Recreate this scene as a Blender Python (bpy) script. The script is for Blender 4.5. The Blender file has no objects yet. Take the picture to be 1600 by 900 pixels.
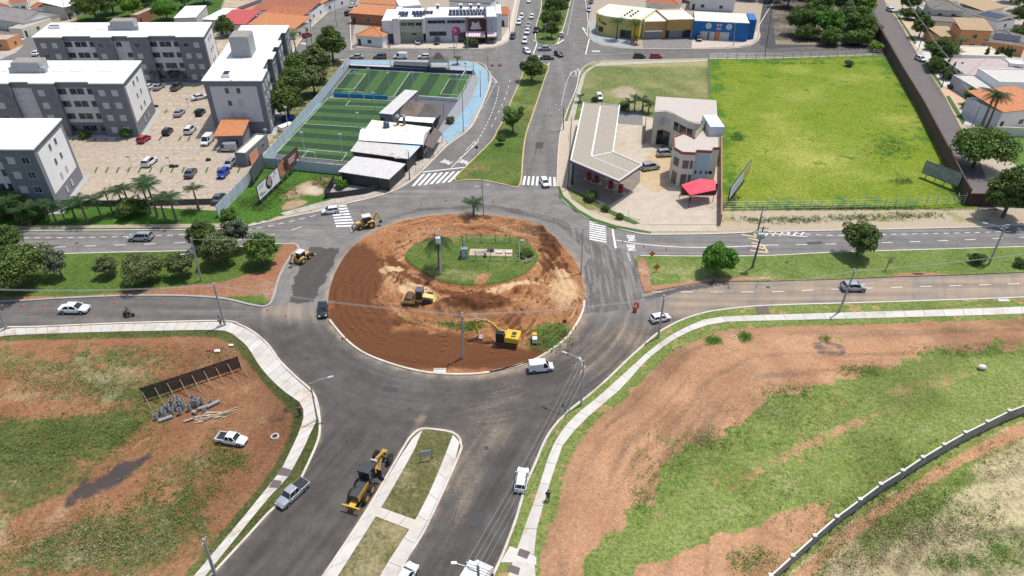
import bpy, bmesh, math, random
import numpy as np
from mathutils import Vector, Matrix
random.seed(7)
R = math.radians
SC = bpy.context.scene
COL = SC.collection
# ------------------------------------------------------------ camera, sky, sun
F, TH, CH = 1060.0, R(34.9), 64.0
cd = bpy.data.cameras.new('camera'); cam = bpy.data.objects.new('camera', cd); COL.objects.link(cam)
cam.location = (0, 0, CH); cam.rotation_euler = (R(90) - TH, 0, 0)
cd.sensor_width = 36; cd.lens = 36 * F / 1600; cd.clip_end = 6000; cd.clip_start = 0.5
SC.camera = cam
SUN_EL, SUN_AZ = R(70), R(38)      # direction towards the sun: right and away
w = bpy.data.worlds.new('World'); SC.world = w; w.use_nodes = True
nt = w.node_tree; bg = nt.nodes['Background']
sk = nt.nodes.new('ShaderNodeTexSky'); sk.sky_type = 'NISHITA'; sk.sun_disc = False
sk.sun_elevation = SUN_EL; sk.sun_rotation = R(90) - SUN_AZ
sk.air_density = 1.0; sk.dust_density = 2.0
nt.links.new(sk.outputs[0], bg.inputs[0]); bg.inputs[1].default_value = 0.15
sl = bpy.data.lights.new('sun', 'SUN'); so = bpy.data.objects.new('sun', sl); COL.objects.link(so)
sl.energy = 3.7; sl.angle = R(0.6); sl.color = (1.0, 0.965, 0.91)
sd = Vector((math.cos(SUN_EL) * math.cos(SUN_AZ), math.cos(SUN_EL) * math.sin(SUN_AZ), math.sin(SUN_EL)))
so.rotation_euler = sd.to_track_quat('Z', 'Y').to_euler(); so.location = (60, 30, 120)
SC.view_settings.view_transform = 'Standard'; SC.view_settings.look = 'None'
SC.view_settings.gamma = 1; SC.view_settings.exposure = 0.12
ct, st = math.cos(TH), math.sin(TH)
def P(px, py, z=0.0):
    "photo pixel -> point of the place at height z"
    u = (px - 800) / F; v = (py - 450) / F
    d = Vector((u, ct - v * st, -st - v * ct))
    t = (z - CH) / d.z
    return Vector((d.x * t, d.y * t, z))
def topix(x, y, z=0.0):
    Z = y * ct + (CH - z) * st; v = (CH - z) * ct - y * st
    return 800 + F * x / Z, 450 + F * v / Z
def mpp(px, py, z=0):      # metres per pixel across
    return (P(px + 1, py, z) - P(px, py, z)).length
# ------------------------------------------------------------ tagging
def tag(o, label=None, cat=None, group=None, kind=None):
    if label: o['label'] = label
    if cat: o['category'] = cat
    if group: o['group'] = group
    if kind: o['kind'] = kind
    return o
def thing(name, label, cat, loc=(0, 0, 0), rz=0, group=None, scale=None):
    o = bpy.data.objects.new(name, None); COL.objects.link(o)
    o.empty_display_size = .5
    o.location = loc; o.rotation_euler = (0, 0, rz)
    if scale: o.scale = (scale, scale, scale) if not hasattr(scale, '__len__') else scale
    return tag(o, label, cat, group)
def kids(o):
    return KID.get(o, [])
KID = {}
def link(o, parent):
    COL.objects.link(o)
    if parent is not None:
        o.parent = parent; KID.setdefault(parent, []).append(o)
def dup(src, loc, rz, label, group=None, scale=None, cat=None):
    r = src.copy(); COL.objects.link(r); r.location = loc; r.rotation_euler = (0, 0, rz)
    if scale is not None: r.scale = (scale, scale, scale) if not hasattr(scale, '__len__') else scale
    r['label'] = label
    if group: r['group'] = group
    def rec(a, b):
        for ch in kids(a):
            c = ch.copy(); link(c, b); rec(ch, c)
    rec(src, r)
    return r
ORD = ['first', 'second', 'third', 'fourth', 'fifth', 'sixth', 'seventh', 'eighth', 'ninth', 'tenth', 'eleventh', 'twelfth',
       'thirteenth', 'fourteenth', 'fifteenth', 'sixteenth', 'seventeenth', 'eighteenth', 'nineteenth', 'twentieth', 'twenty-first',
       'twenty-second', 'twenty-third', 'twenty-fourth', 'twenty-fifth', 'twenty-sixth', 'twenty-seventh', 'twenty-eighth',
       'twenty-ninth', 'thirtieth', 'thirty-first', 'thirty-second', 'thirty-third', 'thirty-fourth', 'thirty-fifth', 'thirty-sixth']
# ------------------------------------------------------------ mesh builder
class MB:
    def __init__(s): s.v = []; s.f = []; s.m = []; s.T = Matrix.Identity(4)
    def add(s, vs, fs, m=0):
        b = len(s.v); s.v += [tuple(s.T @ Vector(p)) for p in vs]
        s.f += [tuple(b + i for i in f) for f in fs]; s.m += [m] * len(fs); return s
    def box(s, x0, x1, y0, y1, z0, z1, m=0, top=None):
        return s.add([(x0, y0, z0), (x1, y0, z0), (x1, y1, z0), (x0, y1, z0), (x0, y0, z1), (x1, y0, z1), (x1, y1, z1), (x0, y1, z1)],
                     [(3, 2, 1, 0), (4, 5, 6, 7), (0, 1, 5, 4), (1, 2, 6, 5), (2, 3, 7, 6), (3, 0, 4, 7)], m)
    def cbox(s, c, d, m=0, rot=None):
        M0 = s.T
        s.T = M0 @ Matrix.Translation(c) @ (rot.to_4x4() if rot else Matrix.Identity(4))
        s.box(-d[0] / 2, d[0] / 2, -d[1] / 2, d[1] / 2, -d[2] / 2, d[2] / 2, m); s.T = M0; return s
    def beam(s, a, b, wd, h, m=0):
        a = Vector(a); b = Vector(b); d = b - a; L = d.length
        if L < 1e-6: return s
        q = d.to_track_quat('X', 'Z').to_matrix()
        return s.cbox((a + b) / 2, (L, wd, h), m, q)
    def prism(s, poly, z0, z1, m=0, mt=None):
        n = len(poly); A = sum(poly[i][0] * poly[(i + 1) % n][1] - poly[(i + 1) % n][0] * poly[i][1] for i in range(n))
        if A < 0: poly = list(poly)[::-1]
        vs = [(p[0], p[1], z0) for p in poly] + [(p[0], p[1], z1) for p in poly]
        s.add(vs, [(i, (i + 1) % n, n + (i + 1) % n, n + i) for i in range(n)], m)
        s.add(vs[n:], [tuple(range(n))], m if mt is None else mt); s.add(vs[:n], [tuple(range(n))[::-1]], m); return s
    def tube(s, pts, r, n=8, m=0, cap=True):
        pts = [Vector(p) for p in pts]; k = len(pts)
        rs = r if hasattr(r, '__len__') else [r] * k
        vs = []; up = Vector((0, 0, 1))
        for i, p in enumerate(pts):
            d = (pts[min(i + 1, k - 1)] - pts[max(i - 1, 0)]).normalized()
            a = d.cross(up) if abs(d.z) < .95 else d.cross(Vector((0, 1, 0)))
            a.normalize(); b = d.cross(a)
            for j in range(n):
                t = 2 * math.pi * j / n; vs.append(p + (a * math.cos(t) + b * math.sin(t)) * rs[i])
        fs = [(i * n + j, (i + 1) * n + j, (i + 1) * n + (j + 1) % n, i * n + (j + 1) % n) for i in range(k - 1) for j in range(n)]
        if cap: fs += [tuple(range(n)), tuple((k - 1) * n + j for j in range(n))[::-1]]
        return s.add(vs, fs, m)
    def cyl(s, a, b, r0, r1=None, n=14, m=0): return s.tube([a, b], [r0, r0 if r1 is None else r1], n, m)
    def loft(s, secs, m=0, close=True, cap=True):
        n = len(secs[0]); vs = [p for q in secs for p in q]
        fs = [(i * n + j, i * n + (j + 1) % n, (i + 1) * n + (j + 1) % n, (i + 1) * n + j) for i in range(len(secs) - 1) for j in range(n if close else n - 1)]
        if cap: fs += [tuple(range(n))[::-1], tuple((len(secs) - 1) * n + j for j in range(n))]
        return s.add(vs, fs, m)
    def ball(s, c, r, n=10, m=0, sq=(1, 1, 1)):
        secs = []
        for i in range(1, n // 2 + 1):
            ph = math.pi * i / (n // 2 + 1)
            secs.append([(c[0] + r * sq[0] * math.sin(ph) * math.cos(2 * math.pi * j / n), c[1] + r * sq[1] * math.sin(ph) * math.sin(2 * math.pi * j / n), c[2] + r * sq[2] * math.cos(ph)) for j in range(n)])
        return s.loft(secs, m)
    def build(s, name, mats, parent=None, smooth=False, bevel=0, kind=None):
        me = bpy.data.meshes.new(name); me.from_pydata(s.v, [], s.f); me.update()
        if not isinstance(mats, (list, tuple)): mats = [mats]
        for q in mats: me.materials.append(q)
        if len(mats) > 1: me.polygons.foreach_set('material_index', s.m)
        bm = bmesh.new(); bm.from_mesh(me); bmesh.ops.recalc_face_normals(bm, faces=bm.faces); bm.to_mesh(me); bm.free()
        if smooth: me.polygons.foreach_set('use_smooth', [True] * len(me.polygons))
        o = bpy.data.objects.new(name, me); link(o, parent)
        if bevel:
            b = o.modifiers.new('bevel', 'BEVEL'); b.width = bevel; b.segments = 2; b.limit_method = 'ANGLE'
        if kind: o['kind'] = kind
        return o
# ------------------------------------------------------------ materials
def newmat(name):
    m = bpy.data.materials.new(name); m.use_nodes = True; n = m.node_tree
    return m, n, n.nodes['Principled BSDF']
def nz(n, scale, detail=4, rough=.6, vec=None, w=None):
    t = n.nodes.new('ShaderNodeTexNoise'); t.inputs['Scale'].default_value = scale
    t.inputs['Detail'].default_value = detail; t.inputs['Roughness'].default_value = rough
    if vec is not None: n.links.new(vec, t.inputs['Vector'])
    return t.outputs['Fac']
def mixc(n, fac, a, b, mode='MIX'):
    x = n.nodes.new('ShaderNodeMix'); x.data_type = 'RGBA'; x.blend_type = mode
    for i, s in ((0, fac), (6, a), (7, b)):
        if isinstance(s, (int, float)): x.inputs[i].default_value = s
        elif isinstance(s, (tuple, list)): x.inputs[i].default_value = (s[0], s[1], s[2], 1)
        else: n.links.new(s, x.inputs[i])
    return x.outputs[2]
def mth(n, op, a, b=0.0, clamp=False):
    x = n.nodes.new('ShaderNodeMath'); x.operation = op; x.use_clamp = clamp
    for i, s in ((0, a), (1, b)):
        if isinstance(s, (int, float)): x.inputs[i].default_value = s
        else: n.links.new(s, x.inputs[i])
    return x.outputs[0]
def sstep(n, v, a, b):
    x = n.nodes.new('ShaderNodeMapRange'); x.interpolation_type = 'SMOOTHSTEP'
    n.links.new(v, x.inputs[0]); x.inputs[1].default_value = a; x.inputs[2].default_value = b
    return x.outputs[0]
def coords(n, world=True):
    if world:
        return n.nodes.new('ShaderNodeNewGeometry').outputs['Position']
    return n.nodes.new('ShaderNodeTexCoord').outputs['Object']
def bump(n, bs, h, strength=.3, dist=.05):
    b = n.nodes.new('ShaderNodeBump'); b.inputs['Strength'].default_value = strength; b.inputs['Distance'].default_value = dist
    n.links.new(h, b.inputs['Height']); n.links.new(b.outputs[0], bs.inputs['Normal'])
MC = {}
def M(name, c, rough=.7, var=.15, sc=1.5, metal=0.0, dirt=None, spec=None, world=True, coat=0, bmp=0):
    "plain procedural material: two scales of noise round a base colour, optional stain colour"
    if name in MC: return MC[name]
    m, n, bs = newmat(name)
    v = coords(n, world)
    a = nz(n, sc, 5, .65, v); b = nz(n, sc * 9, 3, .6, v)
    f = mth(n, 'ADD', mth(n, 'MULTIPLY', a, .65), mth(n, 'MULTIPLY', b, .35))
    f = sstep(n, f, .3, .7)
    col = mixc(n, f, tuple(x * (1 - var) for x in c), tuple(min(1, x * (1 + var * .8)) for x in c))
    if dirt:
        d = sstep(n, nz(n, sc * .35, 7, .7, v), .5, .72)
        col = mixc(n, mth(n, 'MULTIPLY', d, dirt[1]), col, dirt[0])
    n.links.new(col, bs.inputs['Base Color']); bs.inputs['Roughness'].default_value = rough
    bs.inputs['Metallic'].default_value = metal
    if coat: bs.inputs['Coat Weight'].default_value = coat
    if bmp: bump(n, bs, b, bmp, .03)
    MC[name] = m; return m
def ribmat(name, c, axis='X', period=.3, rough=.5, var=.12, dirt=None, world=False, strength=.6):
    "corrugated or tiled sheet: ridges along the object's own axis"
    if name in MC: return MC[name]
    m, n, bs = newmat(name); v = coords(n, world)
    wv = n.nodes.new('ShaderNodeTexWave'); wv.bands_direction = axis; wv.inputs['Scale'].default_value = 1 / period / 3.18
    n.links.new(v, wv.inputs['Vector'])
    a = nz(n, .6, 6, .7, v); b = nz(n, 6, 3, .6, v)
    f = sstep(n, mth(n, 'ADD', mth(n, 'MULTIPLY', a, .55), mth(n, 'MULTIPLY', b, .45)), .3, .7)
    col = mixc(n, f, tuple(x * (1 - var) for x in c), tuple(min(1, x * (1 + var)) for x in c))
    if dirt:
        d = sstep(n, nz(n, .5, 8, .75, v), .48, .7); col = mixc(n, mth(n, 'MULTIPLY', d, dirt[1]), col, dirt[0])
    n.links.new(col, bs.inputs['Base Color']); bs.inputs['Roughness'].default_value = rough
    bump(n, bs, wv.outputs['Fac'], strength, .06)
    MC[name] = m; return m
def tilemat(name, c, c2, axis='X'):
    if name in MC: return MC[name]
    m, n, bs = newmat(name); v = coords(n, False)
    wv = n.nodes.new('ShaderNodeTexWave'); wv.bands_direction = axis; wv.inputs['Scale'].default_value = 1.2
    n.links.new(v, wv.inputs['Vector'])
    a = nz(n, 1.2, 8, .75, v); b = nz(n, 12, 2, .6, v)
    col = mixc(n, sstep(n, a, .35, .68), c, c2)
    col = mixc(n, sstep(n, b, .3, .75), mixc(n, 1.0, col, (.72, .7, .7), 'MULTIPLY'), col)
    n.links.new(col, bs.inputs['Base Color']); bs.inputs['Roughness'].default_value = .85
    bump(n, bs, wv.outputs['Fac'], .8, .06); MC[name] = m; return m
def glassmat(name='window_glass', c=(.02, .025, .03), rough=.08):
    if name in MC: return MC[name]
    m, n, bs = newmat(name)
    col = mixc(n, sstep(n, nz(n, .9, 2, .5, coords(n)), .4, .65), c, tuple(x * 2.6 for x in c))
    n.links.new(col, bs.inputs['Base Color']); bs.inputs['Roughness'].default_value = rough
    MC[name] = m; return m
def terrain(name, gA, gB, dry, dA, dB, sand, dark, sc=.9, gsc=1.0, bmp=.6, dn=1.1, dtx=.7):
    "ground cover: the mesh carries how much grass (r), dryness (g), dark soil (b) there is; noise breaks it up"
    if name in MC: return MC[name]
    m, n, bs = newmat(name); v = coords(n)
    at = n.nodes.new('ShaderNodeAttribute'); at.attribute_name = 'cover'
    sp = n.nodes.new('ShaderNodeSeparateColor'); n.links.new(at.outputs['Color'], sp.inputs[0])
    r_, g_, b_ = sp.outputs
    n1 = nz(n, sc, 9, .72, v); n2 = nz(n, .16, 5, .6, v); n3 = nz(n, 3.2, 6, .7, v); n4 = nz(n, 9, 4, .7, v)
    n5 = nz(n, 16, 2, .6, v); n6 = nz(n, 2.1, 7, .78, v); tx = mixc(n, sstep(n, n6, .36, .62), (.66, .68, .66), (1.22, 1.2, 1.18))
    fine = mth(n, 'ADD', mth(n, 'MULTIPLY', mth(n, 'SUBTRACT', n1, .5), 1.3), mth(n, 'MULTIPLY', mth(n, 'SUBTRACT', n4, .5), .9))
    g = sstep(n, mth(n, 'ADD', r_, fine), .28, .72)
    mixn = mth(n, 'ADD', mth(n, 'MULTIPLY', n2, .45), mth(n, 'MULTIPLY', n3, .55))
    gc = mixc(n, sstep(n, mixn, .36, .64), gA, gB)
    gc = mixc(n, sstep(n, n4, .34, .58), mixc(n, 1.0, gc, (.5, .56, .5), 'MULTIPLY'), gc)
    gc = mixc(n, sstep(n, n5, .35, .65), mixc(n, 1.0, gc, (.72, .74, .7), 'MULTIPLY'), mixc(n, 1.0, gc, (1.18, 1.16, 1.2), 'MULTIPLY'))
    dr = sstep(n, mth(n, 'ADD', g_, mth(n, 'ADD', mth(n, 'MULTIPLY', mth(n, 'SUBTRACT', n3, .5), 1.0), mth(n, 'MULTIPLY', mth(n, 'SUBTRACT', n5, .5), .7))), .3, .85)
    gc = mixc(n, 1.0, mixc(n, dr, gc, dry), tx, 'MULTIPLY')
    dc = mixc(n, sstep(n, mixn, .38, .62), dA, dB)
    dc = mixc(n, sstep(n, n4, .35, .65), mixc(n, 1.0, dc, (.74, .72, .70), 'MULTIPLY'), dc)
    dc = mixc(n, sstep(n, n5, .38, .62), mixc(n, 1.0, dc, (.84, .84, .84), 'MULTIPLY'), mixc(n, 1.0, dc, (1.08, 1.08, 1.08), 'MULTIPLY'))
    dc = mixc(n, dtx, dc, tx, 'MULTIPLY')
    dc = mixc(n, dr, dc, sand)
    col = mixc(n, g, dc, gc)
    dk = sstep(n, mth(n, 'ADD', b_, mth(n, 'MULTIPLY', mth(n, 'SUBTRACT', n1, .5), dn)), .32, .72)
    col = mixc(n, mth(n, 'MULTIPLY', dk, .92), col, dark)
    tn = mth(n, 'ADD', mth(n, 'MULTIPLY', at.outputs['Alpha'], .6), .4); tc = n.nodes.new('ShaderNodeCombineColor'); [n.links.new(tn, tc.inputs[k]) for k in range(3)]; col = mixc(n, 1.0, col, tc.outputs[0], 'MULTIPLY')
    n.links.new(col, bs.inputs['Base Color']); bs.inputs['Roughness'].default_value = .95; bs.inputs['Specular IOR Level'].default_value = .15
    bump(n, bs, mth(n, 'ADD', mth(n, 'MULTIPLY', n3, .6), mth(n, 'MULTIPLY', n4, .4)), bmp, .12)
    MC[name] = m; return m
def asphaltmat():
    m, n, bs = newmat('asphalt'); v = coords(n)
    at = n.nodes.new('ShaderNodeAttribute'); at.attribute_name = 'cover'
    sp = n.nodes.new('ShaderNodeSeparateColor'); n.links.new(at.outputs['Color'], sp.inputs[0])
    r_, g_, b_ = sp.outputs; a_ = at.outputs['Alpha']
    n1 = nz(n, .35, 8, .7, v); n2 = nz(n, 2.5, 6, .7, v); n3 = nz(n, 14, 2, .6, v)
    old = mixc(n, sstep(n, n1, .35, .65), (.148, .142, .136), (.19, .183, .174))
    new = mixc(n, sstep(n, n1, .35, .65), (.064, .059, .054), (.092, .085, .077))
    col = mixc(n, g_, old, new)
    col = mixc(n, sstep(n, mth(n, 'ADD', r_, mth(n, 'MULTIPLY', mth(n, 'SUBTRACT', n2, .5), .7)), .2, 1.0), col, (.31, .24, .175))
    col = mixc(n, sstep(n, mth(n, 'ADD', a_, mth(n, 'MULTIPLY', mth(n, 'SUBTRACT', n2, .5), .6)), .3, .75), col, (.066, .058, .055))
    sk_ = mth(n, 'ADD', mth(n, 'MULTIPLY', b_, 1.0), mth(n, 'MULTIPLY', mth(n, 'SUBTRACT', n3, .5), .25))
    col = mixc(n, 1.0, col, mixc(n, sk_, (.62, .61, .6), (1.5, 1.46, 1.4)), 'MULTIPLY')
    n.links.new(col, bs.inputs['Base Color']); bs.inputs['Roughness'].default_value = .85; bs.inputs['Specular IOR Level'].default_value = .3
    bump(n, bs, n3, .25, .02); return m
# ------------------------------------------------------------ numpy noise, ground sheets
_rg = np.random.RandomState(3); _lat = _rg.rand(256, 256)
def vnoise(x, y):
    xi = np.floor(x).astype(int); yi = np.floor(y).astype(int); fx = x - xi; fy = y - yi
    fx = fx * fx * (3 - 2 * fx); fy = fy * fy * (3 - 2 * fy)
    g = lambda i, j: _lat[i % 256, j % 256]
    return (g(xi, yi) * (1 - fx) + g(xi + 1, yi) * fx) * (1 - fy) + (g(xi, yi + 1) * (1 - fx) + g(xi + 1, yi + 1) * fx) * fy
def fbm(x, y, o=4):
    s = 0; a = .5; t = 0
    for k in range(o): s = s + a * vnoise(x * 2 ** k + 17 * k, y * 2 ** k + 5 * k); t += a; a *= .5
    return s / t
def inside(px, py, poly):
    r = np.zeros(px.shape, bool); n = len(poly)
    for i in range(n):
        x0, y0 = poly[i][:2]; x1, y1 = poly[(i + 1) % n][:2]
        if y0 == y1: continue
        c = ((y0 > py) != (y1 > py)) & (px < (x1 - x0) * (py - y0) / (y1 - y0) + x0); r ^= c
    return r
def segd(x, y, pl, closed=False):
    "distance to, and nearest point on, a polyline"
    best = np.full(x.shape, 1e9); bx = x.copy(); by = y.copy(); n = len(pl)
    for i in range(n if closed else n - 1):
        ax, ay = pl[i][:2]; cx, cy = pl[(i + 1) % n][:2]; dx, dy = cx - ax, cy - ay; L = dx * dx + dy * dy + 1e-12
        t = np.clip(((x - ax) * dx + (y - ay) * dy) / L, 0, 1); qx = ax + t * dx; qy = ay + t * dy
        d = np.hypot(x - qx, y - qy); k = d < best; best[k] = d[k]; bx[k] = qx[k]; by[k] = qy[k]
    return best, bx, by
def sdist(px, py, poly, wob=0):
    d = segd(px, py, poly, True)[0]; return np.where(inside(px, py, poly), d, -d) + wob
def sst(v, a, b):
    t = np.clip((v - a) / (b - a), 0, 1); return t * t * (3 - 2 * t)
def blob(px, py, cx, cy, rx, ry, rot=0, soft=.5):
    c, s = math.cos(R(rot)), math.sin(R(rot)); dx = px - cx; dy = py - cy
    d = np.hypot((dx * c + dy * s) / rx, (-dx * s + dy * c) / ry)
    return 1 - sst(d, 1 - soft, 1 + soft)
def smooth(pts, closed=False, n=4):
    "Catmull-Rom through points"
    k = len(pts); out = []
    for i in range(k if closed else k - 1):
        g = (lambda j: Vector(pts[j % k][:2])) if closed else (lambda j: Vector(pts[min(max(j, 0), k - 1)][:2]))
        p0, p1, p2, p3 = g(i - 1), g(i), g(i + 1), g(i + 2)
        for q in range(n):
            t = q / n
            out.append(.5 * ((2 * p1) + (p2 - p0) * t + (2 * p0 - 5 * p1 + 4 * p2 - p3) * t * t + (3 * p1 - p0 - 3 * p2 + p3) * t ** 3))
    if not closed: out.append(Vector(pts[-1][:2]))
    return out
def W(pl, z=0): return [P(a, b, z) for a, b in pl]
def W2(pl): return [tuple(P(a, b)[:2]) for a, b in pl]
def sheet(name, poly, res, z, paint, mat, height=None, kind='structure', bbox=None, parent=None, exclude=None):
    "dense grid clipped to a world polygon, rim snapped to it, with a 'cover' attribute"
    if bbox is None:
        xs = [p[0] for p in poly]; ys = [p[1] for p in poly]; bbox = (min(xs) - res, max(xs) + res, min(ys) - res, max(ys) + res)
    nx = int((bbox[1] - bbox[0]) / res) + 2; ny = int((bbox[3] - bbox[2]) / res) + 2
    gx = bbox[0] + np.arange(nx) * res; gy = bbox[2] + np.arange(ny) * res
    X, Y = np.meshgrid(gx, gy, indexing='ij')
    if poly is not None: ins = inside(X[:-1, :-1] + res / 2, Y[:-1, :-1] + res / 2, poly)
    else: ins = np.ones((nx - 1, ny - 1), bool)
    if exclude: ins &= ~inside(X[:-1, :-1] + res / 2, Y[:-1, :-1] + res / 2, exclude)
    cnt = np.zeros((nx, ny), int)
    for a in (0, 1):
        for b in (0, 1): cnt[a:nx - 1 + a, b:ny - 1 + b] += ins
    use = cnt > 0; rim = use & (cnt < 4)
    x = X[use].copy(); y = Y[use].copy(); rm = rim[use]
    if poly is not None:
        d, qx, qy = segd(x[rm], y[rm], poly, True); k = d < res * 1.6
        xr = x[rm]; yr = y[rm]; xr[k] = qx[k]; yr[k] = qy[k]; x[rm] = xr; y[rm] = yr
    idx = -np.ones((nx, ny), int); idx[use] = np.arange(use.sum())
    q = np.stack([idx[:-1, :-1][ins], idx[1:, :-1][ins], idx[1:, 1:][ins], idx[:-1, 1:][ins]], 1)
    px, py = topix(x, y)
    zz = np.full(x.shape, float(z))
    if height is not None:
        hz = height(px, py, x, y); zz = zz + np.maximum(hz, -.07)
    me = bpy.data.meshes.new(name); me.vertices.add(len(x)); me.vertices.foreach_set('co', np.stack([x, y, zz], 1).ravel())
    me.loops.add(q.size); me.loops.foreach_set('vertex_index', q.ravel().astype(np.int32))
    me.polygons.add(len(q)); me.polygons.foreach_set('loop_start', (np.arange(len(q)) * 4).astype(np.int32))
    me.polygons.foreach_set('loop_total', np.full(len(q), 4, np.int32)); me.polygons.foreach_set('use_smooth', np.ones(len(q), bool))
    me.update(); me.validate()
    at = me.attributes.new('cover', 'FLOAT_COLOR', 'POINT')
    c = paint(px, py, x, y); c = [np.broadcast_to(np.asarray(k, float), x.shape) for k in c]
    at.data.foreach_set('color', np.stack(c, 1).astype(np.float32).ravel())
    me.materials.append(mat); o = bpy.data.objects.new(name, me); link(o, parent)
    if kind: o['kind'] = kind
    return o
def ribbon(name, pts, wd, z0, z1, mat, off=0, closed=False, parent=None, kind='structure', mb=None, m=0):
    "a strip of box section along a world polyline"
    pts = [Vector(p[:2]) for p in pts]; n = len(pts); L = []; Rr = []
    for i in range(n):
        a = pts[(i - 1) % n] if closed else pts[max(i - 1, 0)]; b = pts[(i + 1) % n] if closed else pts[min(i + 1, n - 1)]
        d = (b - a); d = d.normalized() if d.length > 1e-6 else Vector((1, 0)); nn = Vector((-d.y, d.x))
        L.append(pts[i] + nn * (off + wd / 2)); Rr.append(pts[i] + nn * (off - wd / 2))
    secs = [[(l.x, l.y, z0), (l.x, l.y, z1), (r.x, r.y, z1), (r.x, r.y, z0)] for l, r in zip(L, Rr)]
    if closed: secs.append(secs[0])
    own = mb is None; mb = mb or MB(); mb.loft(secs, m, True, not closed)
    return mb.build(name, mat, parent, kind=kind) if own else mb
def resample(pts, step):
    pts = [Vector(p[:2]) for p in pts]; out = [pts[0]]; acc = 0
    for a, b in zip(pts, pts[1:]):
        L = (b - a).length; t = step - acc
        while t < L: out.append(a + (b - a) * (t / L)); t += step
        acc = (acc + L) % step
    out.append(pts[-1]); return out
def resn(pts, n):
    pts = [Vector(p[:2]) for p in pts]; ls = [0]
    for a, b in zip(pts, pts[1:]): ls.append(ls[-1] + (b - a).length)
    out = []; j = 0
    for i in range(n + 1):
        t = ls[-1] * i / n
        while j < len(ls) - 2 and ls[j + 1] < t: j += 1
        out.append(pts[j] + (pts[j + 1] - pts[j]) * ((t - ls[j]) / max(ls[j + 1] - ls[j], 1e-9)))
    return out
def walk(name, A, B, z0, z1, mats, slab=1.6):
    "pavement of cast slabs between two edges, with dark joints"
    A = smooth(W2(A)); B = smooth(W2(B)); L = sum((a - b).length for a, b in zip(A, A[1:])); n = max(2, int(L / slab))
    a2 = resn(A, n); b2 = resn(B, n); mb = MB()
    for i in range(n):
        j = .03 / slab
        q = [a2[i].lerp(a2[i + 1], j), a2[i].lerp(a2[i + 1], 1 - j), b2[i].lerp(b2[i + 1], 1 - j), b2[i].lerp(b2[i + 1], j)]
        mb.prism([(p.x, p.y) for p in q], z0, z1, random.choice([0, 0, 1, 2]))
    poly = [(p.x, p.y) for p in a2] + [(p.x, p.y) for p in b2[::-1]]
    mb.prism(poly, z0, z1 - .02, 3)
    return mb.build(name, mats, kind='structure')
def flat(name, pl, z0, z1, mat, parent=None, kind='structure'):
    mb = MB(); mb.prism(W2(pl), z0, z1); return mb.build(name, mat, parent, kind=kind)
def text(s, size, mat, parent, loc, rot, sx=1.0, name='lettering', ext=.01, bold=.0):
    c = bpy.data.curves.new(name, 'FONT'); c.body = s; c.size = size; c.align_x = 'CENTER'; c.align_y = 'CENTER'; c.extrude = ext; c.offset = bold
    t = bpy.data.objects.new('tmp', c); COL.objects.link(t)
    me = bpy.data.meshes.new_from_object(t, depsgraph=bpy.context.evaluated_depsgraph_get())
    bpy.data.objects.remove(t); o = bpy.data.objects.new(name, me); me.materials.clear(); me.materials.append(mat)
    link(o, parent); o.location = loc; o.rotation_euler = rot; o.scale = (sx, 1, 1); return o
# ------------------------------------------------------------ shared materials
CONC = M('new_concrete', (.50, .47, .42), .85, .12, .8, dirt=((.36, .23, .15), .65))
CONC2 = M('new_concrete_light', (.54, .51, .46), .85, .10, .8, dirt=((.38, .28, .2), .6))
CONC3 = M('new_concrete_tan', (.52, .47, .40), .85, .12, .9, dirt=((.36, .22, .14), .5))
JOINT = M('joint', (.22, .20, .18), .9)
OLDC = M('old_concrete', (.40, .36, .31), .9, .2, .7, dirt=((.22, .19, .16), .6))
KERB = M('kerb_concrete', (.55, .50, .43), .9, .18, .6, dirt=((.36, .22, .15), .6))
KERBY = M('kerb_ochre', (.50, .36, .20), .9, .2, .6, dirt=((.25, .2, .16), .5))
PAINT = M('road_paint', (.74, .74, .72), .7, .12, 2.5, dirt=((.3, .29, .28), .45))
PAINTY = M('road_paint_yellow', (.66, .47, .22), .7, .15, 2.5, dirt=((.3, .27, .22), .5))
BLUEP = M('pale_blue_paving', (.22, .35, .42), .8, .2, .9, dirt=((.34, .38, .39), .8))
TANP = M('tan_block_paving', (.385, .315, .24), .9, .28, 1.6, dirt=((.22, .18, .15), .85))
WHITE = M('white_wall', (.76, .75, .72), .8, .05, .7, dirt=((.55, .53, .49), .4))
WROOF = M('white_roof', (.76, .75, .73), .8, .08, .8, dirt=((.46, .44, .41), .7))
GREYW = M('dark_grey_wall', (.185, .19, .205), .85, .1, .6, dirt=((.14, .14, .145), .6))
LGREY = M('light_grey_wall', (.46, .46, .45), .85, .06, .7, dirt=((.36, .35, .34), .5))
BLACK = M('black_plastic', (.02, .02, .021), .5, .2)
DARK = M('dark_metal', (.05, .05, .052), .5, .2, metal=.3)
STEEL = M('galvanised_steel', (.42, .43, .44), .45, .12, 3, metal=.5)
POLE = M('pole_concrete', (.36, .35, .33), .85, .15, 2)
POLED = M('pole_dark', (.13, .12, .11), .85, .2, 2)
GL = glassmat()
GLC = glassmat('car_glass', (.012, .014, .016), .05)
ASPH = asphaltmat()
T_LOT = terrain('lot_ground', (.06, .078, .022), (.15, .155, .05), (.30, .255, .14), (.245, .11, .055), (.36, .19, .10), (.38, .265, .16), (.055, .05, .05), dtx=.5)
T_SE = terrain('verge_ground', (.15, .20, .045), (.245, .285, .085), (.40, .34, .20), (.41, .22, .122), (.54, .315, .182), (.53, .37, .24), (.10, .09, .09), dtx=.4)
T_LUSH = terrain('lush_field_ground', (.15, .225, .016), (.24, .295, .032), (.33, .33, .075), (.3, .2, .1), (.3, .2, .1), (.4, .34, .2), (.06, .14, .014), sc=.5)
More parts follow.
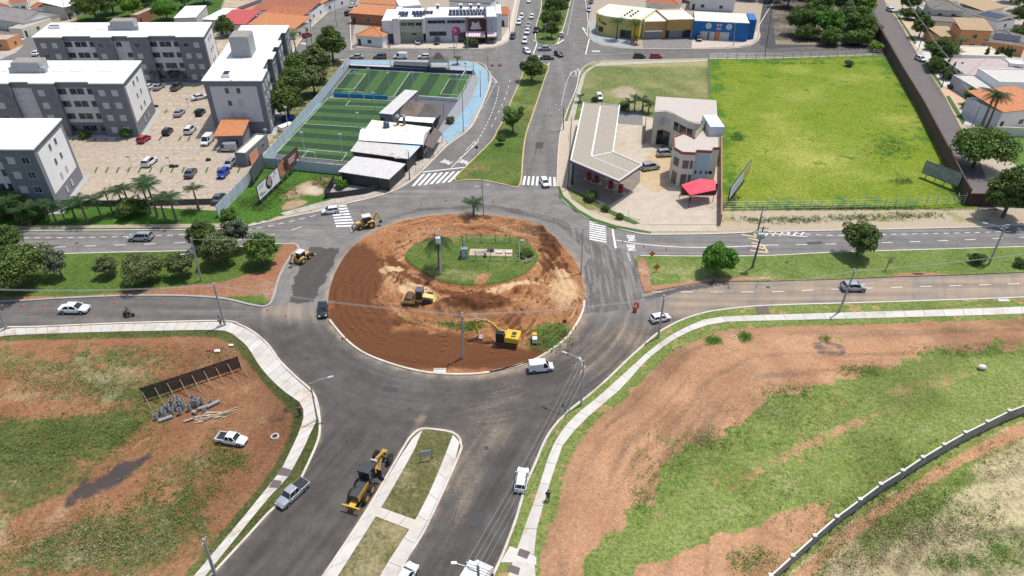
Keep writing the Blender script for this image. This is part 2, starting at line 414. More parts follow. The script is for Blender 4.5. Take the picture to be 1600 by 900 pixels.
T_MED = terrain('median_ground', (.07, .125, .022), (.14, .20, .045), (.24, .26, .09), (.30, .13, .07), (.38, .20, .12), (.42, .33, .22), (.04, .036, .034))
T_EM = terrain('east_median_ground', (.12, .18, .04), (.20, .26, .07), (.30, .29, .12), (.38, .18, .10), (.42, .24, .15), (.5, .4, .28), (.04, .036, .034))
T_DIRT = terrain('roundabout_earth', (.07, .13, .025), (.16, .20, .05), (.3, .28, .12), (.31, .135, .056), (.46, .235, .115), (.53, .36, .20), (.115, .045, .02), sc=.7, bmp=1.0, dn=.55)
T_NE = terrain('dry_plot_ground', (.10, .15, .035), (.18, .22, .065), (.31, .28, .13), (.36, .28, .19), (.42, .34, .24), (.42, .35, .25), (.05, .05, .05))
T_GEN = terrain('yard_ground', (.05, .09, .022), (.11, .15, .045), (.25, .23, .13), (.27, .20, .14), (.36, .28, .20), (.38, .32, .25), (.05, .05, .05))
# ------------------------------------------------------------ ground and roads
mb = MB(); mb.add([(-3000, -500, -.4), (3000, -500, -.4), (3000, 5000, -.4), (-3000, 5000, -.4)], [(0, 1, 2, 3)])
mb.build('ground', M('far_ground', (.16, .15, .09), .95, .3, .02), kind='structure')
NEAR = (-112.0, 112.0, 8.0, 128.0)
RC = P(716, 448)                       # centre of the roundabout
RB = [(515, 500), (513, 478), (516, 450), (530, 415), (556, 382), (600, 355), (650, 341), (720, 335), (790, 340), (840, 356), (880, 385), (903, 418), (913, 455), (911, 485), (900, 508), (880, 533), (830, 565), (765, 582), (700, 585), (640, 577), (575, 555), (540, 530)]
SW_OUT = [(-300, 533), (-60, 524), (0, 516), (12, 512), (60, 511), (150, 507), (240, 504), (350, 502), (375, 508), (397, 520), (419, 539), (437, 564), (462, 589), (487, 611), (496, 630), (499, 650), (500, 664), (497, 689), (475, 739), (459, 767), (422, 800), (390, 835), (325, 906), (270, 970), (225, 1030), (60, 1250)]
SE_OUT = [(1800, 455), (1600, 465), (1400, 472), (1200, 478), (1125, 485), (1090, 492), (1062, 502), (1037, 515), (1020, 527), (1000, 545), (982, 561), (950, 592), (918, 620), (893, 639), (868, 664), (852, 688), (837, 723), (821, 760), (809, 803), (790, 856), (768, 905), (745, 960), (720, 1030), (641, 1250)]
SM = [(643, 682), (658, 671), (683, 672), (705, 676), (716, 683), (720, 694), (717, 712), (667, 822), (633, 878), (600, 950), (575, 1010), (475, 1250), (248, 1250), (425, 1010), (465, 960), (506, 900), (574, 797), (630, 701)]
RBW = [tuple(p) for p in smooth(W2(RB + RB[:1]))]; KB1 = [tuple(p) for p in smooth(W2(SW_OUT[3:-2]), n=2)]; KB2 = [tuple(p) for p in smooth(W2(SE_OUT[1:-1]), n=2)]; KB3 = W2(SM)
def asph_paint(px, py, x, y):
    rr = np.hypot(x - RC.x, (y - RC.y)); th = np.arctan2(y - RC.y, x - RC.x)
    ring = (1 - sst(rr, 29, 36)) * sst(rr, 15, 20)
    s1 = fbm(rr * 2.0, th * 1.1, 3)                                   # tyre marks round the island
    s2 = fbm((x * .905 - y * .42) * 1.5, (x * .42 + y * .905) * .05, 4)    # marks along the south avenue
    s3 = fbm(y * 1.5, x * .04, 4)                                     # marks along the east-west roads
    south = sst(py, 560, 620)
    s = (.5 + .45 * (s1 - .5)) * ring + (1 - ring) * (s2 * south + s3 * (1 - south))
    s = .44 + (s - .5) * .95
    g = sst(py, 468, 530) * (1 - .35 * blob(px, py, 620, 560, 120, 60))
    g = np.maximum(g, .45 * sst(py, 440, 470) * (px < 420))
    g = g * (1 - .9 * sst(px, 1040, 1200))
    n = fbm(x * .25, y * .25, 4); n2 = fbm(x * .9, y * .9, 3)
    d = np.zeros_like(x)
    for b in [(455, 488, 70, 16, 5, .75), (400, 478, 60, 9, 6, .6), (560, 590, 110, 12, 25, .25), (1110, 470, 110, 20, -8, .75), (1000, 520, 70, 30, -25, .35), (880, 540, 60, 20, -30, .25),
              (760, 660, 45, 120, 28, .38), (725, 790, 14, 110, 25, .4), (690, 870, 10, 60, 28, .4), (1300, 455, 320, 26, -2, 1.0), (1540, 448, 260, 24, -3, 1.0), (460, 600, 40, 60, -30, .35), (930, 560, 60, 40, -40, .35), (620, 700, 30, 60, 30, .18),
              (640, 690, 8, 55, 27, .55), (600, 760, 6, 60, 27, .6), (380, 500, 80, 12, 12, .22), (150, 500, 160, 12, 0, .42), (250, 380, 260, 14, 0, .35), (640, 590, 160, 26, 5, .3)]:
        d = np.maximum(d, blob(px, py, *b[:5], .8) * b[5] * (.55 + .9 * n))
    g = np.maximum(g, .95 * sst(sdist(px, py, [(385, 498), (450, 498), (520, 530), (600, 572), (640, 620), (520, 660), (470, 580), (420, 530)], (n2 - .5) * 20), -6, 12))
    d = d + .3 * np.exp(-((rr - 27.5 - 3 * np.sin(th * 2)) / .35) ** 2) * n + .3 * np.exp(-((rr - 29.4 - 3 * np.sin(th * 2)) / .35) ** 2) * n
    d = d + .35 * np.clip(s1 - .52, 0, 1) * ring * sst(py, 440, 480)
    d = d * (.8 + .5 * (s1 * ring + s2 * (1 - ring) - .5))
    for pl_, am, wd_ in ((RBW, .75, 1.5), (KB1, .45, .8), (KB2, .45, .8), (KB3, .5, .8)):
        dd_ = segd(x, y, pl_)[0]; d = np.maximum(d, am * np.exp(-(dd_ / wd_) ** 1.5) * (.3 + 1.3 * n2))
    d = d + .3 * blob(px, py, 1000, 520, 140, 60, -20, .8) * n + .3 * blob(px, py, 740, 700, 70, 160, 25, .8) * n
    old_ring = blob(px, py, 480, 430, 50, 60, 0, .4) + blob(px, py, 950, 420, 60, 85, 0, .4)
    a = np.zeros_like(x)
    wob = (n2 - .5) * 8
    pt = inside(px + wob, py + wob * .6, [(488, 386), (532, 388), (514, 425), (490, 472), (452, 474), (456, 450), (470, 400)])
    a[pt] = .75
    # loose millings on the east side of the ring
    mil = inside(px + wob, py + wob * .6, [(906, 432), (922, 400), (870, 350), (770, 325), (660, 330), (600, 345), (600, 341), (660, 325), (770, 319), (880, 342), (930, 378), (990, 392), (1004, 460), (1000, 484), (905, 492), (912, 455)])
    st_ = fbm((px - 940) * .22 - (py - 400) * .05, py * .012, 3)
    st_ = fbm((px - 940) * .5 - (py - 400) * .12, py * .02, 4); a[mil] = np.where(px[mil] > 890, np.clip(.56 - 1.6 * np.clip(st_[mil] - .5, 0, 1), 0, .8), .36 + .3 * n[mil])
    s = s + .12 * np.clip(old_ring, 0, 1)
    wedge = inside(px, py, [(1003, 464), (1062, 449), (1115, 441), (1114, 449), (1060, 456), (1010, 472)]); a[wedge] = .6
    d = d * (1 - .8 * a)
    # worn grey band left of the island
    g = np.clip(g, 0, 1) * (1 - .6 * np.clip(blob(px, py, 470, 430, 45, 45, 0, .4), 0, 1))
    return np.clip(d, 0, 1), g, np.clip(s, 0, 1), a
sheet('asphalt_road', None, .3, 0, asph_paint, ASPH, bbox=NEAR)
def far_paint(px, py, x, y):
    n = fbm(x * .08, y * .08, 4); s = fbm(x * .6, y * .03, 3) * (px > 650) * (px < 900) + fbm(x * .05, y * .8, 3) * ((px <= 650) | (px >= 900))
    g = .12 + .4 * (n - .4) + .35 * blob(px, py, 1290, 50, 120, 60) + .25 * sst(px, 930, 1000)
    return .12 * n, np.clip(g, 0, 1), np.clip(.44 + (s - .5) * .6, 0, 1), 0
sheet('asphalt_road', None, 1.2, 0, far_paint, ASPH, bbox=(-250, 250, 128.0 - 2.4, 430), exclude=[(NEAR[0] + 2, 0), (NEAR[1] - 2, 0), (NEAR[1] - 2, 127.2), (NEAR[0] + 2, 127.2)])
# fix: far sheet sits a touch lower so the two never share a plane
bpy.data.objects['asphalt_road.001'].location.z = -.004
def kerb(pl, mat=KERB, wd=.28, closed=False, top=.15):
    ribbon('kerb', smooth(W2(pl), closed), wd, -.05, top, mat, closed=closed)
# --- south-west lot
def lot_poly(out, extra): return [tuple(p) for p in smooth(W2(out))] + W2(extra)
sw_poly = lot_poly(SW_OUT, [(-500, 1250), (-500, 700)])
def sw_paint(px, py, x, y):
    n = fbm(x * .12, y * .12, 5); n2 = fbm(x * .5 + 9, y * .5, 4)
    r = np.full(x.shape, .46) + .4 * (n2 - .5)
    for b in [(80, 590, 130, 28, 4, .42), (230, 560, 110, 18, 3, .35), (60, 690, 160, 55, -12, .95), (190, 655, 100, 55, -35, .85), (150, 600, 160, 24, 2, .65), (230, 830, 140, 60, -30, .75), (250, 610, 60, 30, -20, .5), (60, 760, 100, 55, -10, .85),
              (280, 770, 80, 50, -15, .55), (180, 830, 110, 50, -15, .62), (110, 860, 120, 40, -10, .65), (370, 720, 36, 18, 0, .6), (60, 575, 90, 14, 0, .7), (180, 600, 120, 14, -4, .7), (345, 700, 30, 30, 0, .35), (40, 600, 60, 30, 0, .4), (230, 880, 60, 30, 0, .5),
              (335, 770, 25, 30, 0, .4), (-60, 700, 120, 150, 0, .7)]:
        r = np.maximum(r, blob(px, py, *b[:5], .6) * b[5])
    for b in [(110, 638, 90, 12, -3, .8), (60, 642, 70, 14, 4, .7), (70, 815, 95, 22, -28, .9), (130, 790, 60, 12, -20, .8), (270, 680, 60, 22, -15, .8), (300, 640, 40, 20, -25, .6), (430, 700, 60, 140, 20, .55)]:
        r = r * (1 - blob(px, py, *b[:5], .5) * b[5])
    r = r * (1 - .85 * blob(px, py, 390, 610, 75, 70, 0, .6)) * (1 - .8 * blob(px, py, 400, 770, 40, 90, 25, .5)) * (1 - .8 * sst(535 - py, -12, 4))
    r = .85 * r + .6 * (n - .5) + .5 * (n2 - .5)
    g = .22 + .9 * (n2 - .5) + .22 * blob(px, py, 90, 600, 150, 35) + .18 * blob(px, py, 120, 840, 150, 60) - .35 * blob(px, py, 60, 690, 120, 50)
    b = np.zeros_like(x)
    wob = (n2 - .5) * 14
    b = .78 * sst(sdist(px, py, [(98, 785), (120, 756), (165, 738), (195, 722), (236, 706), (238, 722), (205, 742), (170, 766), (120, 790)], wob * 2.4), -14, 8)
    b = np.maximum(b, .8 * blob(px, py, 452, 641, 10, 6, 0, .3)); b = np.maximum(b, .5 * blob(px, py, 432, 655, 22, 10, -20, .5)); b = np.maximum(b, .35 * blob(px, py, 215, 720, 40, 14, -20, .5))
    strip, _, _ = segd(x, y, [tuple(p) for p in smooth(W2(SW_IN))])
    k = np.where(outer_side(x, y), 1., np.clip(1 - strip / .9, 0, 1))
    r = np.clip(r, 0, 1) * (1 - k) + .97 * k; g = g * (1 - k) + .1 * k; b = b * (1 - k)
    A = 1.12 - .4 * sst(fbm(x * .07 + 2, y * .07, 4), .4, .65) - .25 * blob(px, py, 440, 640, 40, 120, 0, .8) + .2 * (n2 - .5)
    return np.clip(r, 0, 1), np.clip(g, 0, 1), b, np.clip(A, 0, 1.3)
SW_IN = [(-300, 548), (-60, 536), (10, 530), (250, 525), (331, 524), (358, 532), (381, 551), (403, 579), (425, 607), (447, 628), (460, 642), (465, 655), (460, 680), (445, 712), (423, 746), (393, 784), (362, 823), (303, 893), (255, 950), (205, 1020), (28, 1250)]
_swp = [tuple(p) for p in smooth(W2(SW_IN))] + [tuple(p) for p in W2([(600, 1250), (600, 500), (-300, 420)])]
def outer_side(x, y): return inside(x, y, _swp)
sw = sheet('earth_lot', sw_poly, .35, .10, sw_paint, T_LOT, height=lambda px, py, x, y: .25 * (fbm(x * .15, y * .15, 3) - .5) * sst(segd(x, y, sw_poly, True)[0], 4, 9) + .05 * (fbm(x * 1.3, y * 1.3, 3) - .5) * sst(segd(x, y, sw_poly, True)[0], 4, 6))
kerb(SW_OUT)
walk('sidewalk', [(-80, 522), (0, 518), (12, 514), (60, 513), (150, 509), (240, 506), (350, 504), (373, 510), (395, 521), (418, 541), (436, 566), (460, 591), (485, 613), (495, 632), (497, 655), (487, 673), (478, 695), (465, 720), (456, 736), (447, 751), (428, 770), (406, 796), (372, 838), (322, 900), (280, 950), (228, 1020), (52, 1250)],
     [(-80, 535), (0, 528), (12, 525), (60, 523), (150, 520), (240, 518), (345, 517), (367, 526), (387, 543), (406, 573), (428, 598), (450, 617), (468, 629), (475, 645), (472, 664), (462, 689), (450, 714), (441, 732), (428, 751), (413, 769), (389, 799), (354, 841), (302, 903), (258, 955), (206, 1020), (30, 1250)], .0, .155, [CONC, CONC2, CONC3, JOINT])
# --- south-east lot
SE_IN = [(1800, 488), (1600, 496), (1350, 505), (1200, 509), (1125, 516), (1082, 531), (1050, 547), (1020, 572), (980, 615), (930, 654), (899, 692), (880, 729), (865, 794), (849, 838), (838, 866), (838, 905), (838, 1000), (812, 1250)]
se_poly = lot_poly(SE_OUT, [(1000, 1260), (1700, 1250), (2300, 800), (1900, 520)])
_sein = [tuple(p) for p in smooth(W2(SE_IN))] + W2([(600, 1250), (700, 400), (1800, 400)])
FENCE = [(1194, 898), (1228, 867), (1262, 836), (1296, 806), (1332, 779), (1364, 755), (1398, 734), (1429, 713), (1462, 693), (1495, 674), (1529, 657), (1563, 640), (1597, 627), (1634, 612), (1674, 597)]
def se_paint(px, py, x, y):
    n = fbm(x * .12, y * .12, 5); n2 = fbm(x * .5 + 3, y * .5, 4); n3 = fbm(x * .25, y * .25, 4)
    wob = (n2 - .5) * 26
    r = .02 + .5 * np.clip(n3 - .55, 0, 1) + 0 * x; ds_, qx_, qy_ = segd(x, y, _sein[:-3]); tk_ = fbm(ds_ * 1.1 + 1.5 * fbm(x * .1, y * .1), (qx_ + qy_) * .06, 4)
    sl_ = sst(sdist(px, py, [(1800, 520), (1600, 540), (1562, 540), (1500, 547), (1450, 552), (1402, 566), (1345, 583), (1262, 609), (1206, 628), (1175, 647), (1145, 673), (1100, 692), (1070, 700), (1042, 722), (1011, 769), (980, 807), (943, 847), (905, 900), (880, 960), (1000, 1000), (999, 884), (1100, 851), (1194, 817), (1277, 785), (1296, 790), (1300, 812), (1240, 870), (1300, 820), (1900, 560)], (n2 - .5) * 34 + (n3 - .5) * 20), -7, 7); lush = sl_ > .5
    r = r + sl_ * (.85 + .6 * (n3 - .5) + .3 * (n2 - .5) - r)
    r = np.where(lush, r - .5 * blob(px, py, 1330, 665, 90, 7, -24, .6) * n2 * 1.4 - .55 * blob(px, py, 1450, 600, 70, 10, -12, .6) * n2 - .35 * blob(px, py, 1200, 730, 60, 10, -30, .6), r)
    for b in [(1115, 533, 14, 7, .75), (1165, 528, 12, 8, .75), (1240, 560, 20, 5, .3), (1290, 530, 12, 4, .5), (1310, 532, 8, 4, .5), (1490, 515, 30, 5, .35), (1060, 690, 30, 10, .4), (1080, 650, 40, 8, .3), (1570, 508, 10, 4, .4), (1000, 690, 30, 10, .2)]:
        r = np.maximum(r, blob(px, py, *b[:4], 0, .5) * b[4])
    g = .22 + .5 * (n - .5) + .8 * (tk_ - .5)
    g = g + sl_ * (.16 + .9 * (n3 - .5) - g)
    low = inside(px, py, [(880, 1000), (999, 884), (1100, 851), (1194, 817), (1277, 785), (1320, 800), (1200, 920), (1100, 1000)]) & ~lush
    r = np.where(low & (sl_ < .05), .05 + .4 * blob(px, py, 1170, 870, 40, 22, -30, .5) * n2 * 2, r); g = np.where(low, .08, g)
    bx = [(a + 2, b + 21) for a, b in FENCE]
    bey = inside(px, py, bx + [(2200, 600), (2200, 1200), (1000, 1200), (1150, 960)])
    dd, _, _ = segd(px, py, bx)
    pr = .78 + .9 * (n - .5) + .4 * (n2 - .5); pr = pr + .4 * blob(px, py, 1440, 780, 120, 30, -40, .6) + .5 * blob(px, py, 1470, 880, 50, 18, -10, .6)
    path = np.exp(-((dd - 24) / 11) ** 2) ; pr = pr * (1 - path); pr = np.where(dd < 9, .7, pr)
    r = np.where(bey, pr, r); g = np.where(bey, np.clip(.9 - 1.1 * path - .75 * blob(px, py, 1440, 780, 120, 30, -40, .6) + 1.0 * (n2 - .5) + .5 * (n3 - .5) - .5 * blob(px, py, 1590, 860, 60, 30, -30, .6), 0, 1), g); g = np.where(bey & (dd < 9), .2, g)
    b = .75 * blob(px, py, 1297, 545, 30, 13, 8, .35) * (n2 * 1.6) + .22 * blob(px, py, 1075, 655, 60, 5, -30, .6)
    o = inside(x, y, _sein); n4 = fbm(x * .8, y * .8, 3)
    o = np.where(o, 1., np.clip(1 - segd(x, y, _sein[:-3])[0] / .9, 0, 1)); r = r * (1 - o) + o * (.97 - .5 * (n4 > .64)); g = g * (1 - o) + .2 * o; b = b * (1 - o)
    A = 1.14 - 2.2 * np.clip(tk_ - .5, 0, 1) * (~lush) - .5 * np.exp(-ds_ / 3.0) - .45 * sst(fbm(x * .09, y * .09 + 5, 4), .45, .7)
    A = A * (1 - o) + o
    return np.clip(r, 0, 1), np.clip(g, 0, 1), np.clip(b, 0, 1), np.clip(A, .2, 1.2)
sheet('earth_lot', se_poly, .35, .10, se_paint, T_SE, height=lambda px, py, x, y: (.35 * (fbm(x * .12, y * .12, 3) - .5) + .1 * (fbm(x * 1.1, y * 1.1, 3) - .5)) * sst(segd(x, y, se_poly, True)[0], 5, 9))
kerb(SE_OUT)
walk('sidewalk', [(1800, 468), (1600, 480), (1400, 487), (1200, 493), (1125, 496), (1098, 501), (1062, 517), (1037, 532), (1017, 547), (1000, 562), (967, 592), (936, 620), (908, 642), (883, 667), (865, 695), (852, 729), (840, 769), (824, 813), (809, 856), (793, 905), (765, 990), (700, 1250)],
     [(1800, 480), (1600, 491), (1400, 497), (1200, 502), (1132, 504), (1102, 510), (1070, 522), (1045, 537), (1025, 551), (1003, 571), (985, 592), (961, 617), (930, 642), (902, 669), (880, 695), (869, 726), (855, 769), (843, 813), (834, 850), (837, 905), (838, 990), (810, 1250)], .0, .155, [CONC, CONC2, CONC2, JOINT], 3.2)
flat('sidewalk', [(797, 855), (812, 860), (827, 866), (838, 872), (838, 884), (812, 880), (782, 880)], .0, .162, CONC2)
TACT = M('dark_paving', (.13, .10, .095), .9, .15, 2)
flat('dark_paving_panel', [(812, 858), (829, 864), (823, 875), (808, 869)], .0, .17, TACT)
flat('dark_paving_panel', [(797, 883), (813, 889), (810, 900), (793, 894)], .0, .17, TACT)
flat('dark_paving_panel', [(441, 731), (457, 736), (452, 746), (432, 743)], .0, .17, TACT)
flat('dark_paving_panel', [(428, 751), (441, 753), (437, 764), (420, 763)], .0, .17, TACT)
flat('dark_paving_panel', [(1180, 480), (1200, 479), (1202, 490), (1184, 491)], .0, .165, TACT)
# --- south median
smp = W2(SM)
def sm_paint(px, py, x, y):
    n = fbm(x * .4, y * .4, 4); return .95 - .25 * n + 0 * x, .5 + 1.0 * (n - .5) + .15 * sst(py, 780, 830) - .1, .5 * blob(px, py, 660, 700, 10, 10) * 0, 1
sheet('grass_median', [tuple(p) for p in smp], .4, .12, sm_paint, terrain('median_lawn', (.11, .11, .04), (.165, .155, .062), (.28, .235, .125), (.3, .2, .12), (.3, .2, .12), (.33, .26, .16), (.05, .05, .05)))
kerb(SM, KERB, closed=True)
walk('sidewalk', [(645, 686), (632, 704), (575, 799), (508, 901), (430, 1010), (253, 1250)], [(660, 673), (649, 701), (596, 794), (527, 903), (460, 1010), (310, 1250)], 0, .165, [CONC, CONC2, CONC, JOINT], 3)
walk('sidewalk', [(708, 680), (680, 751), (650, 812), (593, 902), (540, 1010), (422, 1250)], [(718, 692), (715, 712), (665, 821), (631, 880), (573, 1005), (471, 1250)], 0, .165, [CONC, CONC2, CONC2, JOINT], 3)
walk('sidewalk', [(586, 791), (661, 818)], [(574, 803), (649, 832)], 0, .17, [CONC3, CONC3, CONC3, JOINT], 2)
# --- roundabout
rbp = [tuple(p) for p in smooth(W2(RB), True)]
INN = [(634, 402), (650, 385), (690, 376), (760, 372), (815, 378), (838, 398), (838, 413), (818, 432), (780, 446), (745, 450), (700, 446), (660, 428), (640, 415)]
inp = [tuple(p) for p in smooth(W2(INN), True)]
def rb_common(px, py, x, y):
    rr = np.hypot(x - RC.x, y - RC.y); th = np.arctan2(y - RC.y, x - RC.x)
    return rr, th
def rb_h(px, py, x, y):
    rr, th = rb_common(px, py, x, y)
    e = sst(segd(x, y, rbp, True)[0], .2, 1.6); di = segd(x, y, inp, True)[0]; ii = inside(x, y, inp)
    h = .5 * (fbm(x * .35, y * .35, 4) - .45) + .3 * (fbm(x * 1.3, y * 1.3, 4) - .5)
    ruts = .3 * np.sin(rr * 2.6 + 2 * fbm(x * .2, y * .2)) * (fbm(rr * .5 + 7, th * 2) - .3)
    top = sst(450 - py, 30, 80); h = h + ruts * (.6 + .9 * top) + .5 * top * np.clip(fbm(x * .5 + 2, y * .5, 4) - .5, 0, 1) * 2
    tk = np.abs(np.sin(rr * 2.6 + 11 * fbm(x * .1, y * .1, 4) + .7 * th)); h = h + .34 * (tk ** .6 - .6) * (.35 + fbm(x * .2 + 3, y * .2, 3))
    for b in [(770, 486, 75, 12, 0, 1.7), (725, 482, 40, 10, -5, 1.3), (850, 466, 60, 10, 8, 1.2), (880, 400, 30, 22, 40, 1.2), (845, 362, 50, 12, 25, 1.2), (825, 350, 40, 10, 20, .8), (600, 440, 30, 10, 0, .3), (630, 505, 60, 4, 8, .25)]:
        h = h + blob(px, py, *b[:5], .9) * b[5] * (.6 + .8 * fbm(x * .9, y * .9, 3))
    h = h * e
    h = np.where(ii, .55 + .08 * (fbm(x * .8, y * .8, 3) - .5), np.where(di < 1.0, h * .3 - .05, np.where(di < 4.2, h + .45 * sst(di, 2.4, 3.6), h)))
    low = sst(py, 520, 540); h = h * (1 - .75 * low * (~ii))
    return h
def rb_paint(px, py, x, y):
    rr, th = rb_common(px, py, x, y); n = fbm(x * .5, y * .5, 4); n2 = fbm(x * .25 + 4, y * .25, 4); sw_ = fbm(rr * 1.6, th * 2.5, 4)
    ii = inside(x, y, inp)
    wx_ = fbm(x * .13 + 5, y * .13, 3) * 5; sw2 = fbm(rr * .9 + wx_, th * 4 + wx_ * .4, 5); g = .16 + .9 * (sw_ - .5) + .7 * (sw2 - .5)
    for b in [(648, 455, 26, 9, 10, 1.2), (668, 463, 16, 5, 20, 1.1), (612, 423, 24, 5, -5, .9), (885, 440, 24, 9, 40, 1.0), (800, 447, 30, 5, -12, 1.1), (620, 445, 35, 14, 20, .5), (790, 455, 60, 8, -10, .9), (880, 460, 30, 30, 0, .75), (700, 372, 120, 10, 5, .35), (800, 360, 70, 12, 10, .45), (860, 390, 25, 40, 0, .45),
              (650, 515, 30, 6, 15, .45), (672, 520, 14, 5, 15, .8), (770, 530, 50, 6, 0, .35), (640, 380, 60, 12, -25, .45), (700, 470, 60, 4, 4, .6), (830, 480, 80, 8, 0, .35)]:
        g = np.maximum(g, blob(px, py, *b[:5], .7) * b[5] * (.6 + .8 * n))
    b = .16 + .7 * (n2 - .5) + 1.1 * (fbm(rr * 1.1 + wx_ + 3, th * 3, 4) - .5) + .4 * (n - .5)
    trk = np.abs(np.sin(rr * 2.6 + 11 * fbm(x * .1, y * .1, 4) + .7 * th)); b = b + .34 * (1 - trk ** .5) * (fbm(x * .2 + 3, y * .2, 3) + .3)
    dl = segd(x, y, inp, True)[0]; b = b + .5 * np.exp(-((dl - 2.2) / .8) ** 2) * sst(py, 395, 420) + .25 * (fbm(x * .45 + wx_, y * .45 - wx_, 4) > .56)
    for q in [(552, 435, 48, 62, 0, .95), (560, 510, 62, 45, 0, .9), (640, 548, 130, 34, 0, .92), (765, 560, 100, 20, 0, .9), (745, 484, 62, 11, 0, 1.0), (690, 425, 90, 8, 18, .45), (860, 385, 26, 16, 45, .8), (830, 365, 20, 8, 20, .6), (600, 400, 40, 20, -20, .35), (650, 400, 40, 10, -30, .4), (850, 470, 40, 8, 10, .3)]:
        b = np.maximum(b, blob(px, py, *q[:5], .5) * (q[5] + .5 * (n - .5)))
    b = b - .12 * sst(400 - py, 0, 40); b = np.where(g > .6, b * .4, b); sp = sst(py, 490, 520) + sst(600 - px, 0, 50) * sst(py, 395, 420); g = g * (1 - .65 * np.clip(sp, 0, 1))
    r = np.zeros_like(x)
    for q in [(860, 530, 40, 28, -20, .75), (700, 510, 30, 5, 12, .6), (640, 500, 25, 4, 12, .55), (735, 512, 25, 8, 0, .7), (845, 545, 40, 16, 0, .55), (815, 515, 30, 6, 0, .4), (745, 376, 60, 5, 0, .5), (760, 338, 20, 3, 0, .5)]:
        r = np.maximum(r, blob(px, py, *q[:5], .5) * q[5] * (.7 + .7 * n))
    r = np.where(ii, .98 - .75 * blob(px, py, 754, 441, 14, 8, -35, .5) - .3 * blob(px, py, 700, 380, 40, 8), r)
    g = np.where(ii, .16 + .5 * (n - .5) + .35 * blob(px, py, 700, 435, 90, 10) + .3 * blob(px, py, 740, 375, 60, 5), g); b = np.where(ii, 0, b)
    return np.clip(r, 0, 1), np.clip(g, 0, 1), np.clip(b, 0, .85), 1
sheet('roundabout_island', rbp, .2, .10, rb_paint, T_DIRT, height=rb_h)
kerb(RB[-6:] + RB[:1], KERB, .3); kerb([(913, 470), (911, 485), (900, 508), (880, 533), (830, 565), (765, 582)], KERB, .35)
# --- north median
NM = [(710, 281), (732, 257), (767, 222), (778, 203), (790, 180), (800, 155), (812, 128), (818, 112), (822, 103), (852, 101), (857, 108), (853, 118), (835, 172), (822, 210), (817, 245), (812, 290), (790, 289), (760, 283), (735, 281)]
def gmed(dryness=.15):
    def f(px, py, x, y):
        n = fbm(x * .3, y * .3, 4); n2 = fbm(x * .12, y * .12 + 9, 4); return .95 - .5 * n * (n2 > .5), dryness + 1.5 * (n2 - .45), 0, 1
    return f
sheet('grass_median', W2(NM), .6, .12, gmed(.1), T_MED); kerb(NM, KERBY, .3, True)
NM2 = [(838, 66), (852, 70), (869, 69), (876, 55), (883, 35), (893, -5), (900, -40), (850, -40), (846, 10), (838, 40)]
sheet('grass_median', W2(NM2), .9, .12, gmed(.1), T_MED); kerb(NM2, KERB, .3, True)
# --- west median
WM = [(-250, 398), (0, 399), (37, 399), (175, 395), (295, 392), (400, 386), (440, 381), (457, 380), (466, 383), (466, 392), (455, 400), (437, 432), (427, 462), (418, 476), (400, 476), (350, 466), (300, 462), (250, 462), (175, 463), (85, 468), (0, 471), (-250, 474)]
def wm_paint(px, py, x, y):
    n = fbm(x * .4, y * .4, 4); d = blob(px, py, 345, 454, 95, 10, -5, .5) + blob(px, py, 400, 445, 34, 16, -10, .5) + blob(px, py, 425, 440, 8, 30, 12, .5) + blob(px, py, 260, 459, 110, 5, -2, .6) + blob(px, py, 448, 400, 14, 30, 30, .5) + .8 * blob(px, py, 100, 466, 120, 3)
    d = d + .8 * blob(px, py, 330, 454, 70, 7, -4, .5)
    return np.clip(1.05 - 1.1 * d - .15 * n, 0, 1), .12 + .7 * (n - .5) + .2 * blob(px, py, 430, 455, 20, 20), .35 * blob(px, py, 330, 458, 90, 6) * n, 1
sheet('grass_median', W2(WM), .4, .12, wm_paint, T_MED, height=lambda px, py, x, y: (.5 * blob(px, py, 395, 440, 50, 10, 0, .7) + .35 * blob(px, py, 300, 452, 60, 6, 0, .7)) * (.4 + fbm(x, y, 3)) * sst(segd(x, y, W2(WM), True)[0], .3, 1.5))
kerb([(-250, 474), (0, 471), (85, 467), (175, 463), (250, 462), (300, 463), (350, 467), (395, 477), (417, 478), (427, 465), (437, 432), (455, 400), (466, 390), (464, 383), (455, 381), (440, 382)], M('kerb_grey', (.33, .31, .29), .9, .15), .4)
kerb([(-250, 398), (0, 399), (175, 395), (295, 392), (440, 381)], KERB, .25)
# --- east median
EM = [(1000, 399), (1100, 400), (1200, 399), (1300, 394), (1400, 391), (1500, 388), (1600, 385), (1800, 378), (1800, 420), (1600, 426), (1500, 430), (1400, 433), (1300, 437), (1200, 440), (1115, 440), (1050, 450), (1007, 458), (1003, 448), (997, 422), (992, 406)]
def em_paint(px, py, x, y):
    n = fbm(x * .4, y * .4, 4); d = blob(px, py, 1006, 430, 9, 26, -8, .5) + .9 * blob(px, py, 1060, 450, 70, 7, -6, .5) + .7 * blob(px, py, 1150, 437, 70, 3, -2, .5) + .8 * blob(px, py, 1435, 430, 40, 4, 0, .5) + .6 * blob(px, py, 1300, 438, 300, 2, -2, .5)
    return np.clip(1.0 - 1.0 * d - .1 * n, 0, 1), .22 + .8 * (n - .5) + .25 * blob(px, py, 1100, 430, 150, 15), .8 * blob(px, py, 1435, 429, 14, 1.5), 1
sheet('grass_median', W2(EM), .4, .12, em_paint, T_EM)
kerb([(1000, 400), (1100, 401), (1200, 400), (1300, 395), (1400, 392), (1500, 389), (1600, 386), (1800, 379)], KERB, .25)
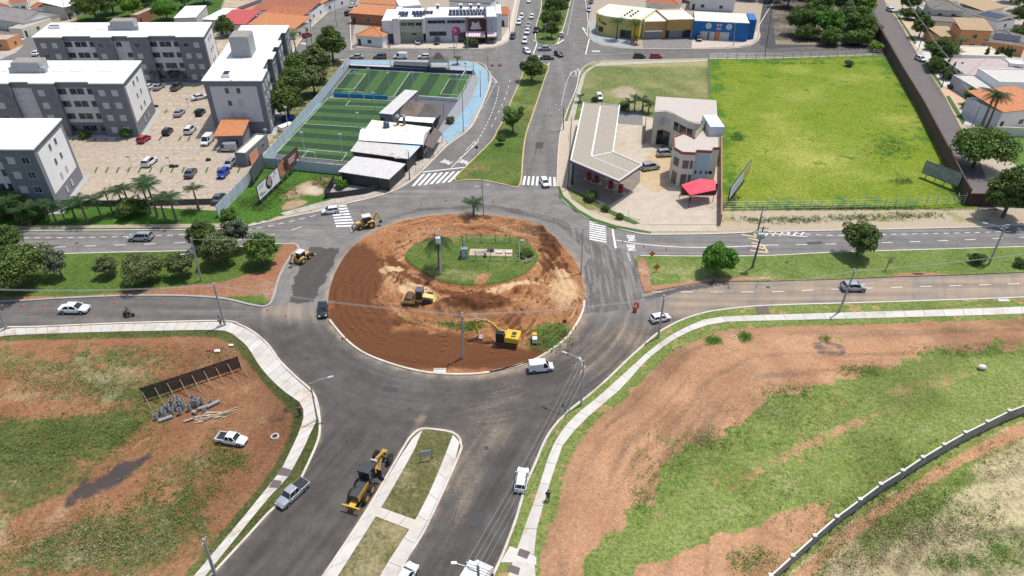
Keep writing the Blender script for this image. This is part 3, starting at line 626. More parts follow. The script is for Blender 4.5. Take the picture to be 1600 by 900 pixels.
# --- north-west block
NW = [(-400, 362), (0, 361), (200, 360), (350, 358), (400, 351), (450, 340), (500, 330), (535, 320), (575, 311), (612, 300), (640, 285), (665, 262), (700, 227), (735, 200), (755, 160), (767, 127), (762, 110), (745, 98), (660, 95), (547, 94), (480, 90), (458, 86), (462, 74), (487, 42), (535, -2), (600, -70), (-700, -70)]
def nw_paint(px, py, x, y):
    n = fbm(x * .2, y * .2, 4); n2 = fbm(x * .6, y * .6, 4); r = .35 + .5 * (n - .5) + 0 * x; g = .6 + .5 * (n2 - .5)
    fr = ((py > 318) & (px < 345)); r = np.where(fr, .97, r); g = np.where(fr, .08 + .5 * (n2 - .5), g)
    tri = inside(px, py, [(338, 345), (400, 272), (415, 256), (540, 258), (512, 318), (440, 338), (380, 352)])
    dd = blob(px, py, 478, 295, 40, 9, -22, .6) + blob(px, py, 460, 320, 20, 6, -15, .6) + .7 * blob(px, py, 490, 300, 18, 7)
    r = np.where(tri, 1.0 - .95 * np.clip(dd, 0, 1) * (.5 + n2), r); g = np.where(tri, .15 + .6 * (n2 - .5) + .5 * blob(px, py, 485, 298, 25, 9), g)
    tr = inside(px, py, [(425, 215), (455, 150), (455, 90), (545, 95), (500, 150), (420, 230)]); r = np.where(tr, .55, r); g = np.where(tr, .4, g)
    tp = inside(px, py, [(118, 45), (130, -60), (370, -60), (340, 30), (260, 40)]); r = np.where(tp, .8, r); g = np.where(tp, .3 * n2, g)
    return np.clip(r, 0, 1), np.clip(g, 0, 1), np.where(tr | tp, .42 + .3 * (n2 - .5), 0), 1
sheet('town_block', W2(NW), .8, .10, nw_paint, terrain('block_ground', (.04, .115, .012), (.095, .19, .03), (.27, .28, .12), (.40, .24, .14), (.44, .32, .22), (.5, .43, .33), (.05, .042, .035)))
kerb(NW[:-1], KERB, .3)
flat('sidewalk', [(-400, 355), (0, 354), (350, 350), (380, 346), (380, 352), (350, 356), (0, 358.5), (-400, 359)], .05, .13, M('gravel_path', (.36, .29, .21), .95, .25, 2))
walk('sidewalk', [(446, 338), (500, 326), (535, 317), (575, 308), (610, 297), (637, 283), (664, 259), (698, 225)], [(438, 334), (500, 317), (540, 309), (575, 299), (610, 285), (632, 272), (660, 240), (690, 212)], 0, .15, [OLDC, OLDC, OLDC, JOINT], 2.5)
flat('sidewalk', [(547, 95), (660, 96.5), (735, 97), (748, 101), (760, 110), (765, 126), (754, 160), (741, 181), (733, 199), (700, 225), (690, 212), (715, 185), (737, 155), (748, 125), (740, 110), (725, 104), (660, 102.5), (548, 101)], .0, .15, BLUEP)
flat('parking_court', [(84, 322), (118, 275), (60, 225), (150, 213), (215, 213), (240, 180), (215, 120), (330, 118), (345, 200), (400, 208), (398, 262), (352, 318), (338, 330), (200, 323)], .08, .13, TANP)
flat('parking_court', [(455, 205), (470, 180), (520, 150), (525, 160), (425, 250)], .09, .125, M('fence_foot', (.2, .3, .38), .9, .2))
# street at the far left and its painted stop
flat('asphalt_road', [(-120, 46), (-20, 40), (30, 44), (66, 52), (80, 66), (63, 96), (40, 108), (-120, 112)], .10, .135, M('side_street', (.15, .145, .14), .9, .15, .5))
flat('sidewalk', [(-120, 66), (0, 62), (28, 64), (37, 72), (25, 83), (0, 94), (-120, 98)], .10, .2, OLDC)
flat('sidewalk', [(-120, 40), (-20, 35), (30, 39), (70, 47), (66, 52), (30, 44), (-20, 40), (-120, 46)], .10, .2, M('pale_pavement', (.5, .43, .36), .9, .15))
# --- north block (clinic) , north-east block, plots
NB = [(549, 72), (560, 75.5), (650, 76.5), (750, 77), (772, 74), (787, 69), (797, 60), (803, 45), (812, 0), (822, -50), (640, -60), (560, 0)]
sheet('town_block', W2(NB), 1.0, .10, lambda px, py, x, y: (.05, .7, 0 * x, 1), T_GEN); kerb(NB, KERB, .3, True)
flat('sidewalk', [(549, 71), (560, 74.5), (650, 75.5), (750, 76), (772, 73), (786, 68), (795, 60), (801, 45), (809, 0), (804, 0), (795, 43), (786, 58), (772, 66), (750, 70), (650, 70), (560, 69)], .0, .16, M('pale_pavement', (.5, .43, .36)))
flat('forecourt', [(598, 70), (738, 70), (742, 60), (598, 58)], .0, .165, M('forecourt_stone', (.47, .40, .31), .9, .15, .9))
NE1 = [(919, 36), (921, 55), (926, 64), (940, 71), (975, 76), (1080, 77), (1150, 75.5), (1175, 70), (1186, 60), (1187, 52), (1186, 40), (1200, -40), (935, -60)]
sheet('town_block', W2(NE1), 1.0, .10, lambda px, py, x, y: (.05, .7, 0 * x, 1), T_GEN); kerb(NE1, KERB, .3, True)
flat('forecourt', [(919.5, 36), (922, 56), (927, 64), (941, 70), (975, 75), (985, 75), (985, 60), (935, 52), (930, 30)], .0, .16, M('grey_green_paving', (.30, .33, .33), .85, .15, .8))
flat('forecourt', [(1005, 75.5), (1080, 76), (1081, 56), (1003, 56)], .0, .165, M('forecourt_grey', (.20, .185, .17), .9, .25, .8))
flat('forecourt', [(1081, 76), (1150, 74), (1173, 69), (1183, 60), (1184, 50), (1160, 52), (1082, 55)], .0, .165, M('forecourt_beige', (.47, .41, .34), .9, .2, .8))
NE2 = [(877, 310), (871, 293), (871, 275), (875, 212), (887, 172), (900, 140), (906, 115), (914, 104), (925, 98), (945, 95.5), (1025, 93.5), (1105, 92), (1200, 91), (1300, 88), (1362, 85.5), (1378, 88), (1412, 128), (1455, 195), (1500, 262), (1530, 330), (1700, 330), (1900, 348), (1600, 352), (1525, 355.5), (1350, 359.5), (1200, 363), (1120, 366), (1017, 367), (985, 362), (960, 356), (925, 345), (900, 330)]
ne_poly = W2(NE2)
LUSH = [(1107, 93), (1200, 93), (1383, 88), (1500, 260), (1520, 325), (1300, 327), (1124, 330), (1124, 230), (1108, 150)]
def ne_paint(px, py, x, y):
    n = fbm(x * .15, y * .15, 4); n2 = fbm(x * .5, y * .5, 4); r = .75 + .3 * (n - .5) + 0 * x; g = .45 + .7 * (n - .5)
    r = r - .8 * blob(px, py, 977, 145, 20, 8, 0, .7) * n2 * 1.6; g = g + .4 * blob(px, py, 1030, 98, 120, 6)
    st = py > 328; r = np.where(st, .12 + .55 * np.clip(fbm(x * .35, y * .35, 4) - .47, 0, 1) * 4, r); g = np.where(st, .7, g)
    foot = st & (py > 347); r = np.where(foot, .0, r)
    lft = (px < 905) & (py < 200); r = np.where(lft, .95, r); g = np.where(lft, .1, g)
    return np.clip(r, 0, 1), np.clip(g, 0, 1), 0 * x, 1
sheet('grass_plot', ne_poly, .7, .10, ne_paint, T_NE); kerb(NE2[-6:] + NE2[:15], KERB, .3); kerb([(1120, 366), (1200, 363), (1350, 359.5), (1525, 355.5), (1600, 352), (1900, 348)], KERB, .25)
def lush_paint(px, py, x, y):
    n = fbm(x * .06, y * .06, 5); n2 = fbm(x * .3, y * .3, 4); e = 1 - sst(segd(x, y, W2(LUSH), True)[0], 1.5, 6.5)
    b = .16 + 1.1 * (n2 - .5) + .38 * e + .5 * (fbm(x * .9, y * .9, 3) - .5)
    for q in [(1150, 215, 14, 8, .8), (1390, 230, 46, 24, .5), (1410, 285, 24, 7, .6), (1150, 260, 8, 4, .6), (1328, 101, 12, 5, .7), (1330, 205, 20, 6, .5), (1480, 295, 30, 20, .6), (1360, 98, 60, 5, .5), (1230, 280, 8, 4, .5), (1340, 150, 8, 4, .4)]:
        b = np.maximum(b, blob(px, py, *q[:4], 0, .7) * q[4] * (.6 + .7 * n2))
    g = .30 + 1.0 * (n - .5) + .25 * (n2 - .5) + .3 * blob(px, py, 1240, 110, 25, 8) + .2 * blob(px, py, 1270, 230, 80, 30)
    for a in ([(1200, 187), (1250, 208), (1300, 240), (1375, 262)], [(1265, 115), (1310, 150), (1355, 205)]):
        d, _, _ = segd(x, y, W2(a)); b = b + .3 * np.exp(-(d / .35) ** 2) * (n2 > .4)
    return 1 + 0 * x, np.clip(g, 0, 1), np.clip(b, 0, .85), 1
sheet('grass_field', W2(LUSH), .45, .13, lush_paint, T_LUSH, height=lambda px, py, x, y: .12 * (fbm(x * .8, y * .8, 3) - .5) + .02)
flat('sidewalk', [(877, 310), (871, 293), (871, 275), (875, 212), (882, 190), (893, 190), (888, 215), (889, 245), (884, 290), (893, 312), (920, 330), (955, 345), (1017, 353), (1120, 353), (1120, 362), (1017, 363), (962, 353), (928, 342), (902, 327)], .0, .155, M('warm_pavement', (.46, .385, .29), .9, .14, .8, dirt=((.36, .28, .2), .5)))
flat('sidewalk', [(886, 192), (896, 192), (906, 150), (915, 115), (930, 104), (1105, 96), (1105, 93.5), (940, 98), (918, 108), (908, 120), (900, 146)], .0, .15, OLDC)
CCRT = M('forecourt_concrete', (.45, .38, .295), .85, .14, .5, dirt=((.32, .27, .22), .55))
flat('forecourt', [(889, 215), (893, 190), (960, 175), (1020, 185), (1050, 285), (1124, 260), (1124, 352), (1017, 352), (985, 350), (1002, 345), (960, 335), (905, 298), (884, 290)], .0, .16, CCRT)
flat('forecourt', [(890, 285), (898, 250), (1000, 262), (1000, 285), (990, 297), (953, 322), (915, 305), (893, 297)], .0, .166, M('shaded_concrete', (.20, .165, .13), .8, .2, .5))  # floor under the canopy: its shadow painted in as darker concrete
flat('forecourt', [(1000, 262), (1018, 238), (1062, 236), (1050, 285), (1058, 288), (1024, 303), (1000, 287)], .0, .17, M('yellow_concrete', (.46, .34, .20), .85, .15, .5, dirt=((.3, .24, .17), .5)))
flat('forecourt', [(964, 194), (1004, 197), (1004, 176), (968, 172)], .0, .17, M('gravel_grey', (.19, .18, .17), .95, .3, 2))
flat('grass_verge', [(893, 298), (915, 312), (940, 328), (990, 352), (1000, 350), (970, 336), (930, 318), (905, 303)], .0, .2, M('verge_green', (.05, .12, .02), .95, .4, 2))
flat('grass_verge', [(870, 292), (874, 308), (898, 330), (925, 346), (960, 357), (1017, 366), (1017, 363.5), (962, 353.5), (928, 342), (902, 327), (880, 306), (875, 292)], .0, .165, M('verge_green', (.05, .12, .02)))
flat('tarmac_lot', [(1188, 20), (1188, 70), (1200, 76), (1362, 68), (1350, 40), (1320, -40), (1200, -40)], .0, .012, M('dark_tarmac', (.05, .05, .053), .9, .2, .4, dirt=((.2, .15, .11), .5)))
sheet('grass_plot', W2([(1212, 70), (1362, 72), (1362, 30), (1335, -50), (1195, -50), (1205, 20)]), 1.2, .09, lambda px, py, x, y: (.3, .3, .62 - .5 * blob(px, py, 1240, 68, 60, 4) + .5 * (fbm(x * .2, y * .2) - .5), 1), T_GEN)
# --- east estate
EE = [(1382, -40), (1382, 0), (1407, 37), (1432, 82), (1470, 140), (1502, 200), (1530, 250), (1560, 330), (2000, 330), (2000, -60)]
def ee_paint(px, py, x, y):
    n = fbm(x * .3, y * .3, 3); lawn = inside(px, py, [(1545, 210), (1620, 215), (1640, 275), (1590, 262), (1560, 240)]); return np.where(lawn, 1., .25), np.where(lawn, .1, .7), 0 * x, 1
sheet('town_block', W2(EE), 1.0, .10, ee_paint, terrain('estate_ground', (.09, .17, .03), (.15, .24, .05), (.2, .25, .09), (.36, .29, .22), (.42, .35, .27), (.44, .38, .3), (.05, .05, .05)))
kerb(EE[:8], KERBY, .3)
flat('asphalt_road', [(1340, -60), (1357, 0), (1378, 45), (1412, 105), (1450, 178), (1480, 232), (1512, 300), (1560, 330), (1560, 318), (1530, 250), (1502, 200), (1470, 140), (1432, 82), (1407, 37), (1382, 0), (1375, -60)], .0, .13, M('estate_asphalt', (.135, .115, .108), .9, .14, .4))
for q in ([(1397, 20), (1400, 19), (1432, 68), (1429, 70)], [(1440, 96), (1446, 95), (1474, 136), (1470, 138)], [(1478, 152), (1483, 150), (1508, 190), (1504, 196)]): flat('grass_verge', q, 0, .17, M('verge_green', (.05, .12, .02), .95, .4, 2))
for i, q in enumerate([[(1405, 30), (1425, 32), (1428, 45), (1412, 46)], [(1425, 62), (1445, 62), (1455, 80), (1434, 80)], [(1440, 82), (1458, 82), (1463, 96), (1445, 96)], [(1456, 112), (1478, 112), (1488, 136), (1470, 136)], [(1470, 140), (1490, 138), (1520, 172), (1495, 172)], [(1493, 174), (1522, 174), (1540, 196), (1506, 196)]]):
    flat('driveway', q, .0, .15 + .002 * i, [M('orange_paving', (.52, .36, .24), .9, .1), CONC2, CONC2, CONC2, M('orange_paving', (.52, .36, .24)), CONC2][i])
# ------------------------------------------------------------ road markings
mk = MB(); mky = MB(); ZM = .012
def q4(a, b, c, d, m=mk, z=ZM):
    p = W([a, b, c, d]); m.add([(v.x, v.y, z) for v in p], [(0, 1, 2, 3)])
def line(pts, wd=.14, dash=None, gap=None, m=mk):
    pts = smooth(W2(pts)) if len(pts) > 2 else [Vector(p) for p in W2(pts)]
    if dash is None: segs = [pts]
    else:
        L = sum((a - b).length for a, b in zip(pts, pts[1:])); fine = resn(pts, max(2, int(L / .25))); k = max(1, int(dash / .25)); kk = max(1, int((dash + gap) / .25))
        segs = [fine[i:i + k + 1] for i in range(0, len(fine) - k, kk)]
    for s in segs:
        for i in range(len(s) - 1):
            d = (s[i + 1] - s[i]).normalized(); nn = Vector((-d.y, d.x)) * wd / 2
            m.add([(s[i].x - nn.x, s[i].y - nn.y, ZM), (s[i + 1].x - nn.x, s[i + 1].y - nn.y, ZM), (s[i + 1].x + nn.x, s[i + 1].y + nn.y, ZM), (s[i].x + nn.x, s[i].y + nn.y, ZM)], [(0, 1, 2, 3)])
line([(-100, 373), (37, 372), (180, 370), (300, 366), (400, 357), (500, 335)], .15, 1.2, 1.0)
line([(-100, 388), (45, 387), (150, 384), (290, 379), (400, 372), (480, 352)], .15, 2.0, 3.4)
line([(1205, 361), (1300, 368), (1400, 366), (1500, 364), (1700, 358)], .15, 1.2, .9)
line([(1200, 383), (1350, 380), (1500, 375), (1700, 366)], .15, 2.0, 3.4)
line([(1015, 456), (1200, 456), (1300, 452), (1500, 446), (1700, 440)], .13, 2.2, 3.0)
line([(962, 375), (1000, 381), (1060, 386), (1130, 386), (1200, 383)], .18)
line([(1190, 363), (1250, 369), (1262, 369)], .2)
for i in range(6): line([(1196 + i * 11, 368 - .1 * i), (1201 + i * 11, 363)], .3)
line([(780, 135), (773, 165), (755, 205), (735, 232), (715, 250)], .14, 1.3, 1.1)
line([(797, 125), (790, 150), (772, 190), (765, 203)], .12, 2, 3)
line([(767, 127), (745, 180), (735, 200)], .14); line([(775, 128), (756, 165), (742, 182), (753, 183)], .14, .6, .5)
line([(660, 269), (730, 261)], .38); line([(748, 220), (705, 262)], .16); line([(742, 220), (728, 235)], .12)
line([(886, 55), (897, 0), (903, -30)], .16, 1.2, 1.0); line([(877, 164), (885, 130), (893, 110)], .16, .9, .7)
line([(921, 60), (915, 85)], .3); line([(916, 85), (990, 84)], .16, m=mky)
line([(904, 107), (890, 117), (904, 118), (904, 107)], .18); line([(900, 111), (900, 117)], .2); line([(909, 42), (919, 57)], .3); line([(909, 42), (915, 47)], .4); line([(832, 62), (839, 67), (833, 84)], .3); line([(870, 69), (881, 62)], .5)
line([(768, 119), (777, 129), (768, 127)], .2); line([(834, 84), (851, 85)], .15); line([(858, 98), (856, 103)], .25)
line([(985, 408), (980, 395)], .1)
# crossings: (start, end, bars, direction)
def zebra(a, b, c, d, n, duty=.5):
    "bars between side a-b and side d-c, stacked from a to d"
    A, B, C_, D = W([a, b, c, d])
    for i in range(n):
        t0 = i / n; t1 = (i + duty) / n
        v = [A.lerp(D, t0), B.lerp(C_, t0), B.lerp(C_, t1), A.lerp(D, t1)]; mk.add([(p.x, p.y, ZM) for p in v], [(0, 1, 2, 3)])
zebra((516, 323), (541, 320), (556, 356), (526, 357), 8)
zebra((921, 345), (946, 350), (948, 381), (921, 376), 9)
zebra((660, 272), (643, 291), (708, 284), (725, 267), 7)
zebra((819, 275), (816, 289), (872, 291), (871, 277), 8)
line([(957, 358), (962, 388)], .35)

rg = random.Random(12); tar = MB()
for k in range(26):
    x, y, dx = rg.choice([(rg.uniform(0, 420), rg.uniform(368, 388), 1), (rg.uniform(1120, 1580), rg.uniform(370, 382), 1), (rg.uniform(1150, 1580), rg.uniform(436, 462), 1), (rg.uniform(480, 880), rg.uniform(595, 655), 1), (rg.uniform(400, 520), rg.uniform(700, 880), 0), (rg.uniform(690, 790), rg.uniform(700, 880), 0), (rg.uniform(835, 860), rg.uniform(120, 260), 0), (rg.uniform(20, 300), rg.uniform(482, 500), 1)])
    pts = [(x, y)]
    for j in range(rg.randint(3, 7)): x += rg.uniform(8, 22) * (dx or -.35); y += rg.uniform(-2, 2) + (0 if dx else 18); pts.append((x, y))
    line(pts, rg.uniform(.03, .07), m=tar)
for x, y in ((536, 529), (700, 610), (450, 720), (887, 555), (640, 640), (1200, 449), (120, 380), (860, 180), (760, 700), (480, 560)): c_ = P(x, y); tar.prism([(c_.x + .33 * math.cos(t * .52), c_.y + .33 * math.sin(t * .52)) for t in range(12)], .002, ZM)
for q in ([(600, 604), (622, 606), (619, 613), (596, 611)], [(1260, 378), (1284, 377), (1285, 381), (1261, 382)], [(838, 222), (850, 222), (848, 232), (836, 232)], [(60, 384), (90, 383), (90, 386), (60, 387)], [(742, 800), (758, 800), (750, 822), (732, 822)]): q4(*q, m=tar, z=.009)
tar.build('tar_seams', M('tar', (.045, .042, .04), .7, .25, 3), kind='structure')
o = mk.build('road_marking', PAINT, kind='structure'); mky.build('road_marking', PAINTY, kind='structure')
def roadtext(s, px, py, deg, size, sy=2, z=ZM):
    c = P(px, py); o = text(s, size, PAINT, None, (c.x, c.y, z + .004), (0, 0, R(deg - 90)), 1, 'road_marking', .002, .03); o.scale = (1, sy, 1); o['kind'] = 'structure'
for a_ in ((698, 253, 236, 1.15), (726, 253, 236, 1.15), (987, 372, 180, .95), (987, 387, 180, .95), (931, 80, 270, 1.2), (475, 68, 240, 1.1), (842, 88, 90, 1.0)): roadtext('PARE', *a_)
roadtext('PARE', 33, 61, 265, 1.3, 2, .14)
# hatched yellow area in front of the transformer pole
hy = MB()
for a, b in [((1158, 366), (1182, 371)), ((1170, 372), (1187, 376)), ((1174, 379), (1190, 382)), ((1176, 385), (1196, 389)), ((1172, 391), (1200, 395)), ((1178, 365), (1187, 374)), ((1192, 382), (1200, 395))]:
    A, B = W([a, b]); d = (B - A).normalized(); nn = Vector((-d.y, d.x, 0)) * .17
    hy.add([tuple(A - nn)[:2] + (.016,), tuple(B - nn)[:2] + (.016,), tuple(B + nn)[:2] + (.016,), tuple(A + nn)[:2] + (.016,)], [(0, 1, 2, 3)])
hy.build('road_marking', PAINTY, kind='structure')
# ------------------------------------------------------------ buildings
SHUT = M('window_shutter', (.50, .50, .50), .6, .08, 2)
PANEL = M('pale_panel', (.56, .57, .58), .8, .05, .5, dirt=((.42, .42, .41), .4))
TANK = M('tank_room_grey', (.30, .305, .31), .85, .07, .6, dirt=((.24, .23, .22), .5))
CLAY = tilemat('clay_tiles', (.40, .115, .045), (.55, .20, .085)); CLAYO = tilemat('orange_tiles', (.52, .19, .07), (.66, .29, .12))
CLAYD = tilemat('weathered_tiles', (.30, .10, .05), (.46, .17, .08)); CLAYT = tilemat('tan_tiles', (.40, .28, .15), (.54, .40, .23)); CLAYG = tilemat('grey_tiles', (.17, .155, .135), (.26, .235, .20))
CLAYP = tilemat('pale_pink_tiles', (.52, .42, .38), (.64, .55, .50)); REDSH = ribmat('red_sheet_roof', (.45, .07, .06), 'X', .35); FIBRE = ribmat('fibre_cement_roof', (.24, .215, .20), 'X', .4, .8, .25)
SHEETG = ribmat('grey_sheet_roof', (.54, .52, .49), 'X', .5, .55, .1, dirt=((.33, .30, .27), .5)); SHEETW = ribmat('white_sheet_roof', (.80, .80, .79), 'X', .4, .45, .06, dirt=((.5, .47, .42), .35))
SHEETB = ribmat('pale_blue_sheet', (.46, .55, .62), 'X', .5, .5, .06); SOLAR = M('solar_panel', (.02, .025, .045), .12, .2, 1)
BEIGE = M('beige_wall', (.60, .56, .47), .85, .08, .6, dirt=((.42, .39, .33), .5)); CREAM = M('cream_wall', (.66, .61, .50), .85, .06, .6, dirt=((.5, .45, .36), .4)); ORANGE = M('orange_wall', (.60, .29, .12), .85, .08, .6, dirt=((.45, .22, .1), .4))
BRICK = M('brick_wall', (.38, .17, .09), .9, .25, 2.2, dirt=((.22, .12, .08), .5))
def root_at(name, label, cat, fl, fr, z=0, group=None):
    a = P(fl[0], fl[1], z); b = P(fr[0], fr[1], z); L = (b - a).to_2d().length if hasattr(b - a, 'to_2d') else math.hypot(b.x - a.x, b.y - a.y)
    return thing(name, label, cat, (a.x, a.y, .1), math.atan2(b.y - a.y, b.x - a.x), group), L
def window(parent, x, z, w_, h_, y=0.0, face='front', mat=None, L=0, frame=None, name='window'):
    "one window: frame and glass, on the front (y = const) or a side (x = const) of the building"
    mb = MB(); g = mat or GL; f = frame or LGREY
    if face == 'front':
        mb.box(x - w_ / 2, x + w_ / 2, y - .03, y, z, z + h_, 0)
        for a in ((x - w_ / 2 - .06, x - w_ / 2, z - .06, z + h_ + .06), (x + w_ / 2, x + w_ / 2 + .06, z - .06, z + h_ + .06), (x - w_ / 2, x + w_ / 2, z - .08, z), (x - w_ / 2, x + w_ / 2, z + h_, z + h_ + .05), (x - .025, x + .025, z, z + h_)):
            mb.box(a[0], a[1], y - .07, y - .002, a[2], a[3], 1)
    else:      # right side, x = L ; left side, x = L with face 'left'
        s = 1 if face == 'right' else -1
        lo, hi = sorted((L, L + s * .03)); mb.box(lo, hi, x - w_ / 2, x + w_ / 2, z, z + h_, 0); lo, hi = sorted((L + s * .002, L + s * .07))
        for a in ((x - w_ / 2 - .06, x - w_ / 2, z - .06, z + h_ + .06), (x + w_ / 2, x + w_ / 2 + .06, z - .06, z + h_ + .06), (x - w_ / 2, x + w_ / 2, z - .08, z), (x - w_ / 2, x + w_ / 2, z + h_, z + h_ + .05), (x - .025, x + .025, z, z + h_)):
            mb.box(lo, hi, a[0], a[1], a[2], a[3], 1)
    return mb.build(name, [g, f], parent)
def apartment(label, fl, fr, depth, ends=('right',), L=None, tank=True):
    r, LL = root_at('apartment_building', label, 'building', fl, fr, 13, 'four storey apartment blocks'); L = L or LL
    H = 12.9; D = depth; W_ = MB(); W_.box(.25, L - .25, 1.25, D - .05, 0, H - .02, 0); W_.build('wall', [LGREY], r)
    fx = [0, .165, .345, .455, .56, .67, .845, 1]; rnd = random.Random(label)
    roof = []
    for i in range(7):
        x0, x1 = fx[i] * L, fx[i + 1] * L
        if i % 2 == 0:
            b = MB(); b.box(x0, x1, 0, 1.6 if 0 < i < 6 else D, 0, H, 0); b.build('bay', [GREYW], r)
            for z in (1.1, 4.1, 7.1, 10.1):
                for k in ([.28, .68] if i in (0, 6) else [.36]):
                    xx = x0 + (x1 - x0) * k
                    window(r, xx, z, 1.35, 1.3, 0, mat=SHUT if rnd.random() < .72 else GL, frame=PANEL)
                if i not in (0, ): window(r, x0 + (x1 - x0) * (.82 if i in (2, 4) else .1), z + .3, .55, .5, 0, frame=GREYW, mat=GREYW)
            roof += [(x0 - .25, -.35), (x1 + .25, -.35)]
        else:
            b = MB(); b.box(x0, x1, 1.15, 1.3, 3.2, H - 1.3, 0); b.box(x0, x1, 1.12, 1.3, 0, 3.2, 1); b.box(x0, x1, 1.12, 1.3, H - 1.3, H, 1)
            b.build('recessed_panel', [PANEL, GREYW], r)
            n = 4 if i in (1, 5) else 2
            for z in (1.1, 4.1, 7.1, 10.1):
                for k in range(n):
                    xx = x0 + (x1 - x0) * ((.12, .42, .62, .9)[k] if n == 4 else (.28, .75)[k])
                    window(r, xx, z, 1.75 if (k == 0 and n == 4) else 1.4, 1.3, 1.14, mat=(GL if (n == 4 or rnd.random() < .35) else PANEL), frame=GREYW if n == 4 else LGREY)
    roof += [(L + .25, D + .3), (-.25, D + .3)]
    rf = MB(); rf.prism([(x, max(y, -.35) if j >= 14 else y) for j, (x, y) in enumerate(roof)], H, H + .28, 0)
    # the notches of the roof follow the recesses
    rr = []
    for i in range(7):
        x0, x1 = fx[i] * L, fx[i + 1] * L
        y = -.35 if i % 2 == 0 else .85
        e = .25 if i % 2 == 0 else -.25
        rr += [(x0 - e, y), (x1 + e, y)]
    rr += [(L + .25, D + .3), (-.25, D + .3)]
    rf = MB(); rf.prism(rr, H, H + .25, 0); rf.box(-.2, L + .2, D * .5 - .2, D * .5 + .2, H + .25, H + .36, 0)
    rfo = rf.build('roof', [WROOF], r)
    if tank:
        t = MB(); t.box(L * .43, L * .57, D * .42, D * .42 + 4.6, H + .25, H + 2.6, 0); t.box(L * .43 + .2, L * .57 - .2, D * .42 + .2, D * .42 + 4.4, H + 2.6, H + 2.7, 1)
        for a in (L * .43, L * .57): t.box(a - .9, a + .9, D * .42 - .1, D * .42 + 1.5, H + .25, H + 1.5, 0)
        t.build('tank_room', [TANK, M('tank_top', (.28, .25, .22), .9, .3)], rfo)
    v = MB(); v.box(L * .03, L * .03 + 3.5, D * .55, D * .55 + 2, H + .25, H + 1.0, 0); v.box(L * .03 + .3, L * .03 + 3.2, D * .55 + .3, D * .55 + 1.7, H + 1.0, H + 1.02, 1); v.build('stair_hatch', [WROOF, BLACK], rfo)
    for e in ends:
        s = 1 if e == 'right' else -1; X = L if s > 0 else 0
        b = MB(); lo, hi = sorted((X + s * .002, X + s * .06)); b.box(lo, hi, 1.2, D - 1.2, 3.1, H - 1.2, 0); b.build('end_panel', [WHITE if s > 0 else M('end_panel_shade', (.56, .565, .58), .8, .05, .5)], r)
        for z in (1.1, 4.1, 7.1, 10.1):
            for k in (.42, .62): window(r, D * k, z, .8, 1.2, face='right' if s > 0 else 'left', L=X + s * .062, mat=GL if rnd.random() < .5 else SHUT, frame=LGREY)
    p = MB(); p.box(-1.2, L + 1.2, -1.2, D + 1.2, -.15, .06, 0); p.build('plinth', [M('plinth_concrete', (.36, .36, .35), .9, .12)], r)
    return r
apartment('grey and white apartment block farthest back, behind the two other long blocks', (51, 59), (317, 58), 15.5)
apartment('long grey and white apartment block in the middle, its end wall above the red car', (191 - 330, 131), (191, 131), 17)
apartment('grey and white apartment block cut by the left edge, beside the row of palms', (51 - 372, 234), (51, 234), 15)
apartment('apartment block with tall tank room on its roof, beside the dark trees by the pitches', (407, 127), (450, 41), 13.3, ends=('left', 'right'), tank=False)
rD = bpy.data.objects['apartment_building.003']
t = MB(); t.box(18.2, 25.2, 5.0, 9.8, 13.1, 18.0, 0); t.box(18.4, 25.0, 5.2, 9.6, 18.0, 18.15, 1); t.build('tank_room', [TANK, M('tank_top', (.28, .25, .22), .9, .3)], rD)

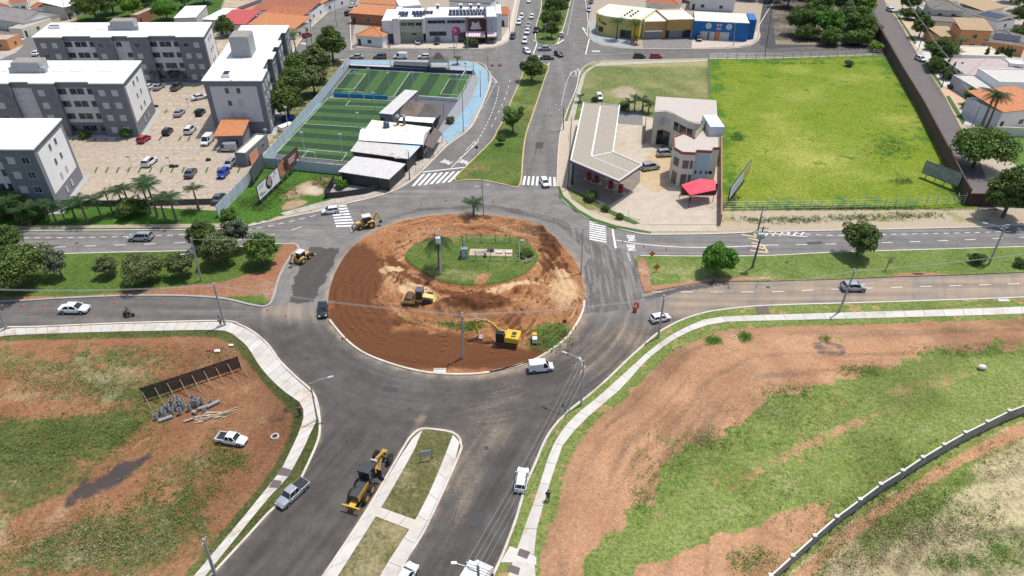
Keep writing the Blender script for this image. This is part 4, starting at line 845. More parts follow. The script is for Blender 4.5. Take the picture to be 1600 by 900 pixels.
def skew(o, k):
    for ch in kids(o):
        if ch.data is not None: ch.data.transform(Matrix(((1, k, 0, 0), (0, 1, 0, 0), (0, 0, 1, 0), (0, 0, 0, 1))))
        skew(ch, k)
for n_, k_ in (('', -.2), ('.001', -.2), ('.002', -.2), ('.003', .14)): skew(bpy.data.objects['apartment_building' + n_], k_)
def roofshape(kind, L, D, H, ov, mats, rise=None):
    mb = MB(); x0, x1, y0, y1 = -ov, L + ov, -ov, D + ov; rise = rise or min(L, D) * .18
    if kind == 'flat':
        mb.box(0.25, L - .25, .25, D - .25, H - .35, H - .22, 0)
        for a in ((0, L, 0, .25), (0, L, D - .25, D), (0, .25, .25, D - .25), (L - .25, L, .25, D - .25)): mb.box(a[0], a[1], a[2], a[3], H - .5, H, 1)
    elif kind == 'shed':
        mb.add([(x0, y0, H), (x1, y0, H), (x1, y1, H + rise), (x0, y1, H + rise), (x0, y0, H + .15), (x1, y0, H + .15), (x1, y1, H + rise + .15), (x0, y1, H + rise + .15)], [(3, 2, 1, 0), (4, 5, 6, 7), (0, 1, 5, 4), (1, 2, 6, 5), (2, 3, 7, 6), (3, 0, 4, 7)], 0)
    elif kind == 'gable':
        ym = (y0 + y1) / 2; h = H + rise
        mb.add([(x0, y0, H), (x1, y0, H), (x1, ym, h), (x0, ym, h), (x1, y1, H), (x0, y1, H)], [(0, 1, 2, 3), (3, 2, 4, 5)], 0)
        mb.add([(x0, y0, H - .12), (x1, y0, H - .12), (x1, y1, H - .12), (x0, y1, H - .12), (x0, y0, H), (x1, y0, H), (x1, y1, H), (x0, y1, H)], [(0, 1, 2, 3), (0, 1, 5, 4), (1, 2, 6, 5), (2, 3, 7, 6), (3, 0, 4, 7)], 1)
        mb.add([(0.02, 0.02, H), (0.02, D - .02, H), (0.02, D / 2, h - .25)], [(0, 1, 2)], 1); mb.add([(L - .02, .02, H), (L - .02, D - .02, H), (L - .02, D / 2, h - .25)], [(0, 1, 2)], 1)
        mb.tube([(x0, ym, h + .03), (x1, ym, h + .03)], .13, 6, 0)
    else:
        i = min(L, D) / 2 + ov
        if L >= D: a, b = (x0 + i, (y0 + y1) / 2), (x1 - i, (y0 + y1) / 2)
        else: a, b = ((x0 + x1) / 2, y0 + i), ((x0 + x1) / 2, y1 - i)
        h = H + rise; v = [(x0, y0, H), (x1, y0, H), (x1, y1, H), (x0, y1, H), (a[0], a[1], h), (b[0], b[1], h)]
        f = [(0, 1, 5, 4), (1, 2, 5), (2, 3, 4, 5), (3, 0, 4)] if L >= D else [(0, 1, 4), (1, 2, 5, 4), (2, 3, 5), (3, 0, 4, 5)]
        mb.add(v, f, 0); mb.add([(x0, y0, H - .15), (x1, y0, H - .15), (x1, y1, H - .15), (x0, y1, H - .15), (x0, y0, H), (x1, y0, H), (x1, y1, H), (x0, y1, H)], [(3, 2, 1, 0), (0, 1, 5, 4), (1, 2, 6, 5), (2, 3, 7, 6), (3, 0, 4, 7)], 1)
        for p in ((0, 4), (3, 4), (1, 5), (2, 5), (4, 5)) if L >= D else ((0, 4), (1, 4), (2, 5), (3, 5), (4, 5)):
            mb.tube([Vector(v[p[0]]) + Vector((0, 0, .04)), Vector(v[p[1]]) + Vector((0, 0, .04))], .12, 5, 0)
    return mb.build('roof', mats, None)
def house(label, fl, fr, depth, h, wall, roof='hip', rmat=None, wins=2, sidewins=2, ov=.5, solar=None, rise=None, name='house', door=True, cat='house', group=None):
    r, L = root_at(name, label, cat, fl, fr, h, group); D = depth
    b = MB(); b.box(0, L, 0, D, -.2, h - (.5 if roof == 'flat' else .13)); b.build('wall', [wall], r)
    ro = roofshape(roof, L, D, h, ov if roof != 'flat' else 0, [rmat or CLAY, wall if roof == 'flat' else WHITE], rise); ro.parent = r; KID.setdefault(r, []).append(ro)
    fl_ = max(1, int(h // 2.9))
    for k in range(fl_):
        for i in range(wins): window(r, L * (i + .7) / (wins + .4), 1.0 + 2.9 * k, 1.3, 1.1)
        for i in range(sidewins): window(r, D * (i + .6) / (sidewins + .2), 1.0 + 2.9 * k, 1.1, 1.1, face='right', L=L)
    if door:
        d = MB(); d.box(L * .06, L * .06 + 1.0, -.05, -.002, 0, 2.15); d.build('door', [DARK], r)
    if solar:
        x0, x1, y0, y1, n, m_ = solar; ri = rise or min(L, D) * .18; s = MB()
        zf = (lambda y: h + .25 + ri * ((y + ov) / (D + 2 * ov) if roof == 'shed' else min(1, (y + ov) / (D / 2 + ov)))) if roof != 'flat' else (lambda y: h + .0)
        for i in range(n):
            for j in range(m_):
                a = x0 + (x1 - x0) * i / n; b_ = y0 + (y1 - y0) * j / m_; c = a + (x1 - x0) / n * .92; d_ = b_ + (y1 - y0) / m_ * .92
                s.add([(a, b_, zf(b_)), (c, b_, zf(b_)), (c, d_, zf(d_)), (a, d_, zf(d_))], [(0, 1, 2, 3)])
        s.build('solar_panel', [SOLAR], r)
    return r
# left-hand side of the background
house('low house with weathered grey corrugated roof at the far left edge', (-25, 27), (36, 36), 14, 3.6, BEIGE, 'gable', FIBRE, 2, 1, .2)
house('flat beige walled yard building with dark window strip at the street corner', (33, 45), (79, 29), 5, 3.2, CREAM, 'flat', OLDC, 1, 1)
house('red hip roofed house behind the grey corrugated roof', (48, 12), (86, 10), 13, 3.8, WHITE, 'hip', CLAY)
house('red tiled house at the upper left corner of the photo', (-20, 15), (12, 10), 12, 3.8, WHITE, 'hip', CLAY)
house('small red roofed house between two larger red roofs at the far left', (16, 5), (40, 3), 9, 3.6, WHITE, 'gable', CLAYD)
house('orange rendered hut on the rounded street corner by the painted stop sign', (-18, 62), (10, 62), 7, 3.6, ORANGE, 'flat', OLDC, 1, 1)
house('pale blue-grey house with white fascia behind the trees at upper left', (100, 12), (124, 6), 12, 4.5, LGREY, 'shed', SHEETW)
house('bare brick building without plaster behind the garden trees', (214, 24), (252, 8), 3, 3.4, BRICK, 'flat', OLDC, 0, 0)
house('white flat roofed house nearest the back corner of the farthest apartment block', (272, 29), (306, 28), 16, 4.6, LGREY, 'shed', SHEETW, 1, 1, .1, rise=.5)
house('narrow white roofed outbuilding beside the red sheet roof', (316, 31), (336, 32), 15, 4.2, LGREY, 'shed', SHEETW, 1, 0, .1, rise=.5)
house('house with a bright red sheet roof beside the white outbuilding', (339, 38), (384, 39), 14, 3.6, WHITE, 'shed', REDSH, 1, 1, .2, rise=1.6)
house('small orange roofed house carrying a row of blue solar panels', (366, 14), (384, 18), 22, 3.5, BEIGE, 'gable', CLAYO, 1, 1, solar=(1.0, 4.5, 1, 16, 1, 8))
house('nearest of the three parallel red tiled roofs beside the left street', (389, 39), (460, 46), 10, 3.5, CREAM, 'shed', CLAYO, 2, 2, .3, rise=1.8)
house('middle one of the three parallel red tiled roofs beside the left street', (408, 25), (468, 30), 9, 3.7, WHITE, 'shed', CLAY, 2, 2, .3, rise=1.6)
house('farthest of the three parallel red tiled roofs beside the left street', (395, 16), (482, 20), 14, 3.6, WHITE, 'shed', CLAYD, 2, 2, .3, rise=2.0)
house('long house with orange tiles and carport at the top of the left street', (440, 0), (502, 7), 18, 3.6, WHITE, 'shed', CLAYO, 2, 2, .3, rise=2.0)
house('terracotta carport house on the right side of the left street', (547, 21), (602, 25), 9, 3.6, BRICK, 'shed', CLAYO, 1, 0, .5, rise=1.2)
house('white house with orange hip roof and dark garage next to the clinic', (556, 55), (597, 58), 10, 3.4, WHITE, 'hip', CLAYO, 1, 1, .4)
house('orange roofed house with pale gable behind the carport house', (562, 4), (622, 8), 16, 4.0, WHITE, 'gable', CLAYO, 2, 1)
house('tall white block behind the solar panels of the clinic', (624, 10), (658, 8), 14, 8.5, WHITE, 'flat', WROOF, 1, 1)
house('dark roofed hall behind the clinic', (702, 2), (765, 6), 20, 6.2, WHITE, 'shed', M('dark_roof', (.12, .12, .125), .8), 1, 1, .2, rise=1)
house('red roofed house half hidden behind the clinic near the avenue', (783, 24), (794, 24), 8, 4, WHITE, 'shed', CLAY, 0, 0, .2, rise=1)
house('red tiled house behind the yellow corner shop', (1010, 3), (1058, 7), 12, 4.2, WHITE, 'hip', CLAY, 1, 1)
house('white house with garden walls behind the blue shop', (1080, -8), (1150, -4), 14, 5.5, WHITE, 'hip', CLAYP, 2, 1)
# ------ clinic and cafe row: one building
rc, Lc = root_at('corner_clinic', 'white and pale green clinic and cafe with solar panels and striped awnings', 'building', (596, 30), (782, 28), 8)
k = Lc / 186.0
def CX(px): return (px - 596) * k
GREEN = M('sage_wall', (.34, .40, .30), .85, .08, .6); PINKW = M('pale_pink_wall', (.70, .62, .60), .85, .05); LILAC = M('pale_lilac_wall', (.52, .51, .56), .85, .06, .5); BROWNW = M('dark_brown_cladding', (.085, .045, .04), .7, .2, 1)
b = MB(); b.box(0, CX(613), 0, 16, -.2, 7.4); b.box(CX(613), CX(623), -1.2, 16, -.2, 8.3, 1); b.box(CX(623), CX(659), 1.2, 16, -.2, 7.7, 2); b.box(CX(623), CX(659), 0, 1.2, 3.5, 7.7, 2)
b.box(CX(659), CX(663), -1.0, 3, 3.4, 8.2, 1); b.box(CX(663), CX(728), .6, 16, -.2, 7.9, 3); b.box(CX(728), CX(757), .2, 16, -.2, 7.8, 4); b.box(CX(757), CX(760), -1.5, 8, -.2, 8.0, 4); b.box(CX(760), CX(776), -.6, 14, -.2, 8.4, 3); b.box(CX(776), CX(784), 2, 15, -.2, 8.9, 0)
b.build('wall', [WHITE, PINKW, GREEN, LILAC, BROWNW], rc)
b = MB(); b.box(.3, CX(612), .4, 15.8, 7.4, 7.5); b.box(CX(624), CX(658), .3, 15.8, 7.7, 7.8); b.box(CX(664), CX(756), .9, 15.8, 7.9, 8.0); b.box(CX(663), CX(728), .6, .9, 7.9, 8.2); b.box(CX(761), CX(775), -.4, 13.8, 8.4, 8.5); b.build('roof', [WROOF], rc)
for (x0, x1, n, y0, y1) in ((620, 636, 3, 3, 8), (641, 675, 6, 5.5, 9), (645, 660, 3, 2.5, 5.3), (700, 758, 10, 3, 6.5), (700, 760, 11, 8.5, 10)):
    s = MB()
    for i in range(n):
        a = CX(x0) + (CX(x1) - CX(x0)) * i / n; c = a + (CX(x1) - CX(x0)) / n * .9
        for y in np.arange(y0, y1 - .5, 1.75): s.add([(a, y, 8.1), (c, y, 8.1), (c, y + 1.6, 8.5), (a, y + 1.6, 8.5)], [(0, 1, 2, 3)])
    s.build('solar_panel', [SOLAR], rc)
for x0, x1, z0, z1, y in ((625, 634, 5.7, 6.7, 0), (636, 647, 5.7, 6.7, 0), (649, 658, 5.7, 6.7, 0), (641, 648, 2.4, 3.0, 1.2), (667, 695, 6.2, 7.2, .6), (698, 726, 6.2, 7.2, .6), (669, 696, 2.2, 3.6, .6)):
    window(rc, CX((x0 + x1) / 2), z0, CX(x1) - CX(x0), z1 - z0, y)
d = MB(); d.box(CX(597), CX(612), -.06, -.002, 0, 3.2); d.build('garage_door', [M('garage_navy', (.05, .055, .075), .6, .1)], rc)
d = MB(); d.box(CX(705), CX(708), .52, .598, 0, 3.0); d.box(CX(714), CX(727), .5, .598, 0, 3.2); d.build('door', [GL], rc)
AWN = ribmat('striped_awning', (.72, .55, .57), 'X', .8, .8, .05)
m_, n_, bs_ = newmat('pink_white_stripes'); wv_ = n_.nodes.new('ShaderNodeTexWave'); wv_.bands_direction = 'X'; wv_.inputs['Scale'].default_value = .55
n_.links.new(coords(n_, False), wv_.inputs['Vector']); n_.links.new(mixc(n_, sstep(n_, wv_.outputs['Fac'], .45, .55), (.72, .68, .68), (.62, .30, .36)), bs_.inputs['Base Color'])
for x0, x1 in ((727, 757), (761, 775)):
    a = MB(); a.add([(CX(x0), .1 - (x0 > 740) * .8, 3.6), (CX(x1), .1 - (x0 > 740) * .8, 3.6), (CX(x1), -2.4, 2.6), (CX(x0), -2.4, 2.6), (CX(x0), -2.4, 2.2), (CX(x1), -2.4, 2.2)], [(0, 1, 2, 3), (3, 2, 5, 4)]); a.build('awning', [m_], rc)
em = MB(); ex = CX(743)
em.prism([(ex + a, b_) for a, b_ in [(-1.9, 0), (-1.7, .9), (-1.3, 1.3), (-1.4, 2.2), (-.9, 2.5), (-.5, 2.0), (.3, 2.0), (.7, 2.5), (1.2, 2.3), (1.1, 1.5), (1.6, .9), (1.9, 0)]], 0, .06)
e = em.build('emblem', [M('emblem_silver', (.55, .54, .54), .4, .1)], rc); e.rotation_euler = (R(90), 0, 0); e.location = (0, .19, 4.3)
for i, ch in enumerate('SLAA'): text(ch, 1.0, M('sign_grey', (.2, .2, .21)), rc, (CX(768), -.62, 7.4 - i * 1.0), (R(90), 0, 0), 1, 'lettering', .02, .01)
for i, px in enumerate((681, 719, 735, 748)):
    u = MB(); u.box(CX(px) - .6, CX(px) + .6, 13, 14.2, 8.0, 9.5); u.box(CX(px) - .4, CX(px) + .4, 12.97, 12.999, 8.3, 9.2, 1); u.build('roof_unit', [WHITE, DARK], rc)
# ------ yellow, ochre, blue shops
YEL = M('yellow_wall', (.62, .52, .16), .85, .06, .5, dirt=((.5, .42, .16), .4)); YEL2 = M('bright_yellow_wall', (.70, .50, .02), .8, .05); OCH = M('ochre_wall', (.44, .28, .09), .85, .07, .5, dirt=((.34, .22, .08), .4)); BLU = M('blue_wall', (.02, .135, .37), .8, .08, .5, dirt=((.03, .11, .28), .5))
ry, Ly = root_at('corner_shop', 'rounded yellow corner shop with lettering and dark windows', 'shop', (934, 23), (1003, 31), 6.5)
out = [(-2.2, 17), (-2.2, 6), (-1.6, 3), (.2, .5), (3, -1.0), (6, -1.4), (Ly, -1.4), (Ly, 17)]
b = MB(); b.prism(out, -.2, 6.3); b.box(Ly - 2.6, Ly + .01, -2.0, -1.4, -.2, 6.9, 1); b.build('wall', [YEL, YEL2], ry)
b = MB(); b.prism([(x * .985 + .1, y * .985 + .15) for x, y in out], 6.3, 6.55); b.build('roof', [CREAM], ry)
for i in range(4):
    for j in range(2): q = MB(); q.cyl((9.2 + j * 2.2, 2.0 + i * 2.6, 6.5), (9.2 + j * 2.2, 2.0 + i * 2.6, 7.0), .35); q.build('roof_vent', [DARK], ry)
window(ry, 11.3, .2, 4.2, 2.6, -1.4, name='shop_window')
for a_, b__ in (((-1.6, 3), (.2, .5)), ((.2, .5), (3, -1))):
    A_ = Vector((a_[0], a_[1], 0)); B_ = Vector((b__[0], b__[1], 0)); nn = Vector((B_ - A_).yx.to_3d()) if False else Vector(((B_ - A_).y, -(B_ - A_).x, 0)).normalized(); g = MB(); p = A_.lerp(B_, .1) + nn * .02; q = A_.lerp(B_, .9) + nn * .02
    g.add([(p.x, p.y, .9), (q.x, q.y, .9), (q.x, q.y, 2.7), (p.x, p.y, 2.7)], [(0, 1, 2, 3)]); g.build('shop_window', [GL], ry)
cv = MB(); cv.tube([(1.0, -.35, 5.6), (.6, -.2, 5.2), (.9, -.3, 4.6), (1.8, -.75, 4.2), (2.6, -1.05, 3.8), (3.6, -1.35, 3.7)], .13, 6); cv.tube([(2.2, -1.0, 4.3), (3.2, -1.3, 4.1), (3.9, -1.4, 3.9)], .1, 6); cv.build('lettering', [DARK], ry)
ro, Lo = root_at('ochre_shop', 'two joined ochre shop units with grey roller doors', 'shop', (1007, 33), (1083, 31), 6.0)
b = MB(); b.box(.1, Lo * .46, 0, 15, -.2, 5.6); b.box(Lo * .46 + .02, Lo - .1, -1.0, 15, 2.9, 6.3); b.box(Lo * .46 + .02, Lo - .1, 0.5, 15, -.2, 2.9, 1); b.box(0, .1, -.3, 15, -.2, 6.4, 2); b.box(Lo - .1, Lo + .3, -.3, 15, -.2, 6.4, 2); b.build('wall', [OCH, DARK, WHITE], ro)
b = MB(); b.box(.3, Lo * .46 - .2, .3, 14.8, 5.6, 5.75); b.box(Lo * .46 + .2, Lo - .3, -.7, 12, 6.3, 6.42); b.build('roof', [WROOF], ro)
for x0, x1, y in ((.6, Lo * .36, -.02), (Lo * .55, Lo * .82, .48)):
    d = MB(); d.box(x0, x1, y - .05, y - .002 + .02, 0, 2.3); d.build('roller_door', [ribmat('roller_steel', (.30, .30, .31), 'Z', .2)], ro)
    d = MB(); d.box(x0 - .3, x1 + .3, y - 1.0, y - .02, 2.45, 2.75); d.build('canopy', [LGREY], ro)
rb_, Lb = root_at('blue_shop', 'bright blue shop with white glazed doors, orange door and oval signs', 'shop', (1085, 33), (1172, 37), 6.0)
b = MB(); b.box(0, Lb, 0, 14, -.2, 5.9); b.box(Lb, Lb + 2.5, 3.5, 13, -.2, 6.4); b.build('wall', [BLU], rb_)
b = MB(); b.box(.2, Lb - .2, .25, 13.8, 5.9, 6.02); b.build('roof', [CREAM], rb_)
for x0, x1, m in ((.14, .26, WHITE), (.27, .31, GL), (.32, .40, WHITE), (.5, .66, WHITE)):
    window(rb_, Lb * (x0 + x1) / 2, .1, Lb * (x1 - x0), 2.5, 0, mat=LGREY if m is WHITE else GL, frame=WHITE, name='glazed_door')
d = MB(); d.box(Lb * .42, Lb * .49, -.06, -.002, 0, 2.8); d.build('door', [M('orange_door', (.62, .17, .04), .6)], rb_)
for xx in (.27, .64):
    s = MB(); s.cyl((Lb * xx, -.08, 4.6), (Lb * xx, -.002, 4.6), .95, n=20); e = s.build('oval_sign', [WHITE], rb_); s = MB(); s.cyl((Lb * xx, -.10, 4.6), (Lb * xx, -.082, 4.6), .7, n=20); s.build('sign_face', [M('sign_blue_grey', (.45, .52, .62))], e)
s = MB(); cx_ = Lb * .46
for a, b__ in ((-.8, 5.0), (.8, 5.0), (0, 4.4), (-.5, 3.8), (.5, 3.8)): s.cyl((cx_ + a * .6, -.09, b__), (cx_ + a * .6, -.002, b__), .45, n=12, m=0 if a else 1)
s.build('emblem', [M('emblem_lilac', (.5, .42, .6)), M('emblem_red', (.5, .06, .08))], rb_)
# ------ right-hand estate
house('grey tiled two storey villa with hipped roof at the top of the estate', (1457, 14), (1507, 17), 12, 6.4, BEIGE, 'hip', CLAYG, 2, 1)
house('pale villa wing with flat terraces along the estate road', (1433, 8), (1456, 28), 9, 3.6, BEIGE, 'flat', OLDC, 1, 1)
house('low grey tiled wing with small solar panel in front of the villa', (1455, 33), (1500, 36), 8, 3.4, BEIGE, 'shed', CLAYG, 1, 1, .4, rise=1.2, solar=(7.8, 10.5, 2, 5.5, 2, 2))
house('tan roofed house at the top right, ridge sloping down to the left', (1537, 18), (1570, 11), 12, 3.8, WHITE, 'shed', CLAYT, 1, 1, .8, rise=1.8)
house('solar roofed pale house between the two tan roofs', (1520, 24), (1560, 34), 9, 3.4, WHITE, 'shed', CLAYG, 1, 1, .3, solar=(.5, 8.5, 1, 7, 5, 3), rise=1.0)
house('orange two storey house with mossy tan roof', (1503, 47), (1550, 49), 9, 6.4, ORANGE, 'shed', CLAYT, 1, 1, .5, rise=1.6)
house('orange single storey wing with dark solar collector on its brown roof', (1533, 63), (1602, 72), 13, 3.4, ORANGE, 'hip', CLAYG, 3, 1, .4, solar=(3, 10.5, 1, 4.8, 8, 1))
house('orange garage wing with mossy roof facing the estate road', (1470, 58), (1502, 58), 10, 3.4, ORANGE, 'shed', CLAYT, 0, 0, .3, rise=.8)
house('low white courtyard building between the orange house and the pink roof', (1503, 86), (1572, 88), 11, 2.8, WHITE, 'flat', M('terrace_tan', (.55, .48, .38), .9), 0, 0, door=False)
house('wide house with pale pink hipped tile roof', (1512, 117), (1620, 120), 15, 3.4, WHITE, 'hip', CLAYP, 3, 1, .6)
house('white cube shaped water tower room on the pink roof house', (1578, 99), (1602, 101), 5, 5.8, WHITE, 'flat', WROOF, 1, 0, door=False)
house('modern white house with terraced flat roofs, tall upper storey at the right', (1562, 128), (1640, 130), 12, 5.6, WHITE, 'flat', M('gravel_roof', (.50, .47, .42), .9), 2, 1)
house('flat roofed garage block of the modern white house facing the estate road', (1526, 139), (1568, 139), 12, 3.6, LGREY, 'flat', M('gravel_roof', (.50, .47, .42)), 1, 0)
house('low rear terrace of the modern white house behind the palm', (1535, 152), (1592, 153), 5, 3.4, LGREY, 'flat', M('gravel_roof', (.50, .47, .42)), 2, 0)
house('white house with orange tiled roof beside the palms', (1566, 176), (1640, 168), 11, 4.6, WHITE, 'shed', CLAYO, 1, 0, .4, rise=1.5)
gw = MB(); a = P(1553, 212); b__ = P(1640, 216); ribbon('x', [a, b__], .25, 0, 2.3, None, mb=gw); o = gw.build('garden_wall', [CREAM]); tag(o, 'cream garden wall in front of the orange roofed house', 'wall')
# guard house and service hut
house('small gate house with orange tiled roof in the apartment parking', (338, 213), (377, 212), 7, 3.2, GREYW, 'shed', CLAYO, 2, 0, .5, rise=1.2, name='gate_house', cat='building', door=False)
house('narrow grey service hut with orange band beside the sheet fence', (366, 239), (384, 240), 11, 3.2, GREYW, 'flat', CREAM, 0, 2, name='service_hut', cat='building', door=False)
d = MB(); g = bpy.data.objects['service_hut']; d.box(3.02, 3.08, .5, 4.5, .2, 2.6); d.build('orange_band', [M('salmon_paint', (.65, .30, .19), .8)], g)
# ------------------------------------------------------------ petrol station
rs = thing('filling_station_canopy', 'bent filling station canopy with beige ribbed roof and white trim', 'canopy', tuple(P(930, 290)[:2]) + (0.16,))
def loc(px, py, z=0):
    p = P(px, py, z); return (p.x - rs.location.x, p.y - rs.location.y)
CH_ = 5.6; cz = [loc(*q, CH_) for q in [(912, 161), (968, 165), (957.5, 238), (1003, 258), (967, 283), (892, 251)]]
v0, v1 = loc(938, 167, CH_), loc(924, 245, CH_); v2 = loc(984, 270, CH_)
CAN = ribmat('beige_canopy_sheet', (.33, .285, .22), 'X', .45, .6, .08, world=True, dirt=((.31, .28, .235), .5))
b = MB(); b.prism([(x * .995, y * .995) for x, y in cz], CH_ - .6, CH_ - .12, 1, 0); b.build('roof', [CAN, M('soffit', (.5, .49, .47))], rs)
tr = MB(); ribbon('t', cz, .26, CH_ - .65, CH_ + .05, None, closed=True, mb=tr); tr.beam(v0 + (CH_ - .1,), v1 + (CH_ - .1,), .32, .12); tr.beam(v1 + (CH_ - .1,), cz[2] + (CH_ - .1,), .25, .12); tr.beam(v1 + (CH_ - .1,), v2 + (CH_ - .1,), .16, .1)
tr.build('white_trim', [WHITE], rs)
fs = MB(); ribbon('t', [cz[3], cz[4], cz[5], cz[0]], .42, CH_ - .6, CH_ - .25, None, mb=fs); fs.build('purple_fascia', [M('plum_fascia', (.13, .05, .09), .5)], rs)
for q in ((894, 289), (950, 236), (965, 300), (905, 215), (955, 250)):
    x, y = loc(*q); c = MB(); c.box(x - .2, x + .2, y - .2, y + .2, 0, CH_ - .6); c.build('column', [DARK if q[0] < 900 else WHITE], rs)
PUMPR = M('pump_red', (.30, .03, .04), .5)
for i, (px, py) in enumerate(((920, 283), (932, 287), (954, 296), (969, 303))):
    p = P(px, py); t = thing('fuel_pump', 'dark red fuel pump under the canopy, %s from the left' % ORD[i], 'fuel pump', (p.x, p.y, .17), R(-30), 'fuel pumps under the canopy')
    b = MB(); b.box(-.45, .45, -.3, .3, 0, 2.0); b.build('cabinet', [PUMPR], t, bevel=.03); b = MB(); b.box(-.35, .35, -.32, -.302, 1.3, 1.75); b.build('screen', [GL], t); b = MB(); b.box(-1.2, 1.2, -.6, .6, -.02, .14); b.build('island_base', [OLDC], t)
    b = MB(); b.tube([(.47, 0, 1.4), (.65, 0, 1.0), (.6, -.1, .4), (.47, 0, .9)], .03, 6); b.build('hose', [BLACK], t)
# petrol station shop: curved front block and angled front block
ra = thing('station_shop', 'two storey cream shop building with curved facade and ribbed beige roof', 'building', tuple(P(1040, 285)[:2]) + (.16,))
def lo2(px, py, z=0):
    p = P(px, py, z); return (p.x - ra.location.x, p.y - ra.location.y)
fr_ = [lo2(*q, 8.2) for q in [(1023, 175), (1040, 174), (1052, 178), (1063, 184), (1075, 190), (1085, 193), (1107, 195), (1121, 196)]]
bk = [lo2(*q, 8.2) for q in [(1119, 157), (1025, 151)]]
b = MB(); b.prism(fr_ + bk, -.1, 8.1); b.build('wall', [CREAM], ra)
inn = [(x * .99, y + (-.3 if y > bk[0][1] - 1 else .35)) for x, y in fr_ + bk]; b = MB(); b.prism(inn, 8.1, 8.22); b.build('roof', [ribmat('shop_roof_sheet', (.47, .41, .35), 'X', .6, .6, .06)], ra)
for i in range(len(fr_) - 1):
    A_, B_ = Vector(fr_[i] + (0,)), Vector(fr_[i + 1] + (0,)); d_ = (B_ - A_); nn = Vector((d_.y, -d_.x, 0)).normalized() * .04
    for (a, c, z0, z1, m) in {0: [(.55, .95, 4.9, 6.6, LGREY), (.45, .98, .1, 3.6, GL)], 1: [(.0, .8, 4.9, 6.6, SHUT), (0, .95, .1, 3.6, GL)], 2: [(.3, .95, 4.6, 6.6, GL)], 3: [(.05, .95, 4.6, 6.6, GL)], 4: [(.05, .9, 4.6, 6.6, GL)]}.get(i, []):
        p, q = A_.lerp(B_, a) + nn, A_.lerp(B_, c) + nn; g = MB(); g.add([(p.x, p.y, z0), (q.x, q.y, z0), (q.x, q.y, z1), (p.x, p.y, z1)], [(0, 1, 2, 3)]); g.build('window', [m], ra)
f2 = [lo2(*q, 7.6) for q in [(1054, 233), (1066, 240), (1086, 241), (1088, 237), (1112, 238), (1114, 233), (1124, 233), (1124, 198), (1107, 195), (1092, 208), (1085, 218), (1069, 210), (1053, 216)]]
b = MB(); b.prism(f2, -.1, 7.5); b.build('wall', [CREAM], ra)
b = MB(); b.prism([(x * .99, y) for x, y in f2], 7.5, 7.55, 0); ribbon('t', f2, .22, 7.3, 7.85, None, closed=True, mb=b, m=1); b.build('roof', [ribmat('shop_roof_sheet', (.56, .50, .44)), M('brick_red_trim', (.26, .10, .07), .8)], ra)
b = MB(); q = [f2[3], f2[4]]; b.beam((q[0][0], q[0][1] - .03, 3.7), (q[1][0], q[1][1] - .03, 3.7), .1, 7.2); b.build('pale_blue_front', [M('pale_blue_wall', (.40, .50, .56), .85, .05)], ra)
b = MB(); x, y = lo2(1109, 210, 7.6); b.box(x - .5, x + 2.6, y - 1.2, y + 6, 7.5, 9.6); b.build('tank_room', [M('pale_tank', (.55, .57, .6), .8)], ra)
b = MB(); b.add([f2[8] + (8.0,), f2[10] + (7.7,), f2[10] + (9.2,), f2[8] + (9.6,)], [(0, 1, 2, 3)]); b.build('yellow_gable', [M('pale_yellow_wall', (.62, .58, .40), .85, .05)], ra)
for s_, (i, spans) in enumerate(((0, [(.1, .75)]), (1, [(.15, .62), (.72, .98)]))):
    A_, B_ = Vector(f2[i] + (0,)), Vector(f2[i + 1] + (0,)); d_ = (B_ - A_); nn = Vector((d_.y, -d_.x, 0)).normalized() * .04
    for a, c in spans:
        for z0, z1 in ((.2, 2.9), (4.2, 6.0)):
            p, q = A_.lerp(B_, a) + nn, A_.lerp(B_, c) + nn; g = MB(); g.add([(p.x, p.y, z0), (q.x, q.y, z0), (q.x, q.y, z1), (p.x, p.y, z1)], [(0, 1, 2, 3)]); g.build('window', [M('blind_glass', (.14, .12, .12), .3, .3, 1)], ra)
for a in (.1, .45, .8):
    p = Vector(f2[3] + (0,)).lerp(Vector(f2[4] + (0,)), a); g = MB(); g.box(p.x, p.x + 1.4, p.y - .12, p.y - .085, 2.6, 3.3); g.build('window', [GL], ra)
# red awning tent
tt = thing('red_awning', 'bright red sheet awning over a wash bay beside the boundary wall', 'awning', tuple(P(1092, 310)[:2]) + (.16,))
def lt(px, py, z=0):
    p = P(px, py, z); return (p.x - tt.location.x, p.y - tt.location.y, z)
b = MB(); pts = [lt(1078, 306, 2.8), lt(1118, 298, 2.8), lt(1118, 283, 3.4), lt(1094, 280, 3.6), lt(1064, 290, 3.1)]
b.add(pts + [(x, y, z - .08) for x, y, z in pts], [(0, 1, 2, 3, 4), (9, 8, 7, 6, 5)] + [(i, (i + 1) % 5, 5 + (i + 1) % 5, 5 + i) for i in range(5)]); b.build('cover', [M('red_sheet', (.62, .035, .07), .6, .08, .7)], tt)
for x, y, z in pts[:2] + pts[4:]: b = MB(); b.cyl((x * .96, y + .2, 0), (x * .96, y + .2, z), .06); b.build('post', [DARK], tt)
b = MB(); b.box(-3.4, 3.8, 1.4, 1.5, 0, 2.4); b.build('back_screen', [M('maroon_screen', (.14, .04, .045), .8)], tt)
# dark metal gate beside the station shop
o = ribbon('side_gate', [P(1008, 197), P(1006, 226)], .12, .1, 2.6, DARK, kind=None); tag(o, 'dark metal side gate between canopy and station shop', 'gate')
# boundary wall right of the station shop
o = ribbon('boundary_wall', [P(1125, 200), P(1124.5, 353)], .25, 0, 2.4, M('maroon_coping_wall', (.34, .18, .14), .85), kind=None); tag(o, 'thin boundary wall between the station yard and the green field', 'wall')
